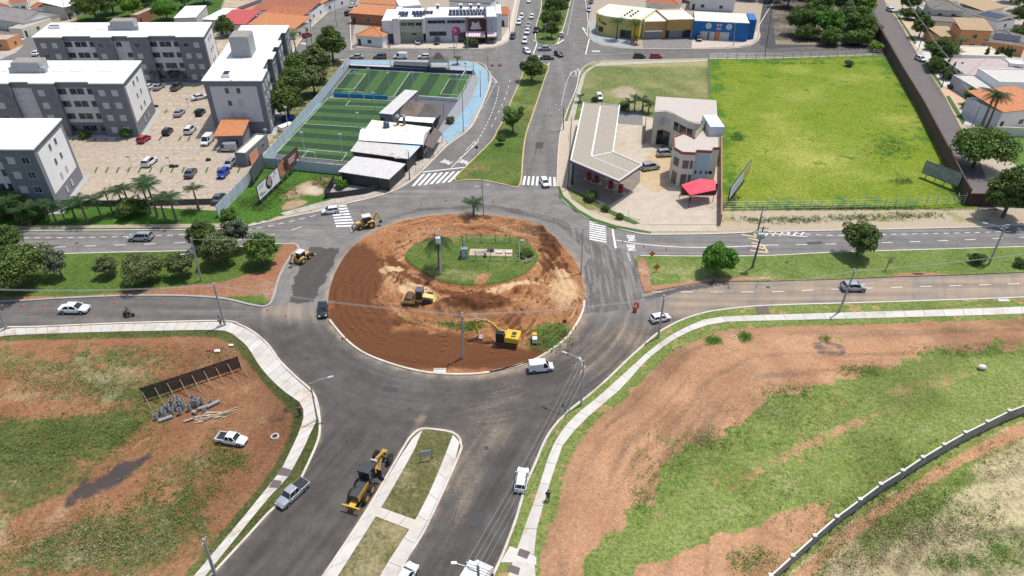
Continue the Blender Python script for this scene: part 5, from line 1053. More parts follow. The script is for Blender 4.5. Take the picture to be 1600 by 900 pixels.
# ------------------------------------------------------------ sports pitches
def quadpt(q, u, v): a = q[0].lerp(q[1], u); b = q[3].lerp(q[2], u); return a.lerp(b, v)
TA = M('turf_dark', (.014, .046, .014), .9, .35, 1.2, dirt=((.03, .06, .02), .5)); TB = M('turf_light', (.04, .105, .02), .9, .3, 1.2, dirt=((.03, .07, .02), .6))
def pitch(name, q, n, along, z):
    q = W(q); mb = MB()
    for i in range(n):
        f = (lambda u, v: quadpt(q, u, v)) if along == 'u' else (lambda u, v: quadpt(q, v, u))
        p = [f(i / n, 0), f((i + 1) / n, 0), f((i + 1) / n, 1), f(i / n, 1)]; mb.add([(a.x, a.y, z) for a in p], [(0, 1, 2, 3)], i % 2)
    mb.build(name, [TA, TB], kind='structure'); ln = MB()
    def seg(a, b, wd=.14):
        A_, B_ = quadpt(q, *a), quadpt(q, *b); d = (B_ - A_).normalized(); nn = Vector((-d.y, d.x, 0)) * wd / 2
        ln.add([(A_.x - nn.x, A_.y - nn.y, z + .006), (B_.x - nn.x, B_.y - nn.y, z + .006), (B_.x + nn.x, B_.y + nn.y, z + .006), (A_.x + nn.x, A_.y + nn.y, z + .006)], [(0, 1, 2, 3)])
    return q, seg, ln
LINE = M('pitch_line', (.5, .56, .42), .8)
q1, seg, ln = pitch('football_pitch', [(515, 147), (716, 158), (738, 118), (547, 107.5)], 12, 'u', .14)
for a, b in (((0.01, .02), (.01, .98)), ((.01, .02), (.99, .02)), ((.5, .02), (.5, .98)), ((.99, .02), (.99, .98)), ((.01, .98), (.99, .98)), ((.16, .2), (.16, .8)), ((0, .2), (.16, .2)), ((0, .8), (.16, .8)), ((.84, .2), (.84, .8)), ((.84, .2), (1, .2)), ((.84, .8), (1, .8))): seg(a, b)
ln.build('pitch_lines', LINE, kind='structure')
q2, seg, ln = pitch('football_pitch', [(426, 243), (580, 258), (640, 158), (511, 153)], 14, 'v', .14)
for a, b in (((0.02, .01), (.02, .99)), ((.02, .01), (.98, .01)), ((.02, .5), (.98, .5)), ((.02, .99), (.98, .99)), ((.3, .86), (.8, .86)), ((.3, .86), (.3, .99)), ((.3, .12), (.7, .12)), ((.7, .01), (.7, .12)), ((.3, .01), (.3, .12))): seg(a, b)
ln.build('pitch_lines', LINE, kind='structure')
flat('pitch_apron', [(420, 248), (505, 150), (546, 101), (745, 108), (735, 150), (716, 190), (640, 262), (590, 262)], .0, .12, M('apron_dark', (.10, .10, .11), .9, .2))
flat('pitch_apron', [(718, 155), (738, 118), (748, 118), (736, 158), (712, 190), (692, 213), (684, 205), (700, 180)], .0, .135, M('apron_grey', (.25, .255, .27), .9, .1))
flat('pitch_apron', [(548, 101), (610, 103.5), (608, 108), (547, 106)], .0, .14, CONC2)
def wallthing(name, label, pts, wd, h, mat, cat='wall', z0=.1, group=None):
    o = ribbon(name, W2(pts), wd, z0, z0 + h, mat, kind=None); return tag(o, label, cat, group)
wallthing('low_wall', 'bright blue low wall between the two football pitches', [(522, 151.5), (606, 156.5)], .2, 1.1, M('pool_blue', (.015, .22, .48), .7, .15))
wallthing('low_wall', 'navy low wall along the far edge of the far pitch', [(545, 107), (738, 116)], .2, .9, M('navy_paint', (.03, .07, .15), .8))
wallthing('low_wall', 'white rail wall at the near right edge of the far pitch', [(655, 155), (716, 159)], .2, .9, WHITE)
SHF = ribmat('sheet_fence_blue', (.46, .53, .58), 'X', .8, .6, .1, world=True, dirt=((.36, .38, .38), .5))
def postfence(name, label, pts, h, mat, step, pr=.06, pmat=STEEL, cat='fence', wd=.06, lean=0):
    pl = W2(pts); a = Vector(pl[0]); t = thing(name, label, cat, (a.x, a.y, .1))
    loc_ = [(p[0] - a.x, p[1] - a.y) for p in pl]; ribbon('panel', loc_, wd, .05, h, mat, parent=t, kind=None)
    for p in resample(loc_, step):
        m = MB(); m.cyl((p.x, p.y, 0), (p.x, p.y, h + .15), pr, n=8); m.build('post', [pmat], t)
    return t
postfence('sheet_fence', 'long pale blue sheet fence from the road corner up to the apartment trees', [(342, 341), (400, 279), (424, 249), (480, 184), (507, 153), (546, 103)], 2.6, SHF, 3.0)
postfence('sheet_fence', 'short pale sheet fence between the pitch and the billboard plot', [(413, 262), (470, 267), (536, 274)], 2.3, SHF, 3.0)
# kiosk, dark tents and roofs by the near pitch
house('long beige kiosk with dark base between the two pitches and the tents', (593, 178), (613, 180), 17, 3.2, GREYW, 'shed', SHEETG, 0, 3, .1, rise=.3, name='kiosk', cat='building')
def roofthing(name, label, cat, corners, thick, mats, posts=True, side=None, arch=0):
    c = [P(x, y, z) for x, y, z in corners]; g = Vector((sum(p.x for p in c) / len(c), sum(p.y for p in c) / len(c), .12)); t = thing(name, label, cat, tuple(g))
    v = [tuple(p - g) for p in c]; n = len(v); b = MB()
    if arch:
        a0, a1, a2, a3 = [Vector(p) for p in v]; N = 10; secs = []
        for i in range(N + 1):
            u = i / N; zz = arch * math.sin(math.pi * u); p, q = a0.lerp(a3, u), a1.lerp(a2, u); secs.append([(p.x, p.y, p.z + zz), (q.x, q.y, q.z + zz)])
        vs = [p for s in secs for p in s]; b.add(vs, [(2 * i, 2 * i + 1, 2 * i + 3, 2 * i + 2) for i in range(N)]); b.add([vs[2 * i + 1] for i in range(N + 1)] + [(a1.x, a1.y, a1.z - .5), (a2.x, a2.y, a2.z - .5)], [tuple(range(N + 1)) + (N + 2, N + 1)])
    else: b.add(v + [(x, y, z - thick) for x, y, z in v], [tuple(range(n)), tuple(range(2 * n - 1, n - 1, -1))] + [(i, (i + 1) % n, n + (i + 1) % n, n + i) for i in range(n)])
    b.build('roof', mats, t)
    if posts:
        for x, y, z in v: q = MB(); q.cyl((x * .95, y * .95, 0), (x * .95, y * .95, z - .02), .07, n=8); q.build('post', [DARK], t)
    if side: s = MB(); s.prism([(x * .93, y * .93) for x, y, z in v], 0, min(z for x, y, z in v) - .3); s.build('wall', [side], t)
    return t
BAR = 'bar roofs beside the near football pitch'
roofthing('bar_roof', 'lowest grey corrugated bar roof above the dark patterned fence', 'roof', [(528, 268, 3.0), (608, 280, 3.0), (634, 256, 3.0), (598, 249, 3.3), (554, 244, 3.3)], .12, [SHEETG], side=DARK)
roofthing('bar_roof', 'second bar roof of grey sheets with a rusty panel', 'roof', [(547, 236, 3.4), (636, 248, 3.4), (656, 227, 3.4), (662, 226, 3.6), (561, 217, 3.6)], .12, [ribmat('sheet_rusty', (.52, .50, .46), 'X', .5, .6, .1, dirt=((.32, .2, .13), .8))], side=DARK)
roofthing('bar_roof', 'white arched bar roof in the middle of the bar roofs', 'roof', [(560, 219, 3.8), (661, 226, 3.8), (667, 208, 3.8), (569, 202, 3.8)], .1, [SHEETW], arch=1.2, side=DARK)
roofthing('bar_roof', 'stained white flat bar roof with chimneys behind the arched roof', 'roof', [(571, 201, 4.0), (667, 207, 4.0), (674, 199, 4.0), (581, 187, 4.0)], .2, [M('stained_white', (.66, .60, .52), .8, .1, .7, dirt=((.42, .32, .22), .6))], side=WHITE)
roofthing('bar_roof', 'pale blue sheet awning of the bar, stepped down to the grey roof', 'roof', [(616, 247, 3.3), (638, 248, 3.3), (659, 226, 3.5), (628, 225, 3.5)], .1, [SHEETB], posts=False)
roofthing('bar_awning', 'dark brown fabric awning over the pavement beside the bar', 'awning', [(663, 226, 3.2), (676, 232, 2.4), (691, 208, 2.4), (679, 199, 3.2)], .06, [M('brown_fabric', (.12, .095, .08), .9)])
roofthing('bar_awning', 'white strip awning in front of the dark double tent', 'awning', [(622, 188, 2.8), (676, 192, 2.8), (681, 184, 3.0), (628, 181, 3.0)], .1, [SHEETW], side=DARK)
TENT = M('tent_fabric_dark', (.10, .088, .078), .9, .15, .8)
def tent(label, c, z, apex, mat=TENT):
    cc = [P(x, y, z) for x, y in c]; g = Vector((sum(p.x for p in cc) / 4, sum(p.y for p in cc) / 4, .12)); t = thing('pyramid_tent', label, 'tent', tuple(g), 0, 'dark pyramid tents by the pitches')
    v = [tuple(p - g) for p in cc]; b = MB(); N = 4
    secs = [[Vector(p).lerp(Vector((0, 0, z - .12)), 0) for p in v], [Vector(p) * .55 + Vector((0, 0, (z - .12) * .45 + apex * .28)) for p in v], [Vector(p) * .12 + Vector((0, 0, (z - .12) * .88 + apex)) for p in v]]
    b.loft([[tuple(p) for p in s] for s in secs], 0, True, True); b.build('canopy', [mat], t)
    for p in v: q = MB(); q.cyl((p[0] * .96, p[1] * .96, 0), (p[0] * .96, p[1] * .96, p[2]), .06, n=8); q.build('post', [DARK], t)
    return t
tent('dark brown pyramid tent beside the kiosk, left of two joined tents', [(624, 180), (652, 183), (664, 161), (632, 157)], 3.0, 1.9, M('tent_fabric_brown', (.15, .115, .09), .9, .15))
tent('dark grey pyramid tent, right of two joined tents near the blue pavement', [(653, 183), (685, 184), (693, 162), (665, 161)], 3.0, 1.6)
tent('small black pyramid tent between the far pitch and the street', [(668, 98), (702, 98), (700, 89), (672, 89)], 3.0, 2.2)
# seating terrace between far pitch and street
b = MB(); pl = W2([(615, 105), (672, 108), (672, 101), (616, 99)]); b.prism(pl, .1, .7); o = b.build('terrace', [M('dark_deck', (.05, .052, .058), .8)], None); tag(o, 'dark seating terrace beside the small black tent', 'terrace')
b = MB(); pl = W2([(702, 114), (738, 116), (738, 108), (704, 106)]); b.prism(pl, .1, .5); o = b.build('terrace', [M('grey_deck', (.32, .33, .34), .8)], None); tag(o, 'grey slatted terrace at the far right corner of the far pitch', 'terrace')
def goal(label, a, b, h=2.2, dpt=1.2):
    A_, B_ = P(*a, .14), P(*b, .14); t = thing('football_goal', label, 'goal', tuple(A_)); B_ = B_ - A_; n = Vector((-B_.y, B_.x, 0)).normalized() * dpt
    m = MB(); m.cyl((0, 0, 0), (0, 0, h), .07, n=8); m.cyl(tuple(B_), (B_.x, B_.y, h), .07, n=8); m.cyl((0, 0, h), (B_.x, B_.y, h), .07, n=8); m.build('frame', [WHITE], t)
    m = MB(); m.cyl((0, 0, h), tuple(n), .03, n=6); m.cyl((B_.x, B_.y, h), tuple(B_ + n), .03, n=6); m.cyl(tuple(n), tuple(B_ + n), .03, n=6); m.build('stay', [STEEL], t)
goal('white football goal standing in front of the blue low wall', (546, 155), (569, 157)); goal('white football goal at the near end of the near pitch', (467, 249), (494, 252)); goal('white football goal at the left end of the far pitch', (528, 124), (538, 113)); goal('white football goal at the right end of the far pitch', (722, 130), (727, 122))
# chimneys and tank on the stained bar roof
for i, px in enumerate((622, 632)):
    p = P(px, 195, 4); t = thing('extractor_chimney', 'capped extractor chimney on the bar roof, %s of two' % ['left', 'right'][i], 'chimney', (p.x, p.y, 4.1), 0, 'extractor chimneys on the bar roof')
    m = MB(); m.cyl((0, 0, 0), (0, 0, 1.9), .3, n=10); m.build('flue', [M('sooty_steel', (.16, .12, .10), .7)], t); m = MB(); m.cyl((0, 0, 1.85), (0, 0, 2.3), .6, .35, n=10); m.build('cap', [STEEL], t)
m = MB(); p = P(604, 199, 4); m.T = Matrix.Translation((p.x, p.y, 4.1)); m.cyl((0, 0, 0), (0, 0, 1.1), .75, .65, 14); m.cyl((0, 0, 1.1), (0, 0, 1.35), .68, .3, 14); o = m.build('water_tank', [M('tank_blue', (.03, .06, .12), .5)], None); tag(o, 'dark blue water tank on the stained bar roof', 'water tank')
# black patterned fence round the corner terrace
flat('forecourt', [(512, 312), (520, 285), (580, 276), (612, 284), (600, 297), (560, 305)], .0, .14, M('terrace_grey', (.30, .29, .28), .9))
postfence('ornamental_fence', 'black patterned fence curving round the bar corner terrace', [(510, 311), (535, 309), (575, 303), (605, 294), (622, 283)], 1.3, ribmat('pierced_black', (.035, .035, .037), 'X', .5, .6, .5, world=True), 3.5, .05, DARK)
wallthing('low_wall', 'black side wall of the bar corner terrace', [(509, 312), (523, 288)], .15, 1.9, BLACK)
# ------------------------------------------------------------ long walls and fences
DBR = M('dark_brick_wall', (.085, .048, .04), .9, .22, 1.6, dirt=((.05, .035, .032), .6), bmp=.5)
wallthing('boundary_wall', 'long dark brown brick wall between the green field and the estate road', [(1347, -10), (1360, 40), (1402, 117), (1437, 178), (1468, 240), (1500, 306), (1508, 320)], .3, 3.4, DBR)
wallthing('boundary_wall', 'dark brick wall turning right behind the roadside trees', [(1509, 321), (1560, 322), (1760, 330)], .3, 2.6, DBR)
CFP = M('weathered_concrete_panel', (.29, .285, .275), .9, .3, 1.3, dirt=((.09, .085, .08), .7)); CFT = M('pale_coping', (.62, .58, .52), .9, .12, 1)
pl = [P(a + 3, b + 20) for a, b in FENCE]; t = thing('concrete_fence', 'precast concrete panel fence with pale capped posts crossing the lower right', 'fence', tuple(pl[0][:2]) + (.1,)); o_ = pl[0]
for i, p in enumerate(pl):
    q = p - o_; m = MB(); m.box(q.x - .13, q.x + .13, q.y - .13, q.y + .13, -.3, 2.05); pp = m.build('post', [CFP], t, bevel=.01); m = MB(); m.box(q.x - .21, q.x + .21, q.y - .2, q.y + .2, 2.05, 2.16); m.build('cap', [CFT], pp)
    if i < len(pl) - 1:
        e = pl[i + 1] - o_
        for k in range(4):
            m = MB(); m.beam((q.x, q.y, .22 + k * .46 - .1), (e.x, e.y, .22 + k * .46 - .1), .06, .44); m.build('panel', [CFP], t)
        m = MB(); m.beam((q.x, q.y, 1.84), (e.x, e.y, 1.84), .16, .09); m.build('coping', [CFT], t)
# wire fences with leaning-top concrete posts
PST = M('pale_concrete_post', (.48, .45, .40), .9, .1)
def wirefence(label, pts, step, h=2.0, lean=(0, .35)):
    pl = [Vector(p) for p in W2(pts)]; a = pl[0]; t = thing('post_and_wire_fence', label, 'fence', (a.x, a.y, .1)); ps = resample([p - a for p in pl], step)
    for p in ps:
        m = MB(); m.tube([(p.x, p.y, 0), (p.x, p.y, h), (p.x + lean[0], p.y + lean[1], h + .45)], [.09, .08, .07], 4); m.build('post', [PST], t)
    for k in range(4):
        z = .4 + k * .5; m = MB(); m.tube([(p.x, p.y + .08, z) for p in ps], .012, 3); m.build('wire', [STEEL], t)
    return t
wirefence('concrete post and wire fence along the near edge of the bright green field', [(1130, 330), (1200, 329), (1300, 327.5), (1400, 325), (1505, 319)], 2.15)
wirefence('concrete post and wire fence along the far edge of the bright green field', [(1107, 94), (1200, 93.5), (1300, 90.5), (1372, 88)], 3.0)
wirefence('concrete post fence between the dry plot and the bright green field', [(1106, 96), (1108, 150)], 2.4, lean=(-.2, 0))
# leaning dark screen fence in the earth lot
sc = [(228, 628), (377, 578)]; A_, B_ = P(*sc[0]), P(*sc[1]); d = (B_ - A_); L = d.length; t = thing('site_screen', 'dark mesh screen leaning on slanted wooden props in the earth lot', 'screen fence', tuple(A_[:2]) + (.12,), math.atan2(d.y, d.x))
NET = M('debris_netting', (.045, .05, .055), .95, .35, 1.2); NET = M('debris_netting', (.07, .05, .04), .95, .35, 1.2); tr_ = NET.node_tree.nodes.new('ShaderNodeBsdfTransparent'); mx_ = NET.node_tree.nodes.new('ShaderNodeMixShader'); mx_.inputs[0].default_value = .66; NET.node_tree.links.new(tr_.outputs[0], mx_.inputs[1]); NET.node_tree.links.new(NET.node_tree.nodes['Principled BSDF'].outputs[0], mx_.inputs[2]); NET.node_tree.links.new(mx_.outputs[0], NET.node_tree.nodes['Material Output'].inputs['Surface'])
n = 8
for i in range(n):
    x0, x1 = L * i / n + .05, L * (i + 1) / n - .02; m = MB(); m.cbox(((x0 + x1) / 2, -.02, 1.35), (x1 - x0, .03, 2.2), 0, Matrix.Rotation(R(4), 3, 'X')); m.build('panel', [NET], t)
for i in range(n + 1):
    x = L * i / n; m = MB(); m.beam((x, -.06, 0), (x, -.2, 2.5), .1, .1); m.build('post', [DARK], t); m = MB(); m.beam((x + .05, -.2, 1.9), (x + .5, -2.1, 0), .07, .07); m.build('prop', [M('site_timber', (.30, .25, .19), .9, .25, 2)], t)
# ------------------------------------------------------------ billboards
def billboard(label, a, b, z0, z1, mats, legs=4, art=None, d=.15):
    A_, B_ = P(*a), P(*b); dd = B_ - A_; L = math.hypot(dd.x, dd.y); t = thing('billboard', label, 'billboard', (A_.x, A_.y, .1), math.atan2(dd.y, dd.x))
    m = MB(); m.box(0, L, 0, d, z0, z1, 0); bd = m.build('board', [mats[0]], t); m = MB()
    for q in ((-.06, L + .06, z0 - .1, z0), (-.06, L + .06, z1, z1 + .1), (-.06, 0, z0, z1), (L, L + .06, z0, z1)): m.box(q[0], q[1], -.03, d + .03, q[2], q[3])
    m.build('frame', [DARK], t)
    for i in range(legs):
        x = L * (i + .5) / legs; m = MB(); m.box(x - .08, x + .08, d + .02, d + .18, -.1, z1 - .3); m.build('leg', [STEEL], t)
    if art: art(bd, L, z0, z1)
    return t
def art_white(bd, L, z0, z1):
    m = MB(); m.cyl((L * .5, -.02, 2.9), (L * .5, -.002, 2.9), 1.35, n=24); m.build('dark_disc', [BLACK], bd)
    m = MB(); cx_ = L * .53
    for dx, dz, r_ in ((-.5, .2, .6), (.5, .4, .55), (0, -.5, .5), (.1, .9, .4)): m.cyl((cx_ + dx, -.035, 2.9 + dz), (cx_ + dx, -.022, 2.9 + dz), r_, n=12)
    m.build('portrait_patch', [M('rose_print', (.42, .30, .31), .7, .3, 3)], bd)
    m = MB()
    for k in range(2): m.cyl((L * (.73 + .07 * k), -.02, 3.2 + .5 * k), (L * (.73 + .07 * k), -.002, 3.2 + .5 * k), .3 + .1 * k, n=12)
    m.build('ring_mark', [M('pink_print', (.6, .3, .36))], bd)
    for k, (w_, z) in enumerate(((.22, 3.6), (.2, 3.2), (.12, 2.1), (.24, 1.7))): m = MB(); m.box(L * .06, L * (.06 + w_), -.02, -.002, z, z + (.1 if k < 2 else .2)); m.build('text_line', [M('ink', (.12, .08, .12))], bd)
def art_brown(bd, L, z0, z1):
    m = MB(); m.box(.02, L * .3, -.012, -.002, z0 + .05, z1 - .05); m.build('photo_patch', [M('warm_print', (.42, .20, .10), .7, .5, 1.2)], bd); m = MB(); m.box(L * .24, L * .42, -.02, -.013, z0 + .6, z1 - .7); m.build('dark_patch', [M('dark_print', (.045, .02, .018))], bd)
    for k in range(3): m = MB(); m.box(L * .5, L * (.88 - .05 * k), -.02, -.002, 3.6 - k * .45, 3.82 - k * .45); m.build('text_line', [M('cream_print', (.6, .5, .46))], bd)
    m = MB(); m.cyl((L * .93, -.02, 2.0), (L * .93, -.002, 2.0), .35, n=14); m.build('logo_disc', [WHITE], bd)
billboard('white billboard with dark disc and pink marks on the grass plot', (408, 322), (441, 290), 1.2, 4.2, [M('billboard_white', (.72, .72, .73), .6, .03)], art=art_white)
billboard('brown billboard with pale lettering next to the white billboard', (440, 291), (470, 262), 1.6, 4.8, [M('billboard_brown', (.13, .045, .035), .6, .3, .4)], art=art_brown)
billboard('dark billboard seen edge on behind the white billboard', (397, 292), (415, 264), 1.0, 3.6, [M('billboard_grey', (.10, .105, .11), .7, .3)], 3)
billboard('weathered blank grey billboard on the right of the green field', (1438, 277), (1494, 299), 1.0, 3.7, [M('peeling_board', (.28, .31, .30), .8, .35, 1.5, dirt=((.12, .15, .14), .8))], 4)
def art_side(bd, L, z0, z1):
    m = MB(); m.box(L * .1, L * .55, -.02, -.002, z0 + .8, z1 - .8); m.build('photo_patch', [M('pale_blue_print', (.4, .52, .6), .6, .4, 1)], bd); m = MB(); m.box(L * .66, L * .98, -.02, -.002, z0 + .2, z1 - .4); m.build('yellow_patch', [M('yellow_print', (.6, .42, .08), .6, .5, 1)], bd)
billboard('white billboard with yellow patch beside the station boundary wall', (1136, 325), (1167, 282), 1.8, 4.4, [M('billboard_white2', (.62, .66, .68), .6, .1, 1)], 3, art=art_side)
# median sign board
A_ = P(658, 722); t = thing('sign_board', 'small blank metal sign board on two legs on the south median', 'sign', tuple(A_[:2]) + (.13,), R(12))
m = MB(); m.box(0, 1.35, 0, .05, .75, 1.7); m.build('board', [M('sign_back', (.36, .39, .40), .5, .1)], t); m = MB(); m.box(-.05, .02, .05, .1, 0, 1.75); m.build('leg', [DARK], t); m = MB(); m.box(1.33, 1.4, .05, .1, 0, 1.75); m.build('leg', [DARK], t)
# ------------------------------------------------------------ vehicles
TYRE = M('tyre', (.025, .024, .023), .9, .2, 4, world=False); RIM = M('alloy_rim', (.4, .4, .41), .35, .1, 4, metal=.6, world=False); LAMPW = M('headlamp_glass', (.65, .67, .7), .1, .1, 5); LAMPR = M('tail_lamp', (.35, .02, .015), .2, .1, 5)
CP = {'white': (.72, .73, .74), 'silver': (.40, .42, .44), 'black': (.012, .013, .015), 'red': (.42, .012, .02), 'blue': (.015, .03, .30), 'grey': (.11, .12, .13), 'greengrey': (.10, .125, .13), 'maroon': (.30, .02, .05)}
def carpaint(c):
    return M('car_paint_' + c, CP[c], .28, .04, 2, metal=.35 if c in ('silver', 'grey', 'greengrey') else 0, coat=.8, world=False)
TYPES = {  # length, width, height, belt, hood end station, cabin bottom x0,x1, roof x0,x1
    'hatch': (3.95, 1.70, 1.48, .93, [(-1.97, .55, .86), (-1.9, .93, .95), (-1.2, .95, 1), (.3, .93, 1), (1.15, .90, 1), (1.7, .78, .94), (1.92, .62, .84), (1.97, .5, .7)], (-1.82, 1.10), (-1.50, .35)),
    'sedan': (4.5, 1.76, 1.44, .92, [(-2.25, .6, .82), (-2.18, .9, .93), (-1.5, .95, 1), (0, .92, 1), (1.2, .90, 1), (1.9, .78, .95), (2.18, .62, .84), (2.25, .5, .7)], (-1.55, 1.15), (-.95, .35)),
    'wagon': (4.3, 1.72, 1.52, .93, [(-2.15, .55, .86), (-2.08, .93, .95), (-1.4, .95, 1), (.2, .93, 1), (1.2, .90, 1), (1.8, .78, .94), (2.08, .62, .84), (2.15, .5, .7)], (-2.03, 1.10), (-1.85, .40)),
    'suv': (4.35, 1.82, 1.66, 1.02, [(-2.17, .6, .86), (-2.1, 1.0, .95), (-1.4, 1.04, 1), (.2, 1.02, 1), (1.2, 1.0, 1), (1.85, .9, .95), (2.1, .72, .86), (2.17, .55, .74)], (-2.05, 1.15), (-1.75, .45)),
    'pickup': (5.2, 1.86, 1.78, 1.05, [(-2.6, .72, .95), (-2.55, .78, .97), (-.85, .78, 1), (-.8, 1.05, 1), (1.2, 1.04, 1), (2.2, .95, .95), (2.5, .78, .86), (2.6, .6, .74)], (-.80, 1.25), (-.60, .70)),
    'van': (4.4, 1.80, 1.95, 1.0, [(-2.2, .6, .95), (-2.15, .98, 1), (-1.4, 1.0, 1), (.2, 1.0, 1), (1.2, .98, 1), (1.85, .86, .94), (2.12, .68, .84), (2.2, .5, .72)], (.30, 1.45), (.30, .72))}
CARS = {}
def car(kind, colr, label, loc=(0, 0, 0), rz=0, cover=None):
    key = (kind, colr, cover)
    if key in CARS: return dup(CARS[key], loc, rz, label)
    L, Wd, H, belt, st_, cb, rf = TYPES[kind]; pm = carpaint(colr); w2 = Wd / 2
    t = thing('pickup_truck' if kind == 'pickup' else 'van' if kind == 'van' else 'parked_car' if False else 'car', label, {'pickup': 'pickup truck', 'van': 'van'}.get(kind, 'car'), loc, rz)
    b = MB(); secs = []
    for x, zt, wf in st_:
        w_ = w2 * wf; z0 = .24 if abs(x) < L * .46 else .34
        secs.append([(x, -.88 * w_, z0), (x, -w_, z0 + .12), (x, -w_, zt - .2), (x, -.93 * w_, zt - .03), (x, -.5 * w_, zt + .02), (x, .5 * w_, zt + .02), (x, .93 * w_, zt - .03), (x, w_, zt - .2), (x, w_, z0 + .12), (x, .88 * w_, z0)])
    b.loft(secs, 0)
    wx = L * .31
    for sx in (-1, 1):
        for sy in (-1, 1): b.cyl((sx * wx, sy * (w2 - .3), .33), (sx * wx, sy * (w2 + .012), .33), .40, n=16, m=1)
    c0, c1, r0, r1 = cb[0], cb[1], rf[0], rf[1]; wb, wr = w2 * .90, w2 * .73; zb = belt - .02; zr = H - .05
    b.loft([[(r0 - .05, -wr, zr - .03), (r1 + .08, -wr, zr - .03), (r1 + .08, wr, zr - .03), (r0 - .05, wr, zr - .03)], [(r0, -wr * .97, zr + .03), (r1, -wr * .97, zr + .03), (r1, wr * .97, zr + .03), (r0, wr * .97, zr + .03)], [(r0 + .2, -wr * .7, H), (r1 - .15, -wr * .7, H), (r1 - .15, wr * .7, H), (r0 + .2, wr * .7, H)]], 0)
    for sy in (-1, 1):
        for (xa, xb) in ((c1, r1), (c0, r0)): b.beam((xa, sy * wb, zb), (xb, sy * wr, zr), .09, .07)
        xm = (c0 + c1) / 2 - .1; xr = (r0 + r1) / 2 - .1
        if kind != 'van': b.beam((xm, sy * (wb + .01), zb), (xr, sy * (wr + .01), zr), .1, .03)
        if kind in ('wagon', 'suv'): b.beam((c0 + .75, sy * (wb + .01), zb), (r0 + .6, sy * (wr + .01), zr), .12, .03); b.beam((r0 + .1, sy * wr * .9, H + .02), (r1 - .1, sy * wr * .9, H + .02), .04, .05, 1)
    if kind == 'van':   # tall cargo box behind the cab
        b.loft([[(-2.15, -w2 * .97, .95), (.32, -w2 * .97, .95), (.32, w2 * .97, .95), (-2.15, w2 * .97, .95)], [(-2.1, -w2 * .93, H - .12), (.30, -w2 * .93, H - .12), (.30, w2 * .93, H - .12), (-2.1, w2 * .93, H - .12)], [(-2.0, -w2 * .82, H), (.1, -w2 * .82, H), (.1, w2 * .82, H), (-2.0, w2 * .82, H)]], 0)
    if kind == 'pickup':
        for sy in (-1, 1): b.box(-2.55, -.8, sy * w2 * .96 - .05, sy * w2 * .96 + .05, .7, 1.08)
        b.box(-2.6, -2.5, -w2 * .93, w2 * .93, .7, 1.06); b.box(-2.48, -.85, -w2 * .88, w2 * .88, .80, .82, 1)
    bo = b.build('body', [pm, BLACK], t, smooth=False, bevel=.025)
    zf = zb + .03; zs = zr - .02; gi = .015
    def gl(name, pts): g = MB(); g.add(pts, [(0, 1, 2, 3)]); g.build(name, [GLC], t)
    gl('windshield', [(c1 - .01, -wb * .95, zf - .03), (c1 - .01, wb * .95, zf - .03), (r1 + .06, wr * .97, zs), (r1 + .06, -wr * .97, zs)])
    if kind != 'van': gl('rear_window', [(c0 + .01, wb * .95, zf - .03), (c0 + .01, -wb * .95, zf - .03), (r0 - .03, -wr * .97, zs), (r0 - .03, wr * .97, zs)])
    for sy in (-1, 1): gl('side_window', [(c0 + .03, sy * wb, zf - .03), (c1 - .03, sy * wb, zf - .03), (r1, sy * wr, zs), (r0 + .03, sy * wr, zs)])
    for sx in (-1, 1):
        for sy in (-1, 1):
            g = MB(); g.cyl((sx * wx, sy * (w2 - .16), .32), (sx * wx, sy * (w2 + .03), .32), .32, n=18); tw = g.build('wheel', [TYRE], t)
            g = MB(); g.cyl((sx * wx, sy * (w2 + .01), .32), (sx * wx, sy * (w2 + .042), .32), .20, n=14); g.build('rim', [RIM], tw)
    for sy in (-1, 1):
        xf = st_[-2][0]; g = MB(); g.cbox((xf - .02, sy * w2 * .66, .66), (.16, .34, .16)); g.build('headlight', [LAMPW], t)
        g = MB(); g.cbox((-L / 2 + .06, sy * w2 * .78, .82), (.10, .22, .22)); g.build('taillight', [LAMPR], t)
        g = MB(); g.cbox((c1 - .3, sy * (wb + .14), zb + .08), (.14, .2, .13)); g.build('mirror', [pm], t, bevel=.02)
    g = MB(); g.box(L / 2 - .06, L / 2 + .01, -.4, .4, .38, .56); g.build('grille', [BLACK], t)
    if cover: g = MB(); g.box(-2.52, -.82, -w2 * .93, w2 * .93, 1.06, 1.12); g.build('bed_cover', [BLACK], t, bevel=.02)
    CARS[key] = t; return t
def put(kind, colr, px, py, deg, label, z=.01, cover=None, s=1.0):
    p = P(px, py + 1.5); t = car(kind, colr, label, (p.x, p.y, z), R(deg), cover); t.scale = (s, s, s); return t
put('wagon', 'silver', 221, 373, 180, 'silver estate car on the upper left road below the palms')
put('sedan', 'white', 118, 485, 0, 'white saloon car driving right on the lower left road')
put('hatch', 'white', 517, 331, 196, 'white hatchback at the zebra crossing by the yellow backhoe', s=0.88)
put('hatch', 'black', 505, 487, 283, 'black hatchback passing the left edge of the earth roundabout', s=0.9)
put('van', 'white', 845, 576, 8, 'white cargo pickup with box rounding the bottom of the roundabout', s=0.81)
put('hatch', 'white', 1031, 499, 18, 'white hatchback driving up right beside the lamp pole', s=0.82)
put('hatch', 'silver', 1332, 451, 0, 'white and silver hatchback on the brown road at the right')
put('suv', 'white', 815, 752, 82, 'white sport utility car parked against the kerb of the lower avenue', s=0.8)
put('pickup', 'silver', 458, 774, 238, 'silver pickup with black bed cover parked at the left kerb', cover='c', s=0.8)
put('pickup', 'white', 364, 690, -12, 'white pickup with open bed standing on the red earth lot', .18, s=0.74)
put('suv', 'white', 634, 905, 65, 'white car cut by the bottom edge beside the median pavement', s=0.8)
put('hatch', 'white', 851, 287, 283, 'white hatchback on the zebra crossing below the central avenue', s=0.9)
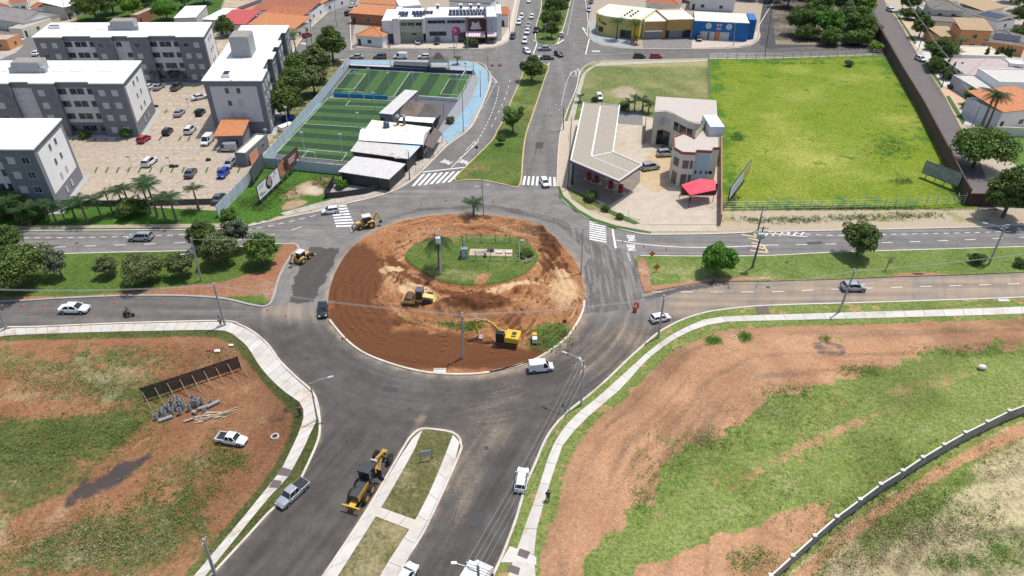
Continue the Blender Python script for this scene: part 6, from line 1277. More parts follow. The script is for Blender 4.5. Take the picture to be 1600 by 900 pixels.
for k, c, x, y, d, l in [
    ('hatch', 'white', 823, 81, 292, 'white hatchback turning, nearest of the avenue queue to the median tree'), ('sedan', 'silver', 851, 77, 178, 'silver saloon crossing in front of the median tip'), ('sedan', 'grey', 855, 91, 0, 'dark grey saloon nearest to the lower median tree at the junction'),
    ('hatch', 'black', 873, 86, 300, 'black hatchback right of the grey saloon at the junction'), ('suv', 'white', 820, 65, 265, 'white car at the head of the queue behind the turning hatchback'), ('suv', 'white', 824, 51, 262, 'white car second in the queue left of the median'),
    ('sedan', 'silver', 826, 40, 262, 'silver saloon third in the queue left of the median'), ('hatch', 'white', 831, 27, 260, 'white hatchback farthest back in the queue beside the dark trees'), ('pickup', 'black', 838, 48, 262, 'black pickup in the tree shade next to the queue'),
    ('suv', 'white', 811, 36, 262, 'white sport utility car parked second at the clinic side of the avenue'), ('suv', 'white', 815, 27, 262, 'white car parked farther up at the clinic side of the avenue'), ('suv', 'black', 801, 58, 262, 'black car parked at the corner beside the clinic'),
    ('hatch', 'white', 877, 55, 85, 'white hatchback beside the right kerb of the upper median'), ('suv', 'silver', 920, 16, 262, 'silver car parked beside the yellow corner shop'), ('sedan', 'black', 924, 3, 262, 'black car behind the silver car at the top of the avenue'), ('sedan', 'white', 827, 2, 262, 'white car at the very top of the left carriageway'),
    ('sedan', 'silver', 558, 90, 180, 'silver saloon leftmost of the four parked at the far pitch'), ('suv', 'grey', 594, 90, 180, 'dark grey car second of the four parked at the far pitch'), ('van', 'white', 626, 90, 180, 'white box van third of the four parked at the far pitch'), ('hatch', 'white', 663, 90, 180, 'white hatchback next to the small black tent'),
    ('hatch', 'maroon', 480, 56, 65, 'dark pink car parked at the left street corner behind the apartments'), ('hatch', 'white', 516, 53, 240, 'white car half hidden behind the tree on the left street'), ('suv', 'black', 546, 22, 60, 'black car parked halfway up the left street'), ('sedan', 'white', 552, 9, 60, 'white car parked at the top of the left street'),
    ('hatch', 'black', 999, 89, 0, 'black hatchback parked by the dry plot kerb'), ('hatch', 'red', 1025, 89, 0, 'red hatchback parked by the dry plot kerb'), ('sedan', 'white', 58, 85, 100, 'white car on the side street behind the farthest apartment block'), ('sedan', 'silver', 22, 47, 5, 'silver saloon parked on the side street at the upper left')]:
    put(k, c, x, y, d, l, .01 if x > 100 else .14)
for k, c, x, y, d, l in [
    ('sedan', 'silver', 654, 67, 270, 'silver saloon parked in the clinic forecourt'), ('suv', 'black', 683, 67, 270, 'black car parked in the clinic forecourt'), ('suv', 'black', 1091, 62, 265, 'black car parked in front of the blue shop'), ('hatch', 'white', 936, 154, 272, 'white car parked behind the station canopy on the dry plot'),
    ('suv', 'silver', 1040, 243, 8, 'silver car parked against the station shop'), ('suv', 'silver', 1016, 264, 22, 'silver car with dark roof glass on the station forecourt'),
    ('hatch', 'white', 1391, 17, 285, 'white car near the top of the estate road'), ('hatch', 'white', 1437, 94, 280, 'white hatchback parked halfway down the estate road'), ('sedan', 'black', 1492, 137, 10, 'black car in the driveway of the modern white house'), ('hatch', 'white', 1514, 143, 20, 'white car under the garage of the modern white house'), ('hatch', 'white', 1535, 178, 60, 'white car in front of the orange roofed house'),
    ('hatch', 'red', 226, 220, 82, 'bright red hatchback in the apartment parking'), ('hatch', 'black', 263, 208, 95, 'black car in the parking between the red car and a white car'), ('suv', 'white', 298, 206, 92, 'white car next to the black car in the middle of the parking'), ('sedan', 'silver', 281, 179, 92, 'silver grey saloon parked in the upper middle of the parking'),
    ('hatch', 'black', 314, 178, 92, 'black hatchback beside the tall tank block in the parking'), ('sedan', 'white', 313, 154, 40, 'white saloon driving at the top right of the parking'), ('sedan', 'white', 234, 138, 90, 'white car leftmost of the row in front of the farthest block'), ('sedan', 'silver', 249, 138, 85, 'silver car second in the row in front of the farthest block'),
    ('pickup', 'grey', 278, 138, 85, 'grey pickup in front of the farthest apartment block'), ('van', 'white', 325, 223, 268, 'white van beside the gate house'), ('van', 'silver', 356, 235, 180, 'silver people carrier between gate house and service hut'), ('hatch', 'silver', 360, 259, 268, 'silver hatchback parked against the service hut'),
    ('hatch', 'blue', 350, 274, 268, 'bright blue hatchback in the apartment parking'), ('sedan', 'greengrey', 299, 273, 95, 'grey-green saloon in the lower parking row'), ('suv', 'white', 235, 256, 85, 'white car alone in the middle of the lower parking'), ('sedan', 'grey', 343, 313, 90, 'grey car at the bottom corner by the sheet fence')]:
    put(k, c, x, y, d, l, .17)
# motorcycle and rider
def limbbody(name, parent, joints, edges, radii, mat, sub=1):
    me = bpy.data.meshes.new(name); me.from_pydata(joints, edges, []); me.materials.append(mat); o = bpy.data.objects.new(name, me); link(o, parent)
    s = o.modifiers.new('skin', 'SKIN'); 
    for i, v in enumerate(me.skin_vertices[0].data): v.radius = (radii[i], radii[i]); v.use_root = (i == 0)
    s.use_smooth_shade = True; q = o.modifiers.new('sub', 'SUBSURF'); q.levels = sub; q.render_levels = sub; return o
SKIN = M('skin', (.32, .19, .13), .7, .1); HAIR = M('hair_dark', (.02, .015, .012), .8)
def person(label, px, py, top, trousers, pose='stand', rz=0, z=.15, sit=0, off=None):
    p = P(px, py); t = thing('person', label, 'person', (p.x, p.y, z), rz)
    if pose == 'ride':
        J = [(0, 0, .85), (.08, 0, 1.1), (.18, 0, 1.38), (.22, 0, 1.5), (.15, .2, 1.36), (.38, .27, 1.12), (.6, .24, 1.08), (.15, -.2, 1.36), (.38, -.27, 1.12), (.6, -.24, 1.08), (.1, .14, .82), (.42, .2, .72), (.2, .2, .32), (.34, .2, .27), (.1, -.14, .82), (.42, -.2, .72), (.2, -.2, .32), (.34, -.2, .27)]
    elif pose == 'sit':
        J = [(0, 0, .45), (0, 0, .72), (.02, 0, 1.0), (.04, 0, 1.12), (0, .2, .98), (.12, .26, .72), (.34, .18, .62), (0, -.2, .98), (.12, -.26, .72), (.34, -.18, .62), (.05, .1, .45), (.46, .12, .5), (.5, .12, .08), (.66, .12, .04), (.05, -.1, .45), (.46, -.12, .5), (.5, -.12, .08), (.66, -.12, .04)]
    else:
        s = .16 if pose == 'walk' else .03
        J = [(0, 0, .95), (0, 0, 1.18), (.01, 0, 1.42), (.02, 0, 1.52), (0, .2, 1.4), (-s * .8, .27, 1.12), (s * .4, .27, .88), (0, -.2, 1.4), (s * .8, -.27, 1.12), (s * 1.6, -.26, .9), (0, .1, .9), (s, .11, .5), (s * .7, .11, .08), (s * .7 + .17, .11, .04), (0, -.1, .9), (-s * .3, -.11, .5), (-s * 1.6, -.11, .09), (-s * 1.6 + .16, -.11, .04)]
    E = [(0, 1), (1, 2), (2, 3), (2, 4), (4, 5), (5, 6), (2, 7), (7, 8), (8, 9), (0, 10), (10, 11), (11, 12), (12, 13), (0, 14), (14, 15), (15, 16), (16, 17)]
    RD = [.15, .14, .16, .07, .085, .06, .045, .085, .06, .045, .11, .075, .05, .05, .11, .075, .05, .05]
    body = limbbody('body', t, J, E, RD, SKIN)
    limbbody('shirt', t, [J[0], J[1], J[2], J[4], J[5], J[7], J[8]], [(0, 1), (1, 2), (2, 3), (3, 4), (2, 5), (5, 6)], [.165, .155, .175, .10, .075, .10, .075], top)
    limbbody('trousers', t, [J[0], J[10], J[11], J[12], J[14], J[15], J[16]], [(0, 1), (1, 2), (2, 3), (0, 4), (4, 5), (5, 6)], [.165, .125, .092, .07, .125, .092, .07], trousers)
    h = J[3]; m = MB(); m.ball((h[0] + .02, h[1], h[2] + .17), .105, 12, 0, (1.05, .85, 1.2)); m.ball((h[0] + .13, h[1], h[2] + .15), .022, 6); hd = m.build('head', [SKIN], t, True)
    m = MB(); m.ball((h[0] - .005, h[1], h[2] + .2), .115, 12, 0, (1.05, .95, 1.1)); m.build('hair' if pose != 'ride' else 'helmet', [HAIR if pose != 'ride' else BLACK], hd, True)
    for sy in (-1, 1): m = MB(); m.ball((h[0] + .125, sy * .035, h[2] + .175), .012, 6); m.build('eye', [BLACK], hd)
    return t
p = P(202, 494); mt = thing('motorcycle', 'red and black motorcycle on the lower left road behind the white saloon', 'motorcycle', (p.x, p.y, .01), R(-3))
for x in (-.65, .65):
    m = MB(); secs = []
    m.cyl((x, -.06, .31), (x, .06, .31), .31, n=18); wv = m.build('wheel', [TYRE], mt); m = MB(); m.cyl((x, -.065, .31), (x, .065, .31), .2, n=14); m.build('rim', [DARK], wv)
m = MB(); m.loft([[(-.55, -.1, .6), (-.55, .1, .6), (-.55, .08, .78), (-.55, -.08, .78)], [(.0, -.14, .5), (.0, .14, .5), (.0, .12, .82), (.0, -.12, .82)], [(.42, -.1, .62), (.42, .1, .62), (.42, .1, .95), (.42, -.1, .95)]]); m.build('body', [carpaint('red')], mt, bevel=.03)
m = MB(); m.box(-.7, .1, -.13, .13, .78, .86); m.build('seat', [BLACK], mt, bevel=.03)
m = MB(); m.cyl((.65, -.08, .31), (.42, -.08, 1.0), .03, n=8); m.cyl((.65, .08, .31), (.42, .08, 1.0), .03, n=8); m.build('fork', [STEEL], mt); m = MB(); m.cyl((.4, -.35, 1.05), (.4, .35, 1.05), .025, n=8); m.build('handlebar', [DARK], mt)
m = MB(); m.box(-.3, .25, -.12, .12, .28, .5); m.build('engine', [DARK], mt, bevel=.03)
person('rider in black clothes and helmet on the red motorcycle', 201, 494, M('black_cloth', (.02, .02, .022), .9), M('black_cloth', (.02, .02, .022)), 'ride', R(-3), .01)
bpy.data.objects['person'].location = (p.x - .2, p.y, .01)
BLU_ = M('blue_jeans', (.05, .07, .13), .9); 
person('pedestrian in white shirt standing on the pale pavement by the road pole', 346, 510, M('white_cloth', (.6, .6, .62), .9), M('grey_cloth', (.2, .2, .2), .9), 'walk', R(-80))
person('person in white shirt standing in front of the red awning', 1077, 317, M('white_cloth', (.6, .6, .62)), BLACK, 'stand', R(-70))
person('small figure in dark clothes walking beside the curved pavement at lower right', 856, 783, M('dark_cloth', (.04, .04, .045), .9), BLACK, 'walk', R(80))
person('person in dark clothes resting in the shade of the bright green median tree', 1115, 441, M('dark_cloth', (.04, .04, .045)), M('brown_cloth', (.15, .08, .05)), 'sit', R(-90), -.25)
person('worker in red vest standing on the grass verge left of the curved pavement', 470, 650, M('red_cloth', (.35, .04, .04), .9), BLACK, 'stand', R(100), .12)
# ------------------------------------------------------------ machines
YEL_M = M('machine_yellow', (.60, .36, .05), .5, .12, 1.5, dirt=((.38, .26, .13), .35), world=False); YELX = M('excavator_yellow', (.66, .40, .02), .5, .12, 1.2, dirt=((.45, .30, .09), .4), world=False); SAND_M = M('faded_yellow', (.52, .36, .14), .6, .15, 1.5, dirt=((.4, .3, .2), .4), world=False)
def wheel(t, c, r, wd, rimm=None, ax='y', hubr=.55):
    m = MB(); d = Vector((0, wd / 2, 0)); c = Vector(c); m.tube([c - d, c - d * .8, c + d * .8, c + d], [r * .9, r, r, r * .9], 20)
    for k in range(20):
        a = 2 * math.pi * k / 20; m.cbox((c.x + r * math.cos(a), c.y, c.z + r * math.sin(a)), (.07, wd * .9, .07), 0, Matrix.Rotation(-a, 3, 'Y'))
    w_ = m.build('wheel', [TYRE], t); m = MB(); m.cyl(tuple(c - d * 1.04), tuple(c + d * 1.04), r * hubr, n=14); m.build('rim', [rimm or YEL_M], w_)
def backhoe(label, px, py, deg, boomside=0, s_=.9):
    p = P(px, py); t = thing('backhoe_loader', label, 'backhoe loader', (p.x, p.y, .02), R(deg), 'yellow backhoe loaders', s_); Y = SAND_M
    for sy in (-1, 1): wheel(t, (-1.15, sy * .88, .75), .75, .5, YEL_M); wheel(t, (1.15, sy * .85, .5), .5, .36, YEL_M)
    m = MB(); m.box(-1.5, 1.9, -.45, .45, .55, .95); m.loft([[(.35, -.5, .9), (.35, .5, .9), (.35, .48, 1.62), (.35, -.48, 1.62)], [(1.95, -.42, .9), (1.95, .42, .9), (1.95, .36, 1.38), (1.95, -.36, 1.38)]]); m.build('engine_hood', [Y], t, bevel=.05)
    for sy in (-1, 1): m = MB(); m.tube([(-1.95, sy * .9, 1.1), (-1.7, sy * .9, 1.5), (-1.15, sy * .9, 1.68), (-.6, sy * .9, 1.5), (-.35, sy * .9, 1.1), (.1, sy * .9, .85)], .16, 6); m.box(-1.8, -.5, sy * .88 - .27, sy * .88 + .27, 1.45, 1.62); m.build('mudguard', [Y], t, bevel=.03)
    m = MB(); m.box(-1.25, .35, -.6, .6, .95, 1.5); m.box(-1.2, .3, -.56, .56, 1.5, 2.5); m.build('cab', [GLC], t)
    m = MB()
    for x in (-1.22, -.4, .32):
        for y in (-.58, .58): m.beam((x, y, 1.4), (x, y, 2.6), .08, .08)
    m.build('cab_frame', [DARK], t); m = MB(); m.loft([[(-1.4, -.75, 2.55), (.5, -.75, 2.55), (.5, .75, 2.55), (-1.4, .75, 2.55)], [(-1.3, -.68, 2.72), (.42, -.68, 2.72), (.42, .68, 2.72), (-1.3, .68, 2.72)]]); m.build('cab_roof', [M('dusty_white_roof', (.66, .60, .56), .7, .1)], t, bevel=.04)
    for sy in (-1, 1): m = MB(); m.beam((.25, sy * .55, 1.35), (1.7, sy * .5, 1.25), .12, .2); m.beam((1.7, sy * .5, 1.25), (2.55, sy * .5, .45), .12, .2); m.build('loader_arm', [YEL_M], t, bevel=.02)
    m = MB(); m.beam((1.6, -.42, .9), (2.4, -.42, 1.0), .07, .07); m.beam((1.6, .42, .9), (2.4, .42, 1.0), .07, .07); m.build('cylinder', [STEEL], t)
    m = MB(); prof = [(2.5, .95), (2.5, .15), (2.65, .04), (3.35, .06), (3.3, .12), (2.75, .2), (2.62, .35), (2.62, .9)]
    m.add([(x, -1.1, z) for x, z in prof] + [(x, 1.1, z) for x, z in prof], [tuple(range(8)), tuple(range(15, 7, -1))] + [(i, (i + 1) % 8, 8 + (i + 1) % 8, 8 + i) for i in range(8)]); m.build('front_bucket', [M('bucket_steel', (.30, .27, .24), .6, .3)], t)
    m = MB(); m.box(-1.85, -1.45, -.9, .9, .45, 1.15)
    for sy in (-1, 1): m.beam((-1.65, sy * .8, 1.1), (-1.75, sy * 1.0, .1), .12, .14)
    m.build('stabiliser_frame', [YEL_M], t, bevel=.02)
    bs = boomside; m = MB(); m.beam((-1.85, 0, .8), (-2.25, bs * .3, 2.4), .28, .32); m.beam((-2.25, bs * .3, 2.4), (-2.75, bs * .55, 3.0), .26, .26); b_ = m.build('boom', [YEL_M], t, bevel=.03)
    m = MB(); m.beam((-2.6, bs * .5, 3.15), (-3.35, bs * .8, 1.3), .2, .26); m.beam((-2.45, bs * .4, 3.2), (-3.0, bs * .65, 2.6), .08, .08); m.build('dipper_arm', [YEL_M], t, bevel=.02)
    m = MB(); c = Vector((-3.2, bs * .8, .95)); m.T = Matrix.Translation(c); pr = [(-.2, .35), (-.35, .1), (-.2, -.25), (.15, -.3), (.45, -.1), (.2, -.12), (-.05, -.05), (0, .3)]; m.add([(x, -.35, z) for x, z in pr] + [(x, .35, z) for x, z in pr], [tuple(range(8)), tuple(range(15, 7, -1))] + [(i, (i + 1) % 8, 8 + (i + 1) % 8, 8 + i) for i in range(8)]); m.build('rear_bucket', [DARK], t)
    m = MB(); m.cyl((.9, .2, 1.4), (.9, .2, 2.1), .05, n=8); m.build('exhaust', [DARK], t)
backhoe('yellow backhoe loader with pale roof beside the upper left zebra crossing', 571, 355, 203, .5)
backhoe('yellow backhoe loader on the dark resurfaced patch beside the median tip', 474, 407, 66, .8, .78)
# single drum roller
p = P(657, 475); t = thing('road_roller', 'yellow drum roller with padded drum on the roundabout earth', 'road roller', (p.x, p.y, .25), R(172))
m = MB(); m.cyl((1.7, -1.0, .72), (1.7, 1.0, .72), .68, n=24)
for k in range(20):
    for j in range(6): a = 2 * math.pi * k / 20; m.cbox((1.7 + .72 * math.cos(a), -.85 + j * .34 + (k % 2) * .1, .72 + .72 * math.sin(a)), (.1, .16, .12), 0, Matrix.Rotation(-a, 3, 'Y'))
m.build('drum', [M('muddy_drum', (.17, .09, .055), .8, .3)], t)
m = MB()
for sy in (-1, 1): m.box(.75, 2.6, sy * 1.1 - .06, sy * 1.1 + .06, .5, .95)
m.box(2.5, 2.65, -1.15, 1.15, .45, 1.0); m.box(.6, .78, -1.15, 1.15, .5, 1.1); m.box(-.1, .65, -.35, .35, .6, 1.1); m.build('drum_frame', [SAND_M], t, bevel=.03)
for sy in (-1, 1): wheel(t, (-1.35, sy * .82, .76), .76, .5, DARK)
m = MB(); m.loft([[(-.55, -.62, .9), (-.55, .62, .9), (-.55, .55, 1.65), (-.55, -.55, 1.65)], [(-2.3, -.6, .8), (-2.3, .6, .8), (-2.3, .5, 1.4), (-2.3, -.5, 1.4)]]); m.box(-2.5, -2.25, -.75, .75, .7, .95); m.build('engine_hood', [M('pale_yellow_paint', (.66, .50, .16), .5, .1, world=False)], t, bevel=.06)
m = MB(); m.box(-.55, .45, -.6, .6, 1.0, 2.5); m.build('cab', [GLC], t, bevel=.03); m = MB(); m.box(-.65, .55, -.7, .7, 2.5, 2.68)
for x in (-.55, .45):
    for y in (-.6, .6): m.beam((x, y, 1.0), (x, y, 2.5), .09, .09)
m.build('cab_frame', [M('charcoal_paint', (.09, .095, .11), .5)], t, bevel=.02)
# excavator
p = P(792, 536); t = thing('excavator', 'bright yellow crawler excavator with raised boom on the roundabout earth', 'excavator', (p.x, p.y, .12), R(168), None, .84)
for sy in (-1, 1):
    m = MB(); pr = [(-1.9, .42), (-1.7, .12), (-1.3, 0), (1.3, 0), (1.7, .12), (1.9, .42), (1.7, .72), (1.3, .84), (-1.3, .84), (-1.7, .72)]
    m.add([(x, sy * 1.1 - .28, z) for x, z in pr] + [(x, sy * 1.1 + .28, z) for x, z in pr], [tuple(range(10)), tuple(range(19, 9, -1))] + [(i, (i + 1) % 10, 10 + (i + 1) % 10, 10 + i) for i in range(10)])
    for i in range(18): m.box(-1.55 + i * .18, -1.48 + i * .18, sy * 1.1 - .3, sy * 1.1 + .3, -.02, .87)
    m.build('track', [M('muddy_track', (.09, .06, .045), .9, .3)], t)
m = MB(); m.box(-.9, .9, -.85, .85, .4, .85); m.cyl((0, 0, .8), (0, 0, 1.05), .7); m.build('undercarriage', [DARK], t)
m = MB(); m.loft([[(-2.3, -1.3, 1.05), (-2.3, 1.3, 1.05), (.2, 1.35, 1.05), (.2, -1.35, 1.05)], [(-2.35, -1.3, 1.9), (-2.35, 1.3, 1.9), (.2, 1.3, 1.9), (.2, -1.3, 1.9)], [(-2.15, -1.15, 2.1), (-2.15, 1.15, 2.1), (.1, 1.2, 2.1), (.1, -1.2, 2.1)]]); m.box(.2, 1.5, -1.35, -.3, 1.05, 1.6); m.build('upper_body', [YELX], t, bevel=.06)
m = MB(); m.box(-1.7, -.9, -.6, .3, 2.1, 2.13); m.box(-1.7, -.9, .5, .9, 2.1, 2.13); m.build('hood_grille', [DARK], t)
m = MB(); m.box(.25, 1.75, .25, 1.3, 1.1, 2.75); m.build('cab', [M('cab_black_glass', (.015, .022, .03), .15)], t, bevel=.08)
m = MB(); bp = [(1.1, -.1, 1.5), (1.9, -.1, 2.9), (2.9, -.1, 3.9), (4.2, -.1, 4.1), (5.6, -.1, 3.6)]
for a, b__ in zip(bp, bp[1:]): m.beam(a, b__, .3, .42 if a[0] < 4 else .32)
m.build('boom', [YEL_M], t, bevel=.05); m = MB(); m.beam((5.9, -.1, 4.05), (5.2, -.1, .95), .32, .4); m.beam((5.9, -.1, 4.05), (5.45, -.1, 3.5), .3, .5); m.build('dipper_arm', [YEL_M], t, bevel=.03)
m = MB(); m.beam((1.4, -.35, 1.3), (2.8, -.35, 3.4), .13, .13); m.beam((1.4, .15, 1.3), (2.8, .15, 3.4), .13, .13); m.beam((3.3, -.1, 4.3), (5.8, -.1, 4.25), .14, .14); m.beam((5.9, -.1, 3.4), (5.5, -.1, 1.3), .1, .1); m.build('cylinder', [STEEL], t)
m = MB(); m.T = Matrix.Translation((4.9, -.1, .55)); pr = [(.35, .55), (.5, .1), (.3, -.4), (-.2, -.45), (-.6, -.1), (-.25, -.15), (.1, 0), (.15, .5)]; m.add([(x, -.55, z) for x, z in pr] + [(x, .55, z) for x, z in pr], [tuple(range(8)), tuple(range(15, 7, -1))] + [(i, (i + 1) % 8, 8 + (i + 1) % 8, 8 + i) for i in range(8)]); m.build('bucket', [M('bucket_steel', (.30, .27, .24))], t)
YGR = M('grader_yellow', (.45, .26, .035), .55, .2, 1.5, dirt=((.2, .13, .06), .5), world=False)
# motor grader: front (blade end) towards the median tip
p = P(573, 762); q = P(600, 718); ang = math.atan2(q.y - p.y, q.x - p.x); t = thing('motor_grader', 'black and yellow motor grader beside the south median', 'motor grader', (p.x, p.y, .02), ang, None, .94)
for sy in (-1, 1):
    for x in (-1.9, -.5): wheel(t, (x, sy * .98, .66), .66, .42, M('orange_rim', (.5, .22, .04), .6))
    wheel(t, (4.5, sy * .98, .66), .66, .42, DARK)
m = MB(); m.box(-2.9, -.2, -.55, .55, 1.0, 1.85); m.build('engine_cover', [M('matt_black_hood', (.035, .037, .042), .6)], t, bevel=.06); m = MB()
for sy in (-1, 1): m.box(-2.85, -.15, sy * .58 - .04, sy * .58 + .04, .85, 1.7)
m.box(-3.1, .2, -.4, .4, .7, 1.0); m.build('side_panel', [YGR], t, bevel=.02)
m = MB(); m.box(-.1, 1.3, -.7, .7, 1.2, 2.95); m.build('cab', [GLC], t, bevel=.04); m = MB(); m.box(-.25, 1.45, -.8, .8, 2.95, 3.15)
for x in (-.1, 1.3):
    for y in (-.7, .7): m.beam((x, y, 1.2), (x, y, 2.95), .1, .1)
m.build('cab_frame', [M('matt_black_hood', (.035, .037, .042))], t, bevel=.03)
m = MB(); m.box(1.4, 1.45, -1.5, -.8, 1.2, 2.1); m.box(1.4, 1.45, .8, 1.5, 1.2, 2.1); m.build('side_screen', [BLACK], t)
m = MB(); m.beam((1.2, 0, 1.6), (3.0, 0, 1.95), .35, .35); m.beam((3.0, 0, 1.95), (5.0, 0, 1.2), .3, .35); m.box(4.8, 5.3, -.35, .35, .7, 1.3); m.build('front_frame', [YGR], t, bevel=.04)
m = MB(); m.beam((1.6, 0, .8), (4.3, 0, .8), .15, .15); m.beam((2.0, -.6, .8), (4.3, 0, .8), .12, .12); m.beam((2.0, .6, .8), (4.3, 0, .8), .12, .12); m.cyl((2.4, 0, .65), (2.4, 0, .8), .7, n=20); m.build('circle_drawbar', [YGR], t)
m = MB(); m.beam((1.6, -1.6, .4), (3.1, 1.5, .4), .1, .65); m.build('blade', [M('blade_steel', (.13, .11, .10), .5, .2)], t)
m = MB(); m.beam((2.7, -.5, .8), (2.5, -.3, 2.3), .09, .09); m.beam((2.7, .5, .8), (2.5, .3, 2.3), .09, .09); m.cbox((2.5, 0, 2.2), (.25, .9, .2)); m.build('lift_cylinder', [STEEL], t)
m = MB(); m.beam((4.5, -.85, .66), (4.5, .85, .66), .2, .2); m.build('front_axle', [DARK], t)
m = MB(); m.cbox((-3.75, 0, .95), (.16, 2.3, .2)); m.cbox((-3.35, 0, .8), (.7, .8, .25))
for k in range(7): m.beam((-3.8, -1.05 + k * .35, .95), (-3.9, -1.05 + k * .35, .3), .07, .07)
m.build('ripper', [M('ripper_yellow', (.62, .36, .04), .5, .15)], t, bevel=.02)
m = MB(); m.cyl((-1.6, .3, 1.8), (-1.6, .3, 2.6), .06, n=8); m.build('exhaust', [DARK], t)
# small light-tower / compactor beside the excavator
p = P(835, 535); t = thing('plate_compactor', 'small orange and white hand compactor standing on grass beside the excavator', 'compactor', (p.x, p.y, .3), R(90))
m = MB(); m.box(-.75, .1, -.35, .35, .1, .85); m.build('housing', [M('compactor_white', (.6, .6, .62), .5)], t, bevel=.06); m = MB(); m.box(.1, .75, -.33, .33, .2, 1.05); m.build('engine', [M('compactor_orange', (.65, .33, .05), .5)], t, bevel=.05); m = MB(); m.box(-.85, .85, -.4, .4, 0, .12); m.build('base_plate', [DARK], t, bevel=.02); m = MB(); m.tube([(-.7, -.25, .8), (-1.3, -.25, 1.2), (-1.3, .25, 1.2), (-.7, .25, .8)], .03, 6); m.build('handle', [DARK], t)
# lorry at the bottom edge
p = P(738, 928); q = P(760, 890); ang = math.atan2(q.y - p.y, q.x - p.x); t = thing('box_lorry', 'white box lorry with a red side box cut by the bottom edge', 'lorry', (p.x, p.y, .01), ang)
m = MB(); m.box(-3.0, 1.6, -1.1, 1.1, .8, 2.9); m.build('cargo_box', [M('lorry_white', (.72, .72, .72), .5, .05)], t, bevel=.04); m = MB(); m.loft([[(1.75, -1.0, .5), (1.75, 1.0, .5), (1.75, .95, 2.3), (1.75, -.95, 2.3)], [(2.9, -1.0, .5), (2.9, 1.0, .5), (2.8, .95, 1.4), (2.8, -.95, 1.4)]]); m.build('cab', [carpaint('white')], t, bevel=.05); m = MB(); m.box(.6, 1.7, -1.3, -1.12, .7, 1.7); m.build('side_box', [carpaint('red')], t)
for x in (-2.0, 2.1):
    for sy in (-1, 1): wheel(t, (x, sy * .95, .45), .45, .3, RIM)
# ------------------------------------------------------------ vegetation
def leafmat(name, a, b):
    if name in MC: return MC[name]
    m, n, bs = newmat(name); oi = n.nodes.new('ShaderNodeNewGeometry'); v = oi.outputs['Position']
    at = n.nodes.new('ShaderNodeAttribute'); at.attribute_name = 'leaf'
    f = mth(n, 'ADD', mth(n, 'MULTIPLY', nz(n, .9, 3, .6, v), .5), mth(n, 'MULTIPLY', at.outputs['Fac'], .5))
    n.links.new(mixc(n, sstep(n, f, .25, .72), a, b), bs.inputs['Base Color']); bs.inputs['Roughness'].default_value = .6
    bs.inputs['Specular IOR Level'].default_value = .25
    tr = n.nodes.new('ShaderNodeBsdfTranslucent'); n.links.new(mixc(n, f, a, b), tr.inputs['Color']); ms = n.nodes.new('ShaderNodeMixShader'); ms.inputs[0].default_value = .22
    out = n.nodes['Material Output']; n.links.new(bs.outputs[0], ms.inputs[1]); n.links.new(tr.outputs[0], ms.inputs[2]); n.links.new(ms.outputs[0], out.inputs['Surface'])
    MC[name] = m; return m
LEAF = {'dark': leafmat('leaf_dark', (0.053, 0.094, 0.026), (0.165, 0.236, 0.053)), 'mid': leafmat('leaf_mid', (0.059, 0.118, 0.024), (0.201, 0.295, 0.059)), 'bright': leafmat('leaf_bright', (0.047, 0.142, 0.017), (0.165, 0.342, 0.041)), 'olive': leafmat('leaf_olive', (0.077, 0.106, 0.035), (0.224, 0.266, 0.094)), 'grey': leafmat('leaf_grey', (0.077, 0.106, 0.059), (0.201, 0.236, 0.142)), 'lime': leafmat('leaf_lime', (0.083, 0.165, 0.017), (0.271, 0.401, 0.053))}
BARK = M('bark', (.12, .09, .065), .95, .25, 3, world=False)
def leafmesh(name, pts, nrm, size, mat, rng, per=1):
    "leaf quads at pts (n,3), random tilt around the outward normal"
    n = len(pts); d = rng.normal(size=(n, 3)) * .75 + nrm + np.array([0, 0, .25]); d /= np.linalg.norm(d, axis=1)[:, None]
    a = np.cross(d, rng.normal(size=(n, 3))); a /= np.linalg.norm(a, axis=1)[:, None]; b = np.cross(d, a)
    s = size * rng.uniform(.6, 1.3, n)[:, None]; a = a * s * .5; b = b * s * .32
    v = np.stack([pts - a, pts + b, pts + a, pts - b], 1).reshape(-1, 3)
    me = bpy.data.meshes.new(name); me.vertices.add(len(v)); me.vertices.foreach_set('co', v.ravel()); q = np.arange(len(v)).astype(np.int32)
    me.loops.add(len(v)); me.loops.foreach_set('vertex_index', q); me.polygons.add(n); me.polygons.foreach_set('loop_start', q[::4].copy()); me.polygons.foreach_set('loop_total', np.full(n, 4, np.int32)); me.update()
    at = me.attributes.new('leaf', 'FLOAT', 'FACE'); at.data.foreach_set('value', rng.rand(n).astype(np.float32)); me.materials.append(mat); return me
TREES = {}
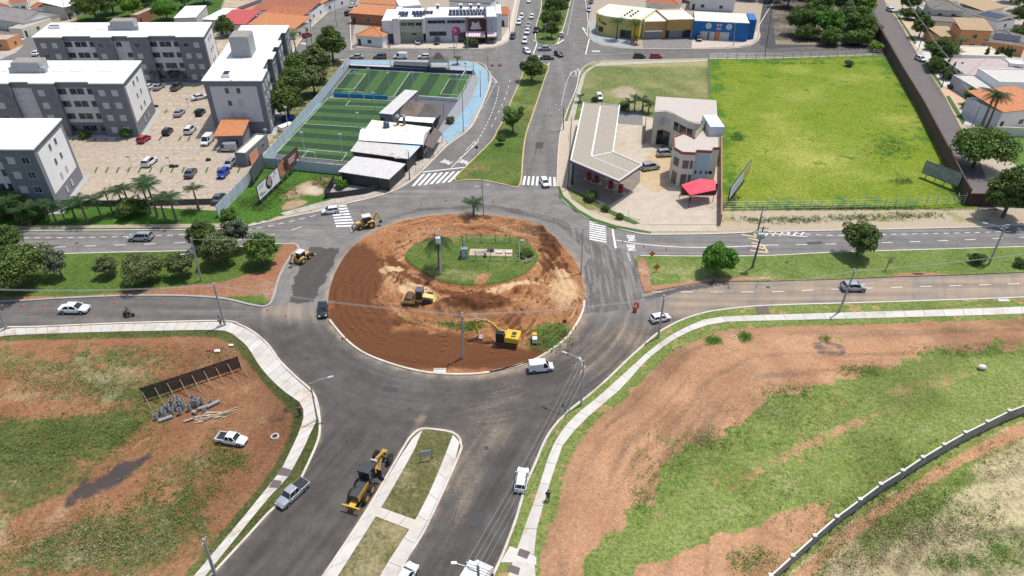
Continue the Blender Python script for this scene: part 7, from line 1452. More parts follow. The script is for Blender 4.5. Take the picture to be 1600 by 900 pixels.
def tree_proto(shape, leaf, seed):
    key = (shape, leaf, seed)
    if key in TREES: return TREES[key]
    rng = np.random.RandomState(seed + 11); H, cz, rx, rz, ncl, npl, ls, trunk = {
        'round': (1.0, .56, .50, .43, 105, 120, .062, .030), 'wide': (.9, .52, .62, .34, 130, 120, .055, .03), 'loose': (1.1, .60, .44, .42, 60, 95, .065, .025), 'bush': (.62, .32, .52, .30, 70, 100, .065, .02), 'cone': (1.3, .62, .2, .6, 60, 90, .06, .03), 'hedge': (.6, .3, .5, .27, 80, 90, .075, .02)}[shape]
    t = thing('tree' if shape != 'bush' and shape != 'hedge' else 'bush', None, 'tree' if shape not in ('bush', 'hedge') else 'bush')
    cc = rng.normal(size=(ncl, 3)); cc /= np.linalg.norm(cc, axis=1)[:, None]; cc *= (rng.rand(ncl, 1) ** .4); cc[:, 2] = np.where(cc[:, 2] < -.55, -cc[:, 2] * .5, cc[:, 2])
    lump = 1 + .18 * np.sin(np.arctan2(cc[:, 1], cc[:, 0]) * 3 + seed)
    cc = cc * np.array([rx, rx, rz]) * .84 * lump[:, None] + np.array([0, 0, cz])
    if shape == 'cone': k = (cc[:, 2] - .05) / 1.2; cc[:, :2] *= np.clip(1.5 - 1.25 * k, .15, 1.5)[:, None]
    cr = rng.uniform(.09, .17, ncl) * (rx / .5)
    pts = []; nr = []
    for i in range(ncl):
        u = rng.normal(size=(npl, 3)); u /= np.linalg.norm(u, axis=1)[:, None]; u[:, 2] = np.abs(u[:, 2]) * np.where(rng.rand(npl) < .75, 1, -1)
        pts.append(cc[i] + u * cr[i] * np.array([1, 1, .7]) * rng.uniform(.75, 1.05, (npl, 1))); nr.append(u)
    me = leafmesh('crown', np.concatenate(pts), np.concatenate(nr), ls, LEAF[leaf], rng); o = bpy.data.objects.new('crown', me); link(o, t)
    m = MB(); zt = cz - rz * .35; m.tube([(0, 0, -.02), (.008, .004, zt * .5), (0.0, .01, zt)], [trunk * 1.25, trunk, trunk * .8], 8)
    for k in range(7):
        e = cc[rng.randint(ncl)]; a = Vector((0, .01, zt * rng.uniform(.7, 1))); b = Vector(e); m.tube([a, a.lerp(b, .5) + Vector((0, 0, -.02)), b], [trunk * .55, trunk * .35, trunk * .12], 6)
    m.build('trunk', [BARK], t); t.location = (0, -4000, 0); TREES[key] = [t, False]; return TREES[key]
def tree(label, px, py, rad, shape='round', leaf='mid', seed=0, z=.1, hs=1.0, group=None, name=None, foot=None):
    "rad = crown radius in metres; px, py = where it stands"
    pr = tree_proto(shape, leaf, seed % 3); s = rad / {'round': .5, 'wide': .62, 'loose': .44, 'bush': .52, 'cone': .2, 'hedge': .5}[shape]; p = P(px, py); sc = (s, s, s * hs); rz = random.uniform(0, 6.28)
    if not pr[1]:
        t = pr[0]; t.location = (p.x, p.y, z); t.scale = sc; t.rotation_euler.z = rz; t['label'] = label; pr[1] = True
        if group: t['group'] = group
        return t
    return dup(pr[0], (p.x, p.y, z), rz, label, group, sc)
TL = [  # west median
    ('dark rounded tree at the left edge above the median grass', 20, 399, 2.9, 'round', 'dark'), ('widest dark tree clump at the left edge of the west median', 34, 447, 5.2, 'wide', 'dark'), ('small grey-green tree right of the wide dark clump', 98, 434, 2.2, 'loose', 'grey'),
    ('small round tree between two bigger ones on the west median', 172, 432, 1.9, 'round', 'olive'), ('broad dark tree in the middle of the west median', 229, 441, 3.5, 'wide', 'olive'), ('small tree with dark lower crown left of the leaning lamp pole', 288, 434, 2.3, 'round', 'olive'),
    ('dense bright topped tree right behind the leaning lamp pole', 323, 389, 2.7, 'round', 'dark'), ('olive tree in front of the dense tree by the lamp pole', 348, 412, 3.0, 'round', 'olive'), ('loose grey-green tree leaning over the road near the median tip', 372, 392, 2.7, 'loose', 'grey'), ('rounded green tree nearest the resurfaced patch', 413, 415, 2.9, 'round', 'mid'),
    # east median
    ('bright green dense tree on the east median by the orange signs', 1119, 428, 2.9, 'round', 'bright'), ('dark round tree standing over the right hand road', 1338, 400, 3.2, 'round', 'dark'),
    # central median
    ('dense dark tree at the top of the long central median', 831, 128, 3.6, 'round', 'dark'), ('sprawling bush tree halfway down the central median', 801, 208, 3.0, 'loose', 'mid'), ('small dark sapling tree on the central median', 783, 226, 1.2, 'round', 'dark'),
    ('big dark tree at the top of the photo on the upper median', 866, 28, 4.4, 'round', 'dark'), ('second big dark tree of the upper median, nearer the queue', 862, 47, 3.8, 'round', 'dark'), ('smaller dark tree over the tip of the upper median', 861, 60, 2.9, 'round', 'dark'), ('lighter tree at the upper right of the upper median', 878, 12, 4.0, 'round', 'mid'),
    # right
    ('huge spreading tree above the dark wall at the end of the estate road', 1520, 262, 6.3, 'wide', 'mid'), ('large dark tree over the right hand road near the edge', 1566, 340, 5.0, 'round', 'dark'),
    ('garden tree at the kerb of the estate road above the hedge', 1435, 60, 3.6, 'round', 'dark'), ('dense hedge tree at the top of the estate road', 1420, 20, 4.4, 'round', 'dark'), ('dark tree behind the parked white car on the estate road', 1465, 104, 4.2, 'round', 'dark'),
    ('tall tree at the right edge behind the tan roof', 1596, 18, 5.0, 'round', 'mid'), ('second tree at the right edge below the tall one', 1597, 42, 4.4, 'round', 'olive'), ('dark tree at the top right corner of the photo', 1578, 4, 4.8, 'round', 'dark'), ('small bright tree in the modern house garden', 1512, 164, 2.0, 'loose', 'bright'),
    # dark plot upper right
    ('rounded tree leftmost at the tarmac plot edge', 1250, 55, 5.2, 'round', 'dark'), ('bright green rounded tree in the middle of the tarmac plot edge', 1292, 62, 5.0, 'round', 'bright'), ('mid green tree beside the wall at the tarmac plot', 1336, 62, 5.2, 'round', 'mid'), ('dark tree behind the bright green one in the plot', 1275, 32, 5.4, 'round', 'dark'),
    ('olive tree at the back of the plot', 1312, 25, 5.8, 'round', 'olive'), ('lime topped tree at the back beside the wall', 1345, 28, 4.8, 'round', 'lime'), ('big dark tree at the top of the photo above the plot', 1230, 12, 6.0, 'wide', 'dark'), ('dark tree at the top of the photo left of the wall', 1300, 2, 6.0, 'wide', 'dark'), ('tall dark tree nearest the blue shop', 1205, 2, 5.0, 'round', 'dark'), ('broad tree at the top right end of the plot', 1342, 4, 5.5, 'round', 'mid'), ('dark tree filling the back middle of the plot', 1262, 14, 5.5, 'wide', 'dark'),
    # apartments
    ('large tree behind the corner of the far pitch by the street', 521, 97, 5.0, 'round', 'dark'), ('lowest dark tree beside the tall tank block', 452, 186, 4.6, 'round', 'dark'), ('second dark tree up beside the tall tank block', 462, 160, 4.4, 'round', 'dark'), ('third dark tree up beside the tall tank block', 465, 138, 4.2, 'round', 'mid'), ('fourth tree up beside the tall tank block', 470, 120, 3.6, 'round', 'dark'),
    ('olive tree nearest the sheet fence bend', 492, 148, 4.0, 'round', 'olive'), ('brownish olive tree between the tank block trees and the corner tree', 503, 126, 4.2, 'loose', 'olive'), ('small dark tree above the brownish one', 494, 108, 3.6, 'round', 'dark'),
    ('wide dark garden tree behind the farthest apartment block', 152, 33, 7.5, 'wide', 'dark'), ('dark tree right of the wide garden tree', 178, 22, 5.0, 'round', 'dark'), ('lime crowned round tree behind the farthest block', 210, 26, 4.0, 'round', 'lime'), ('leafy clump left of the white flat roofed house', 262, 32, 5.0, 'wide', 'bright'), ('dark tree at the top edge above the brick building', 185, 4, 5.0, 'round', 'dark'), ('tree behind the tank room of the farthest block', 245, 8, 4.5, 'round', 'mid'), ('tree row at the top edge over the white house', 320, 6, 5.0, 'wide', 'mid'), ('small tree before the red sheet roof', 355, 58, 3.4, 'round', 'dark'),
    ('green tree at the top between two houses', 290, 12, 4.0, 'round', 'mid'), ('wide leafy tree at the top edge left of the brick building', 225, 2, 6.0, 'wide', 'dark'), ('dark tree at the back right of the garden trees', 130, 12, 4.5, 'round', 'dark'),
    ('dark tree at the top edge between the queue and the yellow shop', 905, -12, 4.0, 'round', 'dark'), ('broad tree in the garden behind the ochre shops', 1068, 2, 4.0, 'wide', 'dark'), ('dark tree behind the blue shop at the top edge', 1168, 0, 5.0, 'wide', 'dark'), ('olive tree at the back of the dark plot near the wall', 1322, 46, 4.6, 'round', 'olive'), ('shaded tree between the first two plot trees', 1272, 48, 4.4, 'round', 'dark')]
for i, (l, x, y, r_, s, lf) in enumerate(TL): tree(l, x, y, r_, s, lf, i, .1 if y > 90 else .05, {'round': 1.0}.get(s, 1.0), 'street and garden trees')
BL = [('dark clipped hedge at the right corner of the middle block', 201, 214, 1.9, 'hedge', 'bright'), ('dark round bush on the lawn of the middle block', 134, 216, 1.6, 'bush', 'dark'), ('dense dark bush in the middle of the palm row', 208, 338, 3.0, 'bush', 'dark'), ('large dark bush at the left edge below the palms', 18, 340, 3.6, 'bush', 'dark'), ('dark bush under the leftmost palms', 52, 344, 3.0, 'bush', 'dark'),
    ('round hedge bush inside the bar corner terrace', 533, 294, 1.5, 'bush', 'bright'), ('small planting beside the blue pavement by the tents', 704, 193, 1.3, 'bush', 'olive'), ('low shrub on the station verge under the canopy edge', 922, 312, 1.6, 'bush', 'dark'), ('second low shrub on the station verge', 946, 330, 1.0, 'bush', 'dark'), ('third low shrub near the station verge end', 968, 342, .9, 'bush', 'mid'),
    ('round bush left of the palm clump behind the station', 975, 172, 1.6, 'bush', 'dark'), ('dark bush at the right edge of the east median', 1592, 417, 1.2, 'bush', 'dark'), ('hollow round bush beside the leaning lamp pole at right', 1524, 412, 1.5, 'bush', 'dark'), ('dark hedge along the estate kerb by the orange garage', 1455, 78, 2.6, 'hedge', 'dark'), ('square hedge below the garden tree on the estate road', 1440, 44, 2.2, 'hedge', 'dark'),
    ('green bush in the flower bed of the modern house', 1508, 170, 1.4, 'bush', 'bright'), ('tangled dark shrub beside the inner roundabout fence', 823, 404, 1.4, 'bush', 'dark'), ('flower bed shrubs in front of the clinic cafe', 735, 73, 2.4, 'bush', 'dark'), ('right shrub bed at the corner of the clinic cafe', 768, 67, 2.4, 'bush', 'mid'), ('low shrubs under the sage green clinic wall', 634, 61, 1.6, 'bush', 'dark'),
    ('weed clump in the far part of the green field', 1325, 104, 1.5, 'bush', 'grey'), ('white car side bush behind the station canopy', 929, 160, 1.2, 'bush', 'dark'), ('overgrown bush at the end of the far fence beside the dark wall', 1366, 80, 2.4, 'bush', 'lime'), ('dense undergrowth under the left plot trees', 1256, 62, 4.2, 'bush', 'dark'), ('bright undergrowth under the middle plot trees', 1296, 70, 4.4, 'bush', 'mid'), ('undergrowth under the right plot trees', 1338, 70, 4.6, 'bush', 'mid'), ('undergrowth at the plot end beside the dark wall', 1356, 58, 4.0, 'bush', 'olive'),
    ('dark hedge mass beside the parked white hatchback', 1460, 112, 3.2, 'bush', 'dark'), ('dark conifer mass left of the pale pink roof', 1483, 124, 3.0, 'bush', 'dark'), ('shrub behind the low palm of the orange villa', 1496, 90, 2.2, 'bush', 'mid'), ('hedge at the top of the estate road by the orange drive', 1418, 30, 3.4, 'hedge', 'dark'), ('green clump between the grey tiled villa and the road', 1440, 34, 3.0, 'bush', 'dark'), ('garden shrubs behind the white courtyard building', 1590, 60, 3.0, 'bush', 'mid'),
    ('leafy weeds at the bottom corner of the sheet fence', 360, 343, 1.7, 'bush', 'mid')]
for i, (l, x, y, r_, s, lf) in enumerate(BL): tree(l, x, y, r_, s, lf, i, .1, 1.0, 'shrubs and hedges')
for i, (x, y) in enumerate([(1484, 122), (1490, 118), (1496, 122), (1476, 115)]): tree('slim dark cypress by the pale pink roof, %s of the front four' % ORD[i], x, y, .8, 'cone', 'dark', i, .1, 1, 'cypresses by the pink roof')
for i, (x, y) in enumerate([(1536, 98), (1552, 98), (1559, 97), (1566, 97), (1573, 96)]): tree('slim dark cypress before the white courtyard building, %s from the left' % ORD[i], x, y, .85, 'cone', 'dark', i, .1, 1, 'cypresses by the courtyard')
# palms
PALMS = {}
def palm_proto(kind):
    if kind in PALMS: return PALMS[kind]
    rng = random.Random(len(PALMS) + 3); t = thing('palm_tree', None, 'palm'); H, nf, fl, dr = {'tall': (6.0, 16, 2.6, 1.5), 'mid': (4.2, 15, 2.4, 1.3), 'low': (2.0, 14, 2.1, 1.0), 'drooping': (4.6, 15, 2.3, 2.3)}[kind]
    m = MB(); m.tube([(0, 0, -.1), (.05, 0, H * .4), (.02, .03, H * .8), (0, 0, H)], [.26, .19, .15, .12], 9); m.tube([(0, 0, H - .1), (0, 0, H + .5)], [.14, .07], 8, 1); m.build('trunk', [M('palm_trunk', (.17, .14, .11), .95, .2, 4, world=False), LEAF['bright']], t)
    m = MB()
    for k in range(nf):
        a = 6.283 * k / nf + rng.uniform(-.2, .2); el = rng.uniform(.0, 1.0); L = fl * rng.uniform(.85, 1.1); pts = []
        for i in range(9):
            u = i / 8; r_ = L * u * (1 - .18 * u * el); z = H + .3 + (.35 + .9 * el) * L * .6 * u - dr * (u ** 2) * (1 if el < .5 else .75); pts.append(Vector((math.cos(a) * r_, math.sin(a) * r_, z)))
        m.tube(pts, [.035] * 5 + [.02] * 4, 3); sd_ = Vector((-math.sin(a), math.cos(a), 0))
        for i in range(1, 9):
            for q in range(3):
                u = (i - 1 + q / 3); b = pts[i - 1].lerp(pts[i], q / 3); w_ = (.62 * math.sin(math.pi * min(1, (u + 1.2) / 9.6)) + .12)
                fwd = (pts[i] - pts[i - 1]).normalized()
                for s in (-1, 1):
                    e = b + sd_ * s * w_ + fwd * .28 + Vector((0, 0, -.22 * w_ - rng.uniform(0, .12))); m.add([b - fwd * .035, b + fwd * .045, e], [(0, 1, 2)])
    m.build('crown', [leafmat('palm_leaf', (.03, .07, .018), (.09, .15, .04))], t); PALMS[kind] = [t, False]; return PALMS[kind]
def palm(label, px, py, kind='mid', s=1.0, z=.1, group='palms'):
    pr = palm_proto(kind); p = P(px, py)
    if not pr[1]: t = pr[0]; t.location = (p.x, p.y, z); t.scale = (s, s, s); t['label'] = label; t['group'] = group; pr[1] = True; return t
    return dup(pr[0], (p.x, p.y, z), random.uniform(0, 6), label, group, s)
for i, (x, y, k, s) in enumerate([(28, 348, 'mid', 1), (48, 352, 'low', 1.4), (78, 346, 'mid', .85), (89, 349, 'mid', .85), (104, 349, 'mid', .7), (120, 345, 'low', 1.2), (138, 349, 'mid', 1.1), (159, 342, 'mid', .9), (177, 336, 'tall', .75), (196, 332, 'mid', 1.0), (205, 328, 'mid', 1.0), (236, 334, 'tall', 1.0), (247, 340, 'tall', 1.05), (260, 346, 'mid', 1.05), (277, 347, 'mid', 1.15), (240, 318, 'mid', 1.1)]):
    palm('%s palm from the left in the row between apartments and upper road' % ORD[i], x, y, k, s, .1, 'row of palms before the apartments')
for a in [('single palm standing in the parking court near the bottom hedge', 311, 328, 'mid', 1.0), ('palm at the top edge of the roundabout earth', 740, 338, 'low', 1.15), ('drooping palm around the white transformer pole on the island', 687, 424, 'drooping', 1.25), ('left palm in front of the yellow corner shop', 963, 63, 'mid', 1.35), ('right palm in front of the yellow corner shop', 990, 66, 'mid', 1.3), ('low palm at the foot of the right shop palm', 994, 70, 'low', .9),
          ('slim palm behind the tank block at the street corner', 463, 84, 'tall', .95), ('left tall palm in front of the orange roofed house', 1531, 205, 'tall', 1.5), ('right tall palm in front of the orange roofed house', 1540, 203, 'tall', 1.3), ('garden palm beside the low wall of the orange villa', 1492, 92, 'mid', 1.2), ('first palm clump behind the station, left', 982, 176, 'low', 1.1), ('tallest narrow palm behind the station', 991, 174, 'mid', .8), ('third palm behind the station', 1003, 175, 'low', 1.25), ('rightmost palm behind the station', 1013, 177, 'low', 1.0),
          ('small palm on the verge left of the station canopy', 906, 160, 'low', .7), ('left palm before the farthest block entrance', 251, 128, 'low', 1.3), ('right palm before the farthest block entrance', 277, 128, 'low', 1.3), ('small palm by the grey planter near the far pitch', 715, 101, 'low', .8), ('palm clump at the left edge in front of the lower left block', 10, 335, 'low', 1.5)]: palm(*a[:5])
# bare sapling
p = P(1383, 423); t = thing('bare_sapling', 'leafless brown sapling on the east median grass', 'tree', (p.x, p.y, .1)); m = MB(); m.tube([(0, 0, 0), (.1, 0, 1.2), (.3, 0, 2.6)], [.08, .06, .03], 6); m.build('trunk', [BARK], t)
m = MB(); rr = random.Random(5)
for k in range(26):
    a = Vector((.1 + .08 * k / 9, 0, 1.2 + 1.3 * rr.random())); b = a + Vector((rr.uniform(-.8, .9), rr.uniform(-.6, .6), rr.uniform(.2, 1.1))); m.tube([a, b], [.025, .008], 4)
m.build('branches', [M('dry_twig', (.20, .13, .10), .95)], t)
# weeds and tufts (ground cover nobody could count)
def tufts(name, mat, regions, seed, size):
    rng = np.random.RandomState(seed); pts = []
    for (cx, cy, rx, ry, n) in regions:
        k = 0
        while k < n:
            x, y = rng.normal(size=2) * .5
            if x * x + y * y < 1.2:
                p = P(cx + x * rx, cy + y * ry); c = np.array([p.x, p.y, .12]); q = rng.randint(8, 16); rr_ = rng.uniform(.12, .45)
                pts.append(c + np.concatenate([rng.normal(size=(q, 2)) * rr_, rng.uniform(0, .35, (q, 1)) * (1.2 - rr_)], 1)); k += 1
    pts = np.concatenate(pts); me = leafmesh(name, pts, np.tile([0, 0, .3], (len(pts), 1)), size, mat, rng); o = bpy.data.objects.new(name, me); link(o, None); tag(o, None, None, None, 'stuff'); return o
tufts('weeds', LEAF['mid'], [(80, 590, 150, 40, 260), (230, 560, 110, 24, 160), (190, 660, 90, 60, 330), (60, 690, 140, 60, 300), (280, 770, 90, 50, 300), (180, 830, 110, 50, 250), (370, 720, 36, 20, 110), (345, 700, 30, 30, 60), (60, 860, 100, 50, 150), (350, 560, 30, 15, 30)], 2, .16)
tufts('weeds', LEAF['bright'], [(1115, 533, 14, 8, 90), (1165, 528, 12, 9, 80), (1290, 530, 10, 5, 30), (1240, 690, 120, 30, 60), (1040, 720, 60, 60, 120), (1000, 780, 30, 40, 80), (1230, 615, 60, 18, 140), (1350, 580, 60, 12, 130), (1500, 550, 100, 10, 150), (1120, 690, 60, 22, 120), (1420, 730, 90, 60, 130), (1450, 790, 120, 50, 220), (1180, 880, 50, 25, 70), (1560, 860, 60, 40, 100), (1490, 880, 50, 14, 110), (1300, 860, 60, 40, 70)], 3, .15)
tufts('weeds', LEAF['dark'], [(1240, 345, 60, 6, 120), (1330, 342, 60, 6, 130), (1420, 338, 60, 6, 120), (1180, 345, 40, 6, 60), (860, 530, 35, 25, 120), (735, 512, 25, 7, 50), (700, 508, 30, 4, 30), (1145, 315, 10, 16, 90), (1300, 326, 180, 3, 380), (1500, 305, 14, 14, 60), (1390, 232, 50, 26, 160), (1150, 215, 12, 8, 60), (1410, 285, 20, 6, 40), (400, 320, 30, 12, 200), (440, 300, 30, 16, 160), (505, 285, 20, 10, 90), (1240, 100, 130, 2, 120)], 4, .2)
tufts('straw_tufts', leafmat('leaf_straw', (.28, .23, .11), (.45, .38, .22)), [(1430, 830, 170, 60, 420), (1560, 720, 50, 50, 120), (1330, 880, 80, 30, 120), (90, 600, 130, 34, 240), (150, 850, 130, 40, 220), (1100, 690, 60, 20, 40), (1180, 880, 60, 25, 60)], 6, .16)
tufts('weeds', LEAF['olive'], [(1440, 820, 150, 60, 330), (180, 610, 140, 30, 260), (250, 820, 120, 60, 260), (1250, 650, 150, 40, 160), (1200, 780, 120, 50, 120), (80, 700, 120, 50, 200)], 7, .14)
# ------------------------------------------------------------ poles, lamps, wires
def pole(name, label, cat, base, top=None, h=9, r=.16, mat=POLE, arms=(), group=None, lean=None, z=.1):
    p = P(*base)
    if top is not None:
        # height whose image reaches the top pixel
        best = min(((abs(topix(p.x, p.y, z_ / 10)[1] - top[1]), z_ / 10) for z_ in range(10, 200))); h = best[1]
    t = thing(name, label, cat, (p.x, p.y, z), 0, group); dx = 0
    if top is not None: x0, _ = topix(p.x, p.y, h); dx = (top[0] - x0) * mpp(top[0], top[1], h); dx = max(-.9, min(.9, dx))
    m = MB(); m.tube([(0, 0, -.1), (dx, 0, h)], [r, r * .6], 10); m.build('pole', [mat], t); t['h'] = h; del t['h']
    for kind, a in arms:
        if kind == 'lamp':     # a = (direction degrees, length, drop)
            d = Vector((math.cos(R(a[0])), math.sin(R(a[0])), 0)); q = Vector((dx, 0, h - .1 - (a[2] if len(a) > 2 else 0))); e = q + d * a[1] + Vector((0, 0, .35)); m = MB(); m.tube([q, q.lerp(e, .5) + Vector((0, 0, .15)), e], .045, 6); ar = m.build('arm', [STEEL], t)
            m = MB(); m.cbox(tuple(e + d * .3), (.7, .28, .12), 0, Matrix.Rotation(R(a[0]), 3, 'Z')); m.build('lamp_head', [M('lamp_shell', (.42, .44, .45), .4)], ar, bevel=.03)
        if kind == 'cross': d = Vector((math.cos(R(a[0])), math.sin(R(a[0])), 0)); q = Vector((dx, 0, h - a[2])); m = MB(); m.beam(q - d * a[1], q + d * a[1], .1, .12); m.build('crossarm', [POLED if mat is POLED else STEEL], t)
        if kind == 'transformer':
            q = Vector((dx * .6, 0, a[0])); m = MB(); m.box(q.x - .75, q.x + .35, -.75, -.1, a[0] - .5, a[0] + .5)
            for k in range(6): m.box(q.x - .7 + k * .18, q.x - .64 + k * .18, -.9, -.75, a[0] - .4, a[0] + .4)
            for k in range(3): m.cyl((q.x - .55 + k * .35, -.4, a[0] + .5), (q.x - .55 + k * .35, -.4, a[0] + .8), .06, n=8)
            m.build('transformer', [M('transformer_pale', (.48, .54, .54), .5)], t)
        if kind == 'box': m = MB(); m.box(-.2, .2, -.3, -.12, a[0], a[0] + .6); m.build('meter_box', [LGREY], t)
        if kind == 'reflector':
            m = MB(); m.cbox((dx, -.1, h), (.7, .35, .4)); m.build('floodlight', [M('lamp_shell', (.42, .44, .45))], t, bevel=.03)
    TOPS[label] = Vector((p.x + dx, p.y, z + h)); return t
TOPS = {}
UP = [('leaning concrete pole on the pale pavement beside the lower left road', (352, 509), (333, 443)), ('slim concrete pole standing in the roundabout earth', (723, 560), (722, 490)), ('concrete pole beside the white hatchback on the right kerb', (1028, 528), (1038, 462)), ('concrete pole on the verge behind the silver hatchback', (1311, 488), (1336, 421)), ('concrete pole cut by the left edge at the pavement end', (10, 515), (-12, 450)), ('concrete pole at the lower left on the verge of the avenue', (336, 898), (318, 843))]
for i, (l, b_, t_) in enumerate(UP): pole('utility_pole', l, 'utility pole', b_, t_, r=.19, group='concrete utility poles', arms=[('cross', (90, .5, .3))])
pole('street_lamp', 'lamp pole with curved arm at the left kerb of the lower avenue', 'street lamp', (496, 657), (485, 600), r=.13, arms=[('lamp', (20, 2.2))])
pole('street_lamp', 'twin arm lamp pole at the right kerb of the lower avenue', 'street lamp', (908, 634), (912, 565), r=.15, arms=[('lamp', (150, 2.4)), ('lamp', (100, 1.2, 1.2)), ('cross', (60, .8, 1.4))])
pole('street_lamp', 'grey lamp pole on the milled ring right of the earth', 'street lamp', (908, 428), (911, 358), r=.12, mat=STEEL, arms=[('cross', (0, .6, .2))])
pole('street_lamp', 'white lamp pole on the upper edge of the roundabout', 'street lamp', (756, 337), (752, 272), r=.12, mat=STEEL, arms=[('lamp', (10, .9, 2.6)), ('lamp', (190, .6, 2.8))])
pole('utility_pole', 'weathered pole with hanging lamp between the west median trees', 'utility pole', (315, 439), (298, 372), r=.18, arms=[('lamp', (200, 1.6, 3.0)), ('box', (5.5,))])
pole('utility_pole', 'dark pole carrying a pale transformer over the yellow road hatching', 'utility pole', (1175, 419), (1193, 355), r=.2, mat=POLED, arms=[('transformer', (6.6,)), ('cross', (0, .9, .3)), ('cross', (0, .9, 1.0))])
pole('utility_pole', 'dark wooden pole behind the transformer pole by the verge', 'utility pole', (1184, 360), (1193, 322), r=.16, mat=POLED, arms=[('cross', (0, .8, .3))])
pole('utility_pole', 'pole with lamp and crossarms over the right hand road', 'utility pole', (1545, 413), (1572, 352), r=.19, arms=[('lamp', (150, 2.6, .8)), ('cross', (20, .9, .2)), ('cross', (20, .9, .7))])
pole('utility_pole', 'white painted transformer pole inside the drooping palm', 'utility pole', (689, 432), (686, 360), r=.2, mat=M('whitewashed_pole', (.55, .55, .55), .8), arms=[('cross', (90, .7, .3))])
m = MB(); m.cyl((0, -.55, 6.9), (0, -.55, 7.9), .42, .42, 14); m.build('transformer', [M('transformer_white', (.6, .62, .66), .5)], bpy.data.objects['utility_pole.%03d' % (len([o for o in bpy.data.objects if o.name.startswith('utility_pole')]) - 1)], bevel=.05)
pole('street_lamp', 'lamp post with three heads at the avenue kerb by the station', 'street lamp', (880, 203), (881, 168), r=.13, mat=DARK, arms=[('lamp', (150, 1.9)), ('lamp', (20, 1.0)), ('lamp', (200, 1.0, .8))])
pole('station_mast', 'tall dark mast at the left front corner of the station canopy', 'mast', (887, 297), (893, 185), r=.1, mat=DARK)
pole('utility_pole', 'pole on the pavement in front of the arched bar roof', 'utility pole', (640, 281), (638, 238), r=.14, mat=POLED)
for i, (b_, t_) in enumerate([((560, 153), (555, 114)), ((579, 148), (575, 108)), ((610, 148), (606, 115)), ((647, 153), (644, 114)), ((715, 158), (714, 118)), ((611, 109), (608, 73)), ((673, 112), (672, 76)), ((729, 137), (727, 99)), ((740, 117), (739, 80)), ((587, 173), (583, 146)), ((562, 206), (558, 177)), ((479, 250), (471, 208)), ((537, 253), (531, 211)), ((451, 212), (446, 168)), ((417, 243), (415, 203)), ((505, 110), (503, 88))]):
    pole('floodlight_pole', '%s floodlight pole of the football pitches, listed from the far pitch to the billboards' % ORD[i], 'floodlight pole', b_, t_, r=.11, mat=M('pitch_pole', (.50, .51, .50), .6), group='floodlight poles of the football pitches', arms=[('reflector', ())])
for i, (b_, t_) in enumerate([((724, 206), (722, 135)), ((751, 152), (750, 111)), ((763, 128), (762, 87))]): pole('dark_lamp_mast', '%s dark mast from the near end along the blue pavement' % ORD[i], 'mast', b_, t_, r=.09, mat=M('navy_pole', (.04, .07, .10), .5), group='dark masts on the blue pavement')
for l, b_, t_ in [('grey pole carrying the round pink sign', (710, 90), (709, 45)), ('pale pole in front of the brown cafe wall', (731, 77), (730, 26)), ('grey pole on the left street by the clay roofs', (526, 42), (522, 0)), ('dark pole behind the tank block at the stop marking', (481, 84), (477, 42)), ('second dark pole behind the tank block at the stop marking', (489, 84), (484, 30)), ('pole at the clinic corner beside the avenue', (796, 52), (796, 16)), ('pole on the upper median tip', (852, 68), (852, 37)), ('pole in front of the blue shop', (1146, 72), (1149, 36)), ('crossed pole beside the dark tarmac plot', (1195, 88), (1194, 8)),
                 ('pole on the estate pavement by the garden tree', (1434, 79), (1447, 40)), ('pole on the estate pavement at the modern house', (1471, 137), (1486, 92)), ('thin pole between the two tall palms', (1518, 198), (1532, 165)), ('pole near the top of the estate road', (1406, 28), (1415, -10)), ('thin pole at the upper left street corner', (106, 32), (97, -12))]:
    pole('utility_pole', l, 'utility pole', b_, t_, r=.13, mat=POLED if 'dark' in l or 'cross' in l or 'estate' in l else POLE, group='town utility poles', arms=[('cross', (0, .7, .3))])
p = P(710, 90); t = thing('round_sign', 'round dark pink sign disc on a tall pole before the clinic', 'sign', (p.x, p.y + 12, 3.6)); m = MB(); m.cyl((0, -.15, 1.6), (0, .15, 1.6), 1.45, n=28); m.build('disc', [M('magenta_disc', (.45, .03, .13), .5, .2, .6)], t); m = MB(); m.cyl((0, 0, -3.6), (0, 0, .3), .09, n=8); m.build('post', [STEEL], t); m = MB(); m.cyl((-.3, -.18, 1.8), (-.3, -.152, 1.8), .6, n=16); m.build('pale_mark', [M('pink_print', (.6, .3, .36))], t)
def cables(label, pts, n=3, gap=.35, sag=.5, r=.02):
    m = MB(); a = pts[0]
    for k in range(n):
        for p, q in zip(pts, pts[1:]):
            d = (q - p); nn = Vector((-d.y, d.x, 0)).normalized() * gap * (k - (n - 1) / 2); L = [p - a + nn + d * (i / 10) + Vector((0, 0, -sag * 4 * (i / 10) * (1 - i / 10) - .25 - .1 * k)) for i in range(11)]
            m.tube(L, r, 4, cap=False)
    o = m.build('power_line', [M('cable_grey', (.38, .38, .38), .5)], None); o.location = a; tag(o, label, 'cable')
T_ = lambda k: [v for l, v in TOPS.items() if k in l][0]
cables('bundle of cables over the lower left road to the roundabout pole', [T_('cut by the left edge at the pavement end'), T_('leaning concrete pole on the pale pavement'), T_('slim concrete pole')], 3, .3)
cables('bundle of cables from the roundabout pole to the right kerb pole', [T_('slim concrete pole'), T_('beside the white hatchback')], 3, .3)
cables('cables following the right hand brown road', [T_('beside the white hatchback'), T_('behind the silver hatchback'), P(1700, 380, 9)], 2, .3)
low = P(740, 882, 9.0)
cables('cables running down the lower avenue to the pole at the bottom edge', [T_('twin arm lamp pole'), low], 4, .5, .7, .013)
cables('cable crossing the road between the transformer poles', [T_('carrying a pale transformer'), T_('behind the transformer pole by the verge')], 2, .3, .2)
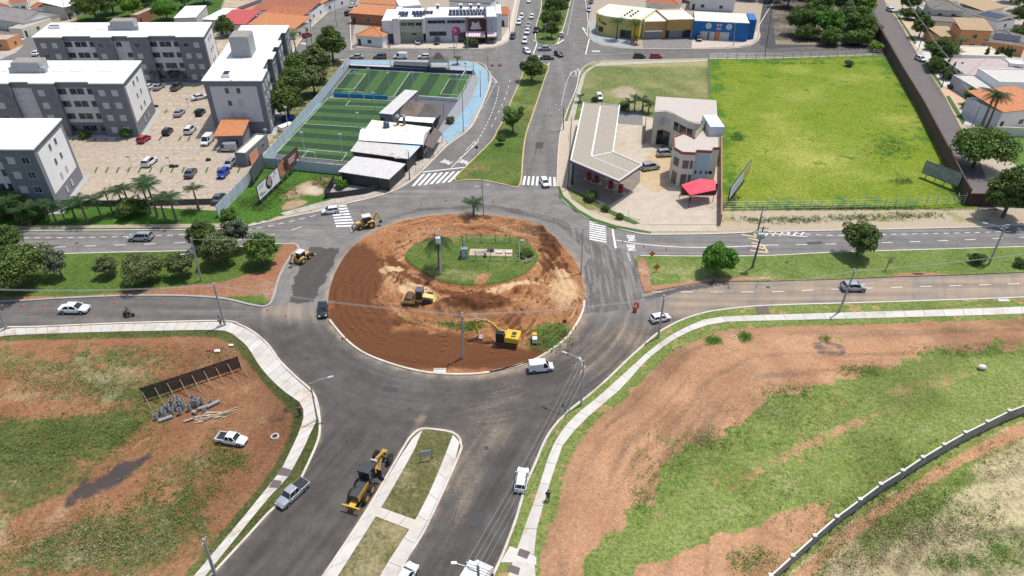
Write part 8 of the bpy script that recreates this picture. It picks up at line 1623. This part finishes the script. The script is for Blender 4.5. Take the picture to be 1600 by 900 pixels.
cables('cables along the estate road from pole to pole', [T_('near the top of the estate road'), T_('estate pavement by the garden tree'), T_('estate pavement at the modern house'), T_('thin pole between the two tall palms')], 3, .3, .5, .025)
cables('long thin cable across the top of the earth island', [T_('hanging lamp between'), T_('inside the drooping palm'), T_('grey lamp pole on the milled ring'), T_('carrying a pale transformer')], 2, .3, .6, .012)
t = thing('utility_pole', 'pole with three crossarms and lamp over the white lorry at the bottom', 'utility pole', (low.x + .4, low.y - .2, .1)); m = MB(); m.tube([(0, 0, 0), (0, 0, 9.2)], [.2, .13], 10); m.build('pole', [POLE], t)
for k in range(3): m = MB(); m.beam((-1.05, .4 + .0, 8.9 - k * .45), (1.05, -.4, 8.9 - k * .45), .1, .1); m.build('crossarm', [M('pale_arm', (.55, .56, .57), .5)], t)
m = MB(); m.tube([(0, 0, 8.0), (-1.2, .3, 8.5), (-2.0, .5, 8.6)], .05, 6); m.build('lamp_arm', [STEEL], t); m = MB(); m.cbox((-2.2, .55, 8.6), (.5, .25, .12)); m.build('lamp_head', [WHITE], t)
# signs, cones, posts
OR = M('cone_orange', (.62, .10, .05), .6, .15); WT = M('cone_white', (.65, .63, .6), .6)
CN = [(408, 345), (435, 346), (463, 354), (566, 331), (633, 319), (659, 320), (697, 314), (770, 316), (418, 355), (37, 478), (69, 477), (180, 474), (256, 471), (361, 475), (418, 485), (834, 330), (866, 343), (973, 379), (1006, 386), (1041, 391), (447, 494), (885, 519), (894, 519), (899, 514), (881, 530), (876, 533), (694, 547), (540, 530), (535, 337), (1138, 450), (1182, 449)]
cp = None; CNs = sorted(CN)
for i, (x, y) in enumerate(CNs):
    p = P(x, y); l = 'small orange and white traffic cone, %s from the left of all road cones' % ORD[i]
    if cp is None:
        cp = thing('traffic_cone', l, 'traffic cone', (p.x, p.y, .01), 0, 'traffic cones round the works', .72)
        m = MB(); m.cyl((0, 0, .04), (0, 0, .3), .19, .13, 12); m.cyl((0, 0, .5), (0, 0, .78), .09, .04, 12); m.build('cone', [OR], cp); m = MB(); m.cyl((0, 0, .3), (0, 0, .5), .13, .09, 12); m.build('white_band', [WT], cp); m = MB(); m.box(-.24, .24, -.24, .24, 0, .04); m.build('base', [OR], cp)
    else: dup(cp, (p.x, p.y, .01), 0, l, 'traffic cones round the works')
def sign(label, px, py, shape='disc', h=2.2, c=(.4, .04, .04), s=.35, rz=0, name='road_sign'):
    p = P(px, py); t = thing(name, label, 'road sign', (p.x, p.y, .12), rz); m = MB(); m.cyl((0, 0, 0), (0, 0, h), .035, n=6); m.build('post', [STEEL], t); m = MB()
    if shape == 'disc': m.cyl((0, -.06, h), (0, -.04, h), s, n=16)
    elif shape == 'diamond': m.cbox((0, -.05, h), (s * 1.5, .02, s * 1.5), 0, Matrix.Rotation(R(45), 3, 'Y'))
    else: m.cbox((0, -.05, h), (s * 2, .02, s * 1.2))
    m.build('plate', [M('sign_%g_%g_%g' % c, c, .6)], t)
sign('red round sign on the grass right of the excavator', 881, 521); sign('dark round sign at the avenue kerb by the stop lettering', 745, 245, c=(.05, .03, .03)); sign('orange diamond works sign higher on the east median', 1018, 404, 'diamond', .9, (.65, .18, .05), .55); sign('orange diamond works sign lower on the east median', 1025, 425, 'diamond', .9, (.65, .18, .04), .6)
sign('pale sign on the upper median tip, left', 843, 67, 'plate', 1.8, (.6, .6, .6), .5); sign('pale sign on the upper median tip, right', 866, 67, 'plate', 1.8, (.6, .6, .6), .5); sign('small white plate on the central median grass', 839, 130, 'plate', 1.5, (.6, .6, .6), .35); sign('second small white plate on the central median grass', 823, 168, 'plate', 1.4, (.6, .6, .6), .35); sign('third small white plate near the foot of the central median', 814, 214, 'plate', 1.4, (.6, .6, .6), .35)
sign('slim works post at the west kerb, left', 91, 474, 'plate', 1.2, (.5, .25, .2), .08); sign('slim works post at the west kerb, right', 169, 471, 'plate', 1.2, (.5, .25, .2), .08); sign('dark sign post in front of the bar awning', 650, 272, 'plate', 2.2, (.03, .03, .03), .3); sign('double legged small sign on the east median grass', 1227, 419, 'plate', 1.1, (.25, .27, .27), .3); sign('red and white pin in the roundabout earth by the slim pole', 693, 549, 'plate', 1.2, (.5, .1, .08), .08); sign('orange square works sign at the far right of the junction', 769, 108, 'plate', 1.0, (.65, .15, .08), .5); sign('orange disc works sign beside the blue pavement corner', 781, 108, 'plate', 1.0, (.65, .15, .08), .5)
sign('tall thin post beside the station verge', 981, 345, 'plate', 2.0, (.05, .05, .05), .1); sign('dark advertising panel at the blue pavement corner', 743, 103, 'plate', 6.0, (.02, .02, .025), 1.1)
# works barrier in the milled ring
p = P(993, 484); t = thing('works_barrier', 'orange plastic works barrier lying at the edge of the milled surface', 'barrier', (p.x, p.y, .02), R(70)); m = MB(); m.box(-.8, .8, -.04, .04, .25, .5); m.box(-.8, .8, -.04, .04, .65, .9); m.build('rail', [M('rusty_orange', (.5, .2, .09), .8, .2, 2)], t); m = MB(); m.box(-.7, -.6, -.3, .3, 0, 1.0); m.box(.6, .7, -.3, .3, 0, 1.0); m.build('leg', [OR], t)
# road kerb blocks and drains at the island edge
for i, (x, y, l) in enumerate([(687, 581, 'broken concrete drain cover on the lower kerb of the island'), (1567, 470, 'white concrete drain cover on the right verge')]):
    p = P(x, y); m = MB(); m.box(-.9, .9, -.45, .45, 0, .1); m.box(-.9, .9, .3, .45, .1, .2); o = m.build('drain_cover', [CONC2], None, bevel=.03); o.location = (p.x, p.y, .1); tag(o, l, 'drain cover')
# concrete pipes
PIPE = M('pipe_concrete', (.27, .28, .28), .85, .12, 1.2); PX = [(246, 655, 0), (253, 648, 0), (260, 651, 0), (259, 643, 0), (265, 642, 0), (271, 646, 0), (270, 633, 0), (276, 640, 0), (283, 646, 0), (281, 634, 0), (280, 628, 0), (286, 638, 0), (288, 634, 0), (297, 640, 0), (303, 634, 0), (303, 626, 0), (309, 633, 0), (317, 630, 0), (321, 646, 1), (330, 632, 1)]
def pipe(label, px, py, up=True, L=1.5, rz=0, r=.30, tilt=0):
    r *= .85; L *= .82
    p = P(px, py); t = thing('concrete_pipe', label, 'concrete pipe', (p.x, p.y, .12 + (0 if up else r)), rz, 'concrete drain pipes in the earth lot')
    m = MB(); n = 18; secs = []
    for rr_, z in ((r, 0), (r, L), (r * .78, L), (r * .78, .0)): secs.append([(rr_ * math.cos(6.2832 * j / n), rr_ * math.sin(6.2832 * j / n), z) for j in range(n)])
    m.loft(secs + [secs[0]], 0, True, False); o = m.build('shell', [PIPE], t, False)
    m = MB(); m.cyl((0, 0, .04), (0, 0, L * .4), r * .77, n=n); m.build('hollow', [M('pipe_inside', (.05, .05, .05), .9)], t)
    if not up: o.rotation_euler = (0, R(90), 0); o.location = (-L / 2, 0, 0); KID[t][1].rotation_euler = (0, R(90), 0); KID[t][1].location = (-L / 2, 0, 0)
    else: t.rotation_euler = (R(tilt), R(tilt * .6), 0)
up = sorted([q for q in PX if not q[2]]); rng_ = random.Random(4)
for i, (x, y, k) in enumerate(up): pipe('%s upright grey concrete pipe from the left below the mesh screen' % ORD[i], x, y + 2, True, rng_.uniform(1.1, 1.5), 0, .3, rng_.uniform(-5, 5))
pipe('lying concrete pipe at the left front of the upright pipes', 260, 657, False, 2.0, R(32), .28); pipe('lying concrete pipe furthest right beside the planks', 334, 634, False, 2.0, R(42), .28); pipe('lying concrete pipe between upright pipes and right pipe', 320, 639, False, 1.8, R(28), .25); pipe('short upright pale pipe stub right of the lying pipe', 330, 630, True, .6, 0, .28, 3); pipe('short pipe stub tipped over in front of the lying pipe', 305, 647, False, .8, R(-20), .27); pipe('short upright pipe stub in front of the middle lying pipe', 321, 644, True, .6, 0, .26, 2)
# planks
t = thing('plank_pile', 'loose pile of pale timber boards in front of the concrete pipes', 'timber pile', tuple(P(325, 655)[:2]) + (.12,)); rr = random.Random(9); TB_ = M('sawn_timber', (.46, .38, .28), .9, .25, 2.5, world=False)
for k in range(46):
    x, y = rr.gauss(0, 1.3), rr.gauss(0, .3) + .2; a = R(rr.gauss(12, 14)); L = rr.uniform(1.0, 2.2); y += x * .25; m = MB(); m.cbox((x, y, .05 + .010 * k * rr.random()), (L, rr.uniform(.06, .12), .03), 0, Matrix.Rotation(a, 3, 'Z')); m.build('plank', [TB_], t)
# manhole ring, stone, small debris in the lots
p = P(430, 684); m = MB(); n = 20; secs = [[(rr_ * math.cos(6.2832 * j / n), rr_ * math.sin(6.2832 * j / n), z) for j in range(n)] for rr_, z in ((.55, 0), (.5, .25), (.36, .25), (.34, .02))]; m.loft(secs, 0, True, False); m.cyl((0, 0, -.02), (0, 0, .05), .35, m=1, n=n); o = m.build('manhole_ring', [CONC2, BLACK], None); o.location = (p.x, p.y, .1); tag(o, 'round concrete manhole ring open in the red earth', 'manhole')
p = P(1147, 528); m = MB(); m.loft([[(rr_ * math.cos(6.2832 * j / n), rr_ * math.sin(6.2832 * j / n), z) for j in range(n)] for rr_, z in ((.4, 0), (.38, .15), (.28, .15), (.26, .02))], 0, True, False); o = m.build('manhole_ring', [CONC2, BLACK], None); o.location = (p.x, p.y, .1); tag(o, 'small pale manhole ring between grass clumps at right', 'manhole')
p = P(1533, 577); m = MB(); m.ball((0, 0, .35), .55, 12, 0, (1.1, .8, .7)); o = m.build('white_boulder', [M('pale_rock', (.66, .62, .56), .9, .15, 2)], None); o.location = (p.x, p.y, .05); tag(o, 'single white boulder in the dark grass of the right lot', 'boulder')
t = thing('debris_heap', 'red and white scrap lying beside the mesh screen', 'debris', tuple(P(340, 550)[:2]) + (.15,)); m = MB(); m.beam((-1.6, 0, .1), (.6, .3, .2), .1, .1); m.beam((-.8, -.4, .1), (.9, .6, .3), .08, .08); m.build('red_bar', [M('scrap_red', (.35, .06, .05), .7)], t); m = MB(); m.cbox((.1, -.2, .2), (.8, .5, .3)); m.cbox((1.6, 1.2, .15), (.7, .4, .2)); m.build('white_sack', [WHITE], t, bevel=.08)
for l, x, y, s in [('long black water-filled sack heap in the parking court', 270, 262, 1.5), ('small dark sack in the parking court near the service hut', 325, 252, .8), ('black bin beside the middle block corner', 243, 168, .9)]:
    p = P(x, y); m = MB(); m.ball((0, 0, .25), .55, 10, 0, (s, .7, .8)); m.ball((.6 * s, .15, .25), .4, 10, 0, (s * .8, .8, .8)); o = m.build('dark_sack', [BLACK], None); o.location = (p.x, p.y, .13); tag(o, l, 'sack')
t = thing('blue_tarp', 'crumpled blue tarpaulin beside the tall tank block', 'tarpaulin', tuple(P(450, 187)[:2]) + (.12,)); m = MB(); m.ball((0, 0, .3), 1.6, 12, 0, (1.1, .8, .45)); m.build('sheet', [M('blue_tarp_cloth', (.02, .10, .45), .5, .3, 2)], t)
m = MB(); p = P(447, 202); m.box(-2.0, 2.0, -.9, .9, 0, 1.2); o = m.build('white_cover', [WHITE], None, bevel=.2); o.location = (p.x, p.y, .1); o.rotation_euler.z = R(55); tag(o, 'white covered trailer between the tank block and the sheet fence', 'trailer')
# mown planting strips between the parking bays
pm = MB()
for row, (y0, y1, xs) in {0: (214, 221, range(112, 210, 17)), 1: (172, 178, (256, 272, 300, 330)), 2: (214, 221, (247, 278, 292)), 3: (262, 271, list(range(147, 290, 17)) + [320, 337, 370]), 4: (134, 137, (300, 316, 332))}.items():
    for x in xs:
        v = W([(x, y1), (x + 3, y1), (x + 7, y0), (x + 4, y0)]); pm.add([(a.x, a.y, .145) for a in v], [(0, 1, 2, 3)])
pm.build('grass_strip', M('bay_grass', (.07, .13, .025), .95, .35, 1.5), kind='structure')
ym = MB()
for y in (150, 163, 186, 200, 232, 248, 283, 296, 308):
    for x in range(120, 335, 11):
        v = W([(x, y + .8), (x + 5, y + .8), (x + 5.2, y), (x + .2, y)])
        if inside(np.array([float(x)]), np.array([float(y)]), [(110, 315), (128, 272), (240, 215), (243, 140), (315, 130), (330, 200), (395, 262), (350, 312)])[0]: ym.add([(a.x, a.y, .146) for a in v], [(0, 1, 2, 3)])
ym.build('parking_marking', M('bay_paint', (.62, .52, .34), .8, .25, 2), kind='structure')
# court lamps, boundary fence under the palms
for l, b_, t_ in [('thin lamp post in the middle of the lower parking', (207, 264), (200, 245)), ('thin lamp post near the black sacks', (268, 258), (262, 246)), ('thin lamp post in the upper parking', (295, 170), (292, 155))]: pole('court_lamp', l, 'lamp post', b_, t_, r=.05, mat=STEEL, arms=[('reflector', ())])
postfence('court_fence', 'low dark fence between the parking court and the palm row', [(90, 322), (150, 323), (250, 322), (335, 320)], 1.3, ribmat('wire_dark', (.10, .10, .09), 'X', .3, .7), 4.0, .05, wd=.03)
# small enclosure in the middle of the island
FG = M('mesh_green', (.10, .13, .08), .9, .2)
def openfence(name, label, pts, h, step, z=.5, rails=3, pm_=POLED):
    pl = [Vector(p) for p in W2(pts)]; a = pl[0]; t = thing(name, label, 'fence', (a.x, a.y, z)); ps = resample([p - a for p in pl], step)
    for p in ps: m = MB(); m.cyl((p.x, p.y, 0), (p.x, p.y, h), .05, n=6); m.build('post', [pm_], t)
    for k in range(rails): zz = h * (.15 + .8 * k / max(1, rails - 1)); m = MB(); m.tube([(p.x, p.y, zz) for p in ps], .02, 4); m.build('rail', [STEEL], t)
    return t
openfence('island_fence', 'post and wire fence round the pale slab inside the green island centre', [(720, 411), (812, 413), (812, 384), (729, 383), (720, 411)], 1.9, 2.6, .6)
flat('island_slab', [(733, 404), (800, 406), (801, 395), (735, 394)], .3, .72, M('island_slab_sand', (.46, .36, .25), .9, .15))
p = P(725, 407); t = thing('electric_cabinet', 'dark service cabinet at the left end of the island enclosure', 'cabinet', (p.x, p.y, .6)); m = MB(); m.box(-.5, .7, -.4, .5, 0, 1.9); m.build('cabinet', [M('cabinet_grey', (.2, .24, .27), .6)], t, bevel=.03); m = MB(); m.box(-.3, .5, -.43, -.402, .3, 1.5); m.build('door', [M('cabinet_pale', (.36, .43, .46), .5)], t)
pole('island_mast', 'dark mast at the left end of the island enclosure', 'mast', (724, 406), (722, 368), r=.07, mat=DARK); pole('island_mast', 'white mast with small lamp at the right end of the island enclosure', 'mast', (812, 413), (811, 378), r=.07, mat=WHITE, arms=[('lamp', (0, .3))])
p = P(754, 402); t = thing('pipe_valves', 'tangle of grey pipework lying on the island slab', 'pipework', (p.x, p.y, .75)); m = MB()
for a, b__ in (((-1.6, .3, .2), (1.2, .5, .3)), ((-1.2, -.3, .2), (.6, .8, .3)), ((-.4, -.5, .2), (1.4, -.1, .5))): m.tube([a, b__], .06, 6)
m.build('pipe', [STEEL], t); m = MB(); m.box(.8, 2.0, .5, 1.0, 0, .5); m.box(.3, .7, -1.1, -.6, -.2, .5); m.build('pump', [DARK], t, bevel=.05)
for x, l in ((780, 'left white box on the island slab'), (795, 'right white box on the island slab')): p = P(x, 401); m = MB(); m.box(-.55, .55, -.2, .2, 0, .3); o = m.build('white_box', [WHITE], None, bevel=.03); o.location = (p.x, p.y, .73); tag(o, l, 'box')
p = P(824, 415); t = thing('dead_branches', 'bleached dead branches beside the island shrub', 'dead branches', (p.x, p.y, .6)); m = MB(); rr = random.Random(2)
for k in range(12): m.tube([(0, 0, .6), (rr.uniform(-1.1, 1.1), rr.uniform(-.9, .9), rr.uniform(0, 1.3))], [.06, .02], 5)
m.build('branch', [M('bleached_wood', (.45, .38, .34), .9)], t)
# sand and earth lumps on the island
rng = np.random.RandomState(8); mb = MB()
for k in range(420):
    x, y = rng.uniform(520, 908), rng.uniform(340, 575)
    if inside(np.array([x]), np.array([y]), [(525, 480), (560, 390), (650, 345), (790, 345), (880, 390), (905, 470), (870, 530), (760, 575), (640, 570), (560, 540)])[0] and not inside(np.array([x]), np.array([y]), INN)[0]:
        p = P(x, y); s = rng.uniform(.06, .22); hh = rb_h(np.array([x]), np.array([y]), np.array([p.x]), np.array([p.y]))[0]; mb.ball((p.x, p.y, .1 + hh + s * .2), s, 5, 0, (1.2, 1, .7))
o = mb.build('earth_clods', [M('clod', (.19, .08, .036), .95, .35, 3)], None); tag(o, kind='stuff')
mb = MB()
for k in range(260):
    x, y = rng.uniform(200, 470), rng.uniform(540, 900)
    p = P(x, y)
    if inside(np.array([p.x]), np.array([p.y]), sw_poly)[0] and not inside(np.array([p.x]), np.array([p.y]), _swp)[0]: s = rng.uniform(.03, .1); mb.ball((p.x, p.y, .12), s, 5, 0, (1.2, 1, .7))
for k in range(420):
    x, y = rng.uniform(860, 1600), rng.uniform(500, 900); p = P(x, y)
    if inside(np.array([p.x]), np.array([p.y]), se_poly)[0] and not inside(np.array([p.x]), np.array([p.y]), _sein)[0]: s = rng.uniform(.03, .1); mb.ball((p.x, p.y, .12), s, 5, 1, (1.2, 1, .7))
o = mb.build('loose_stones', [M('clod_red', (.22, .12, .08), .95, .35, 3), M('clod_pale', (.42, .33, .26), .95, .35, 3)], None); tag(o, kind='stuff')
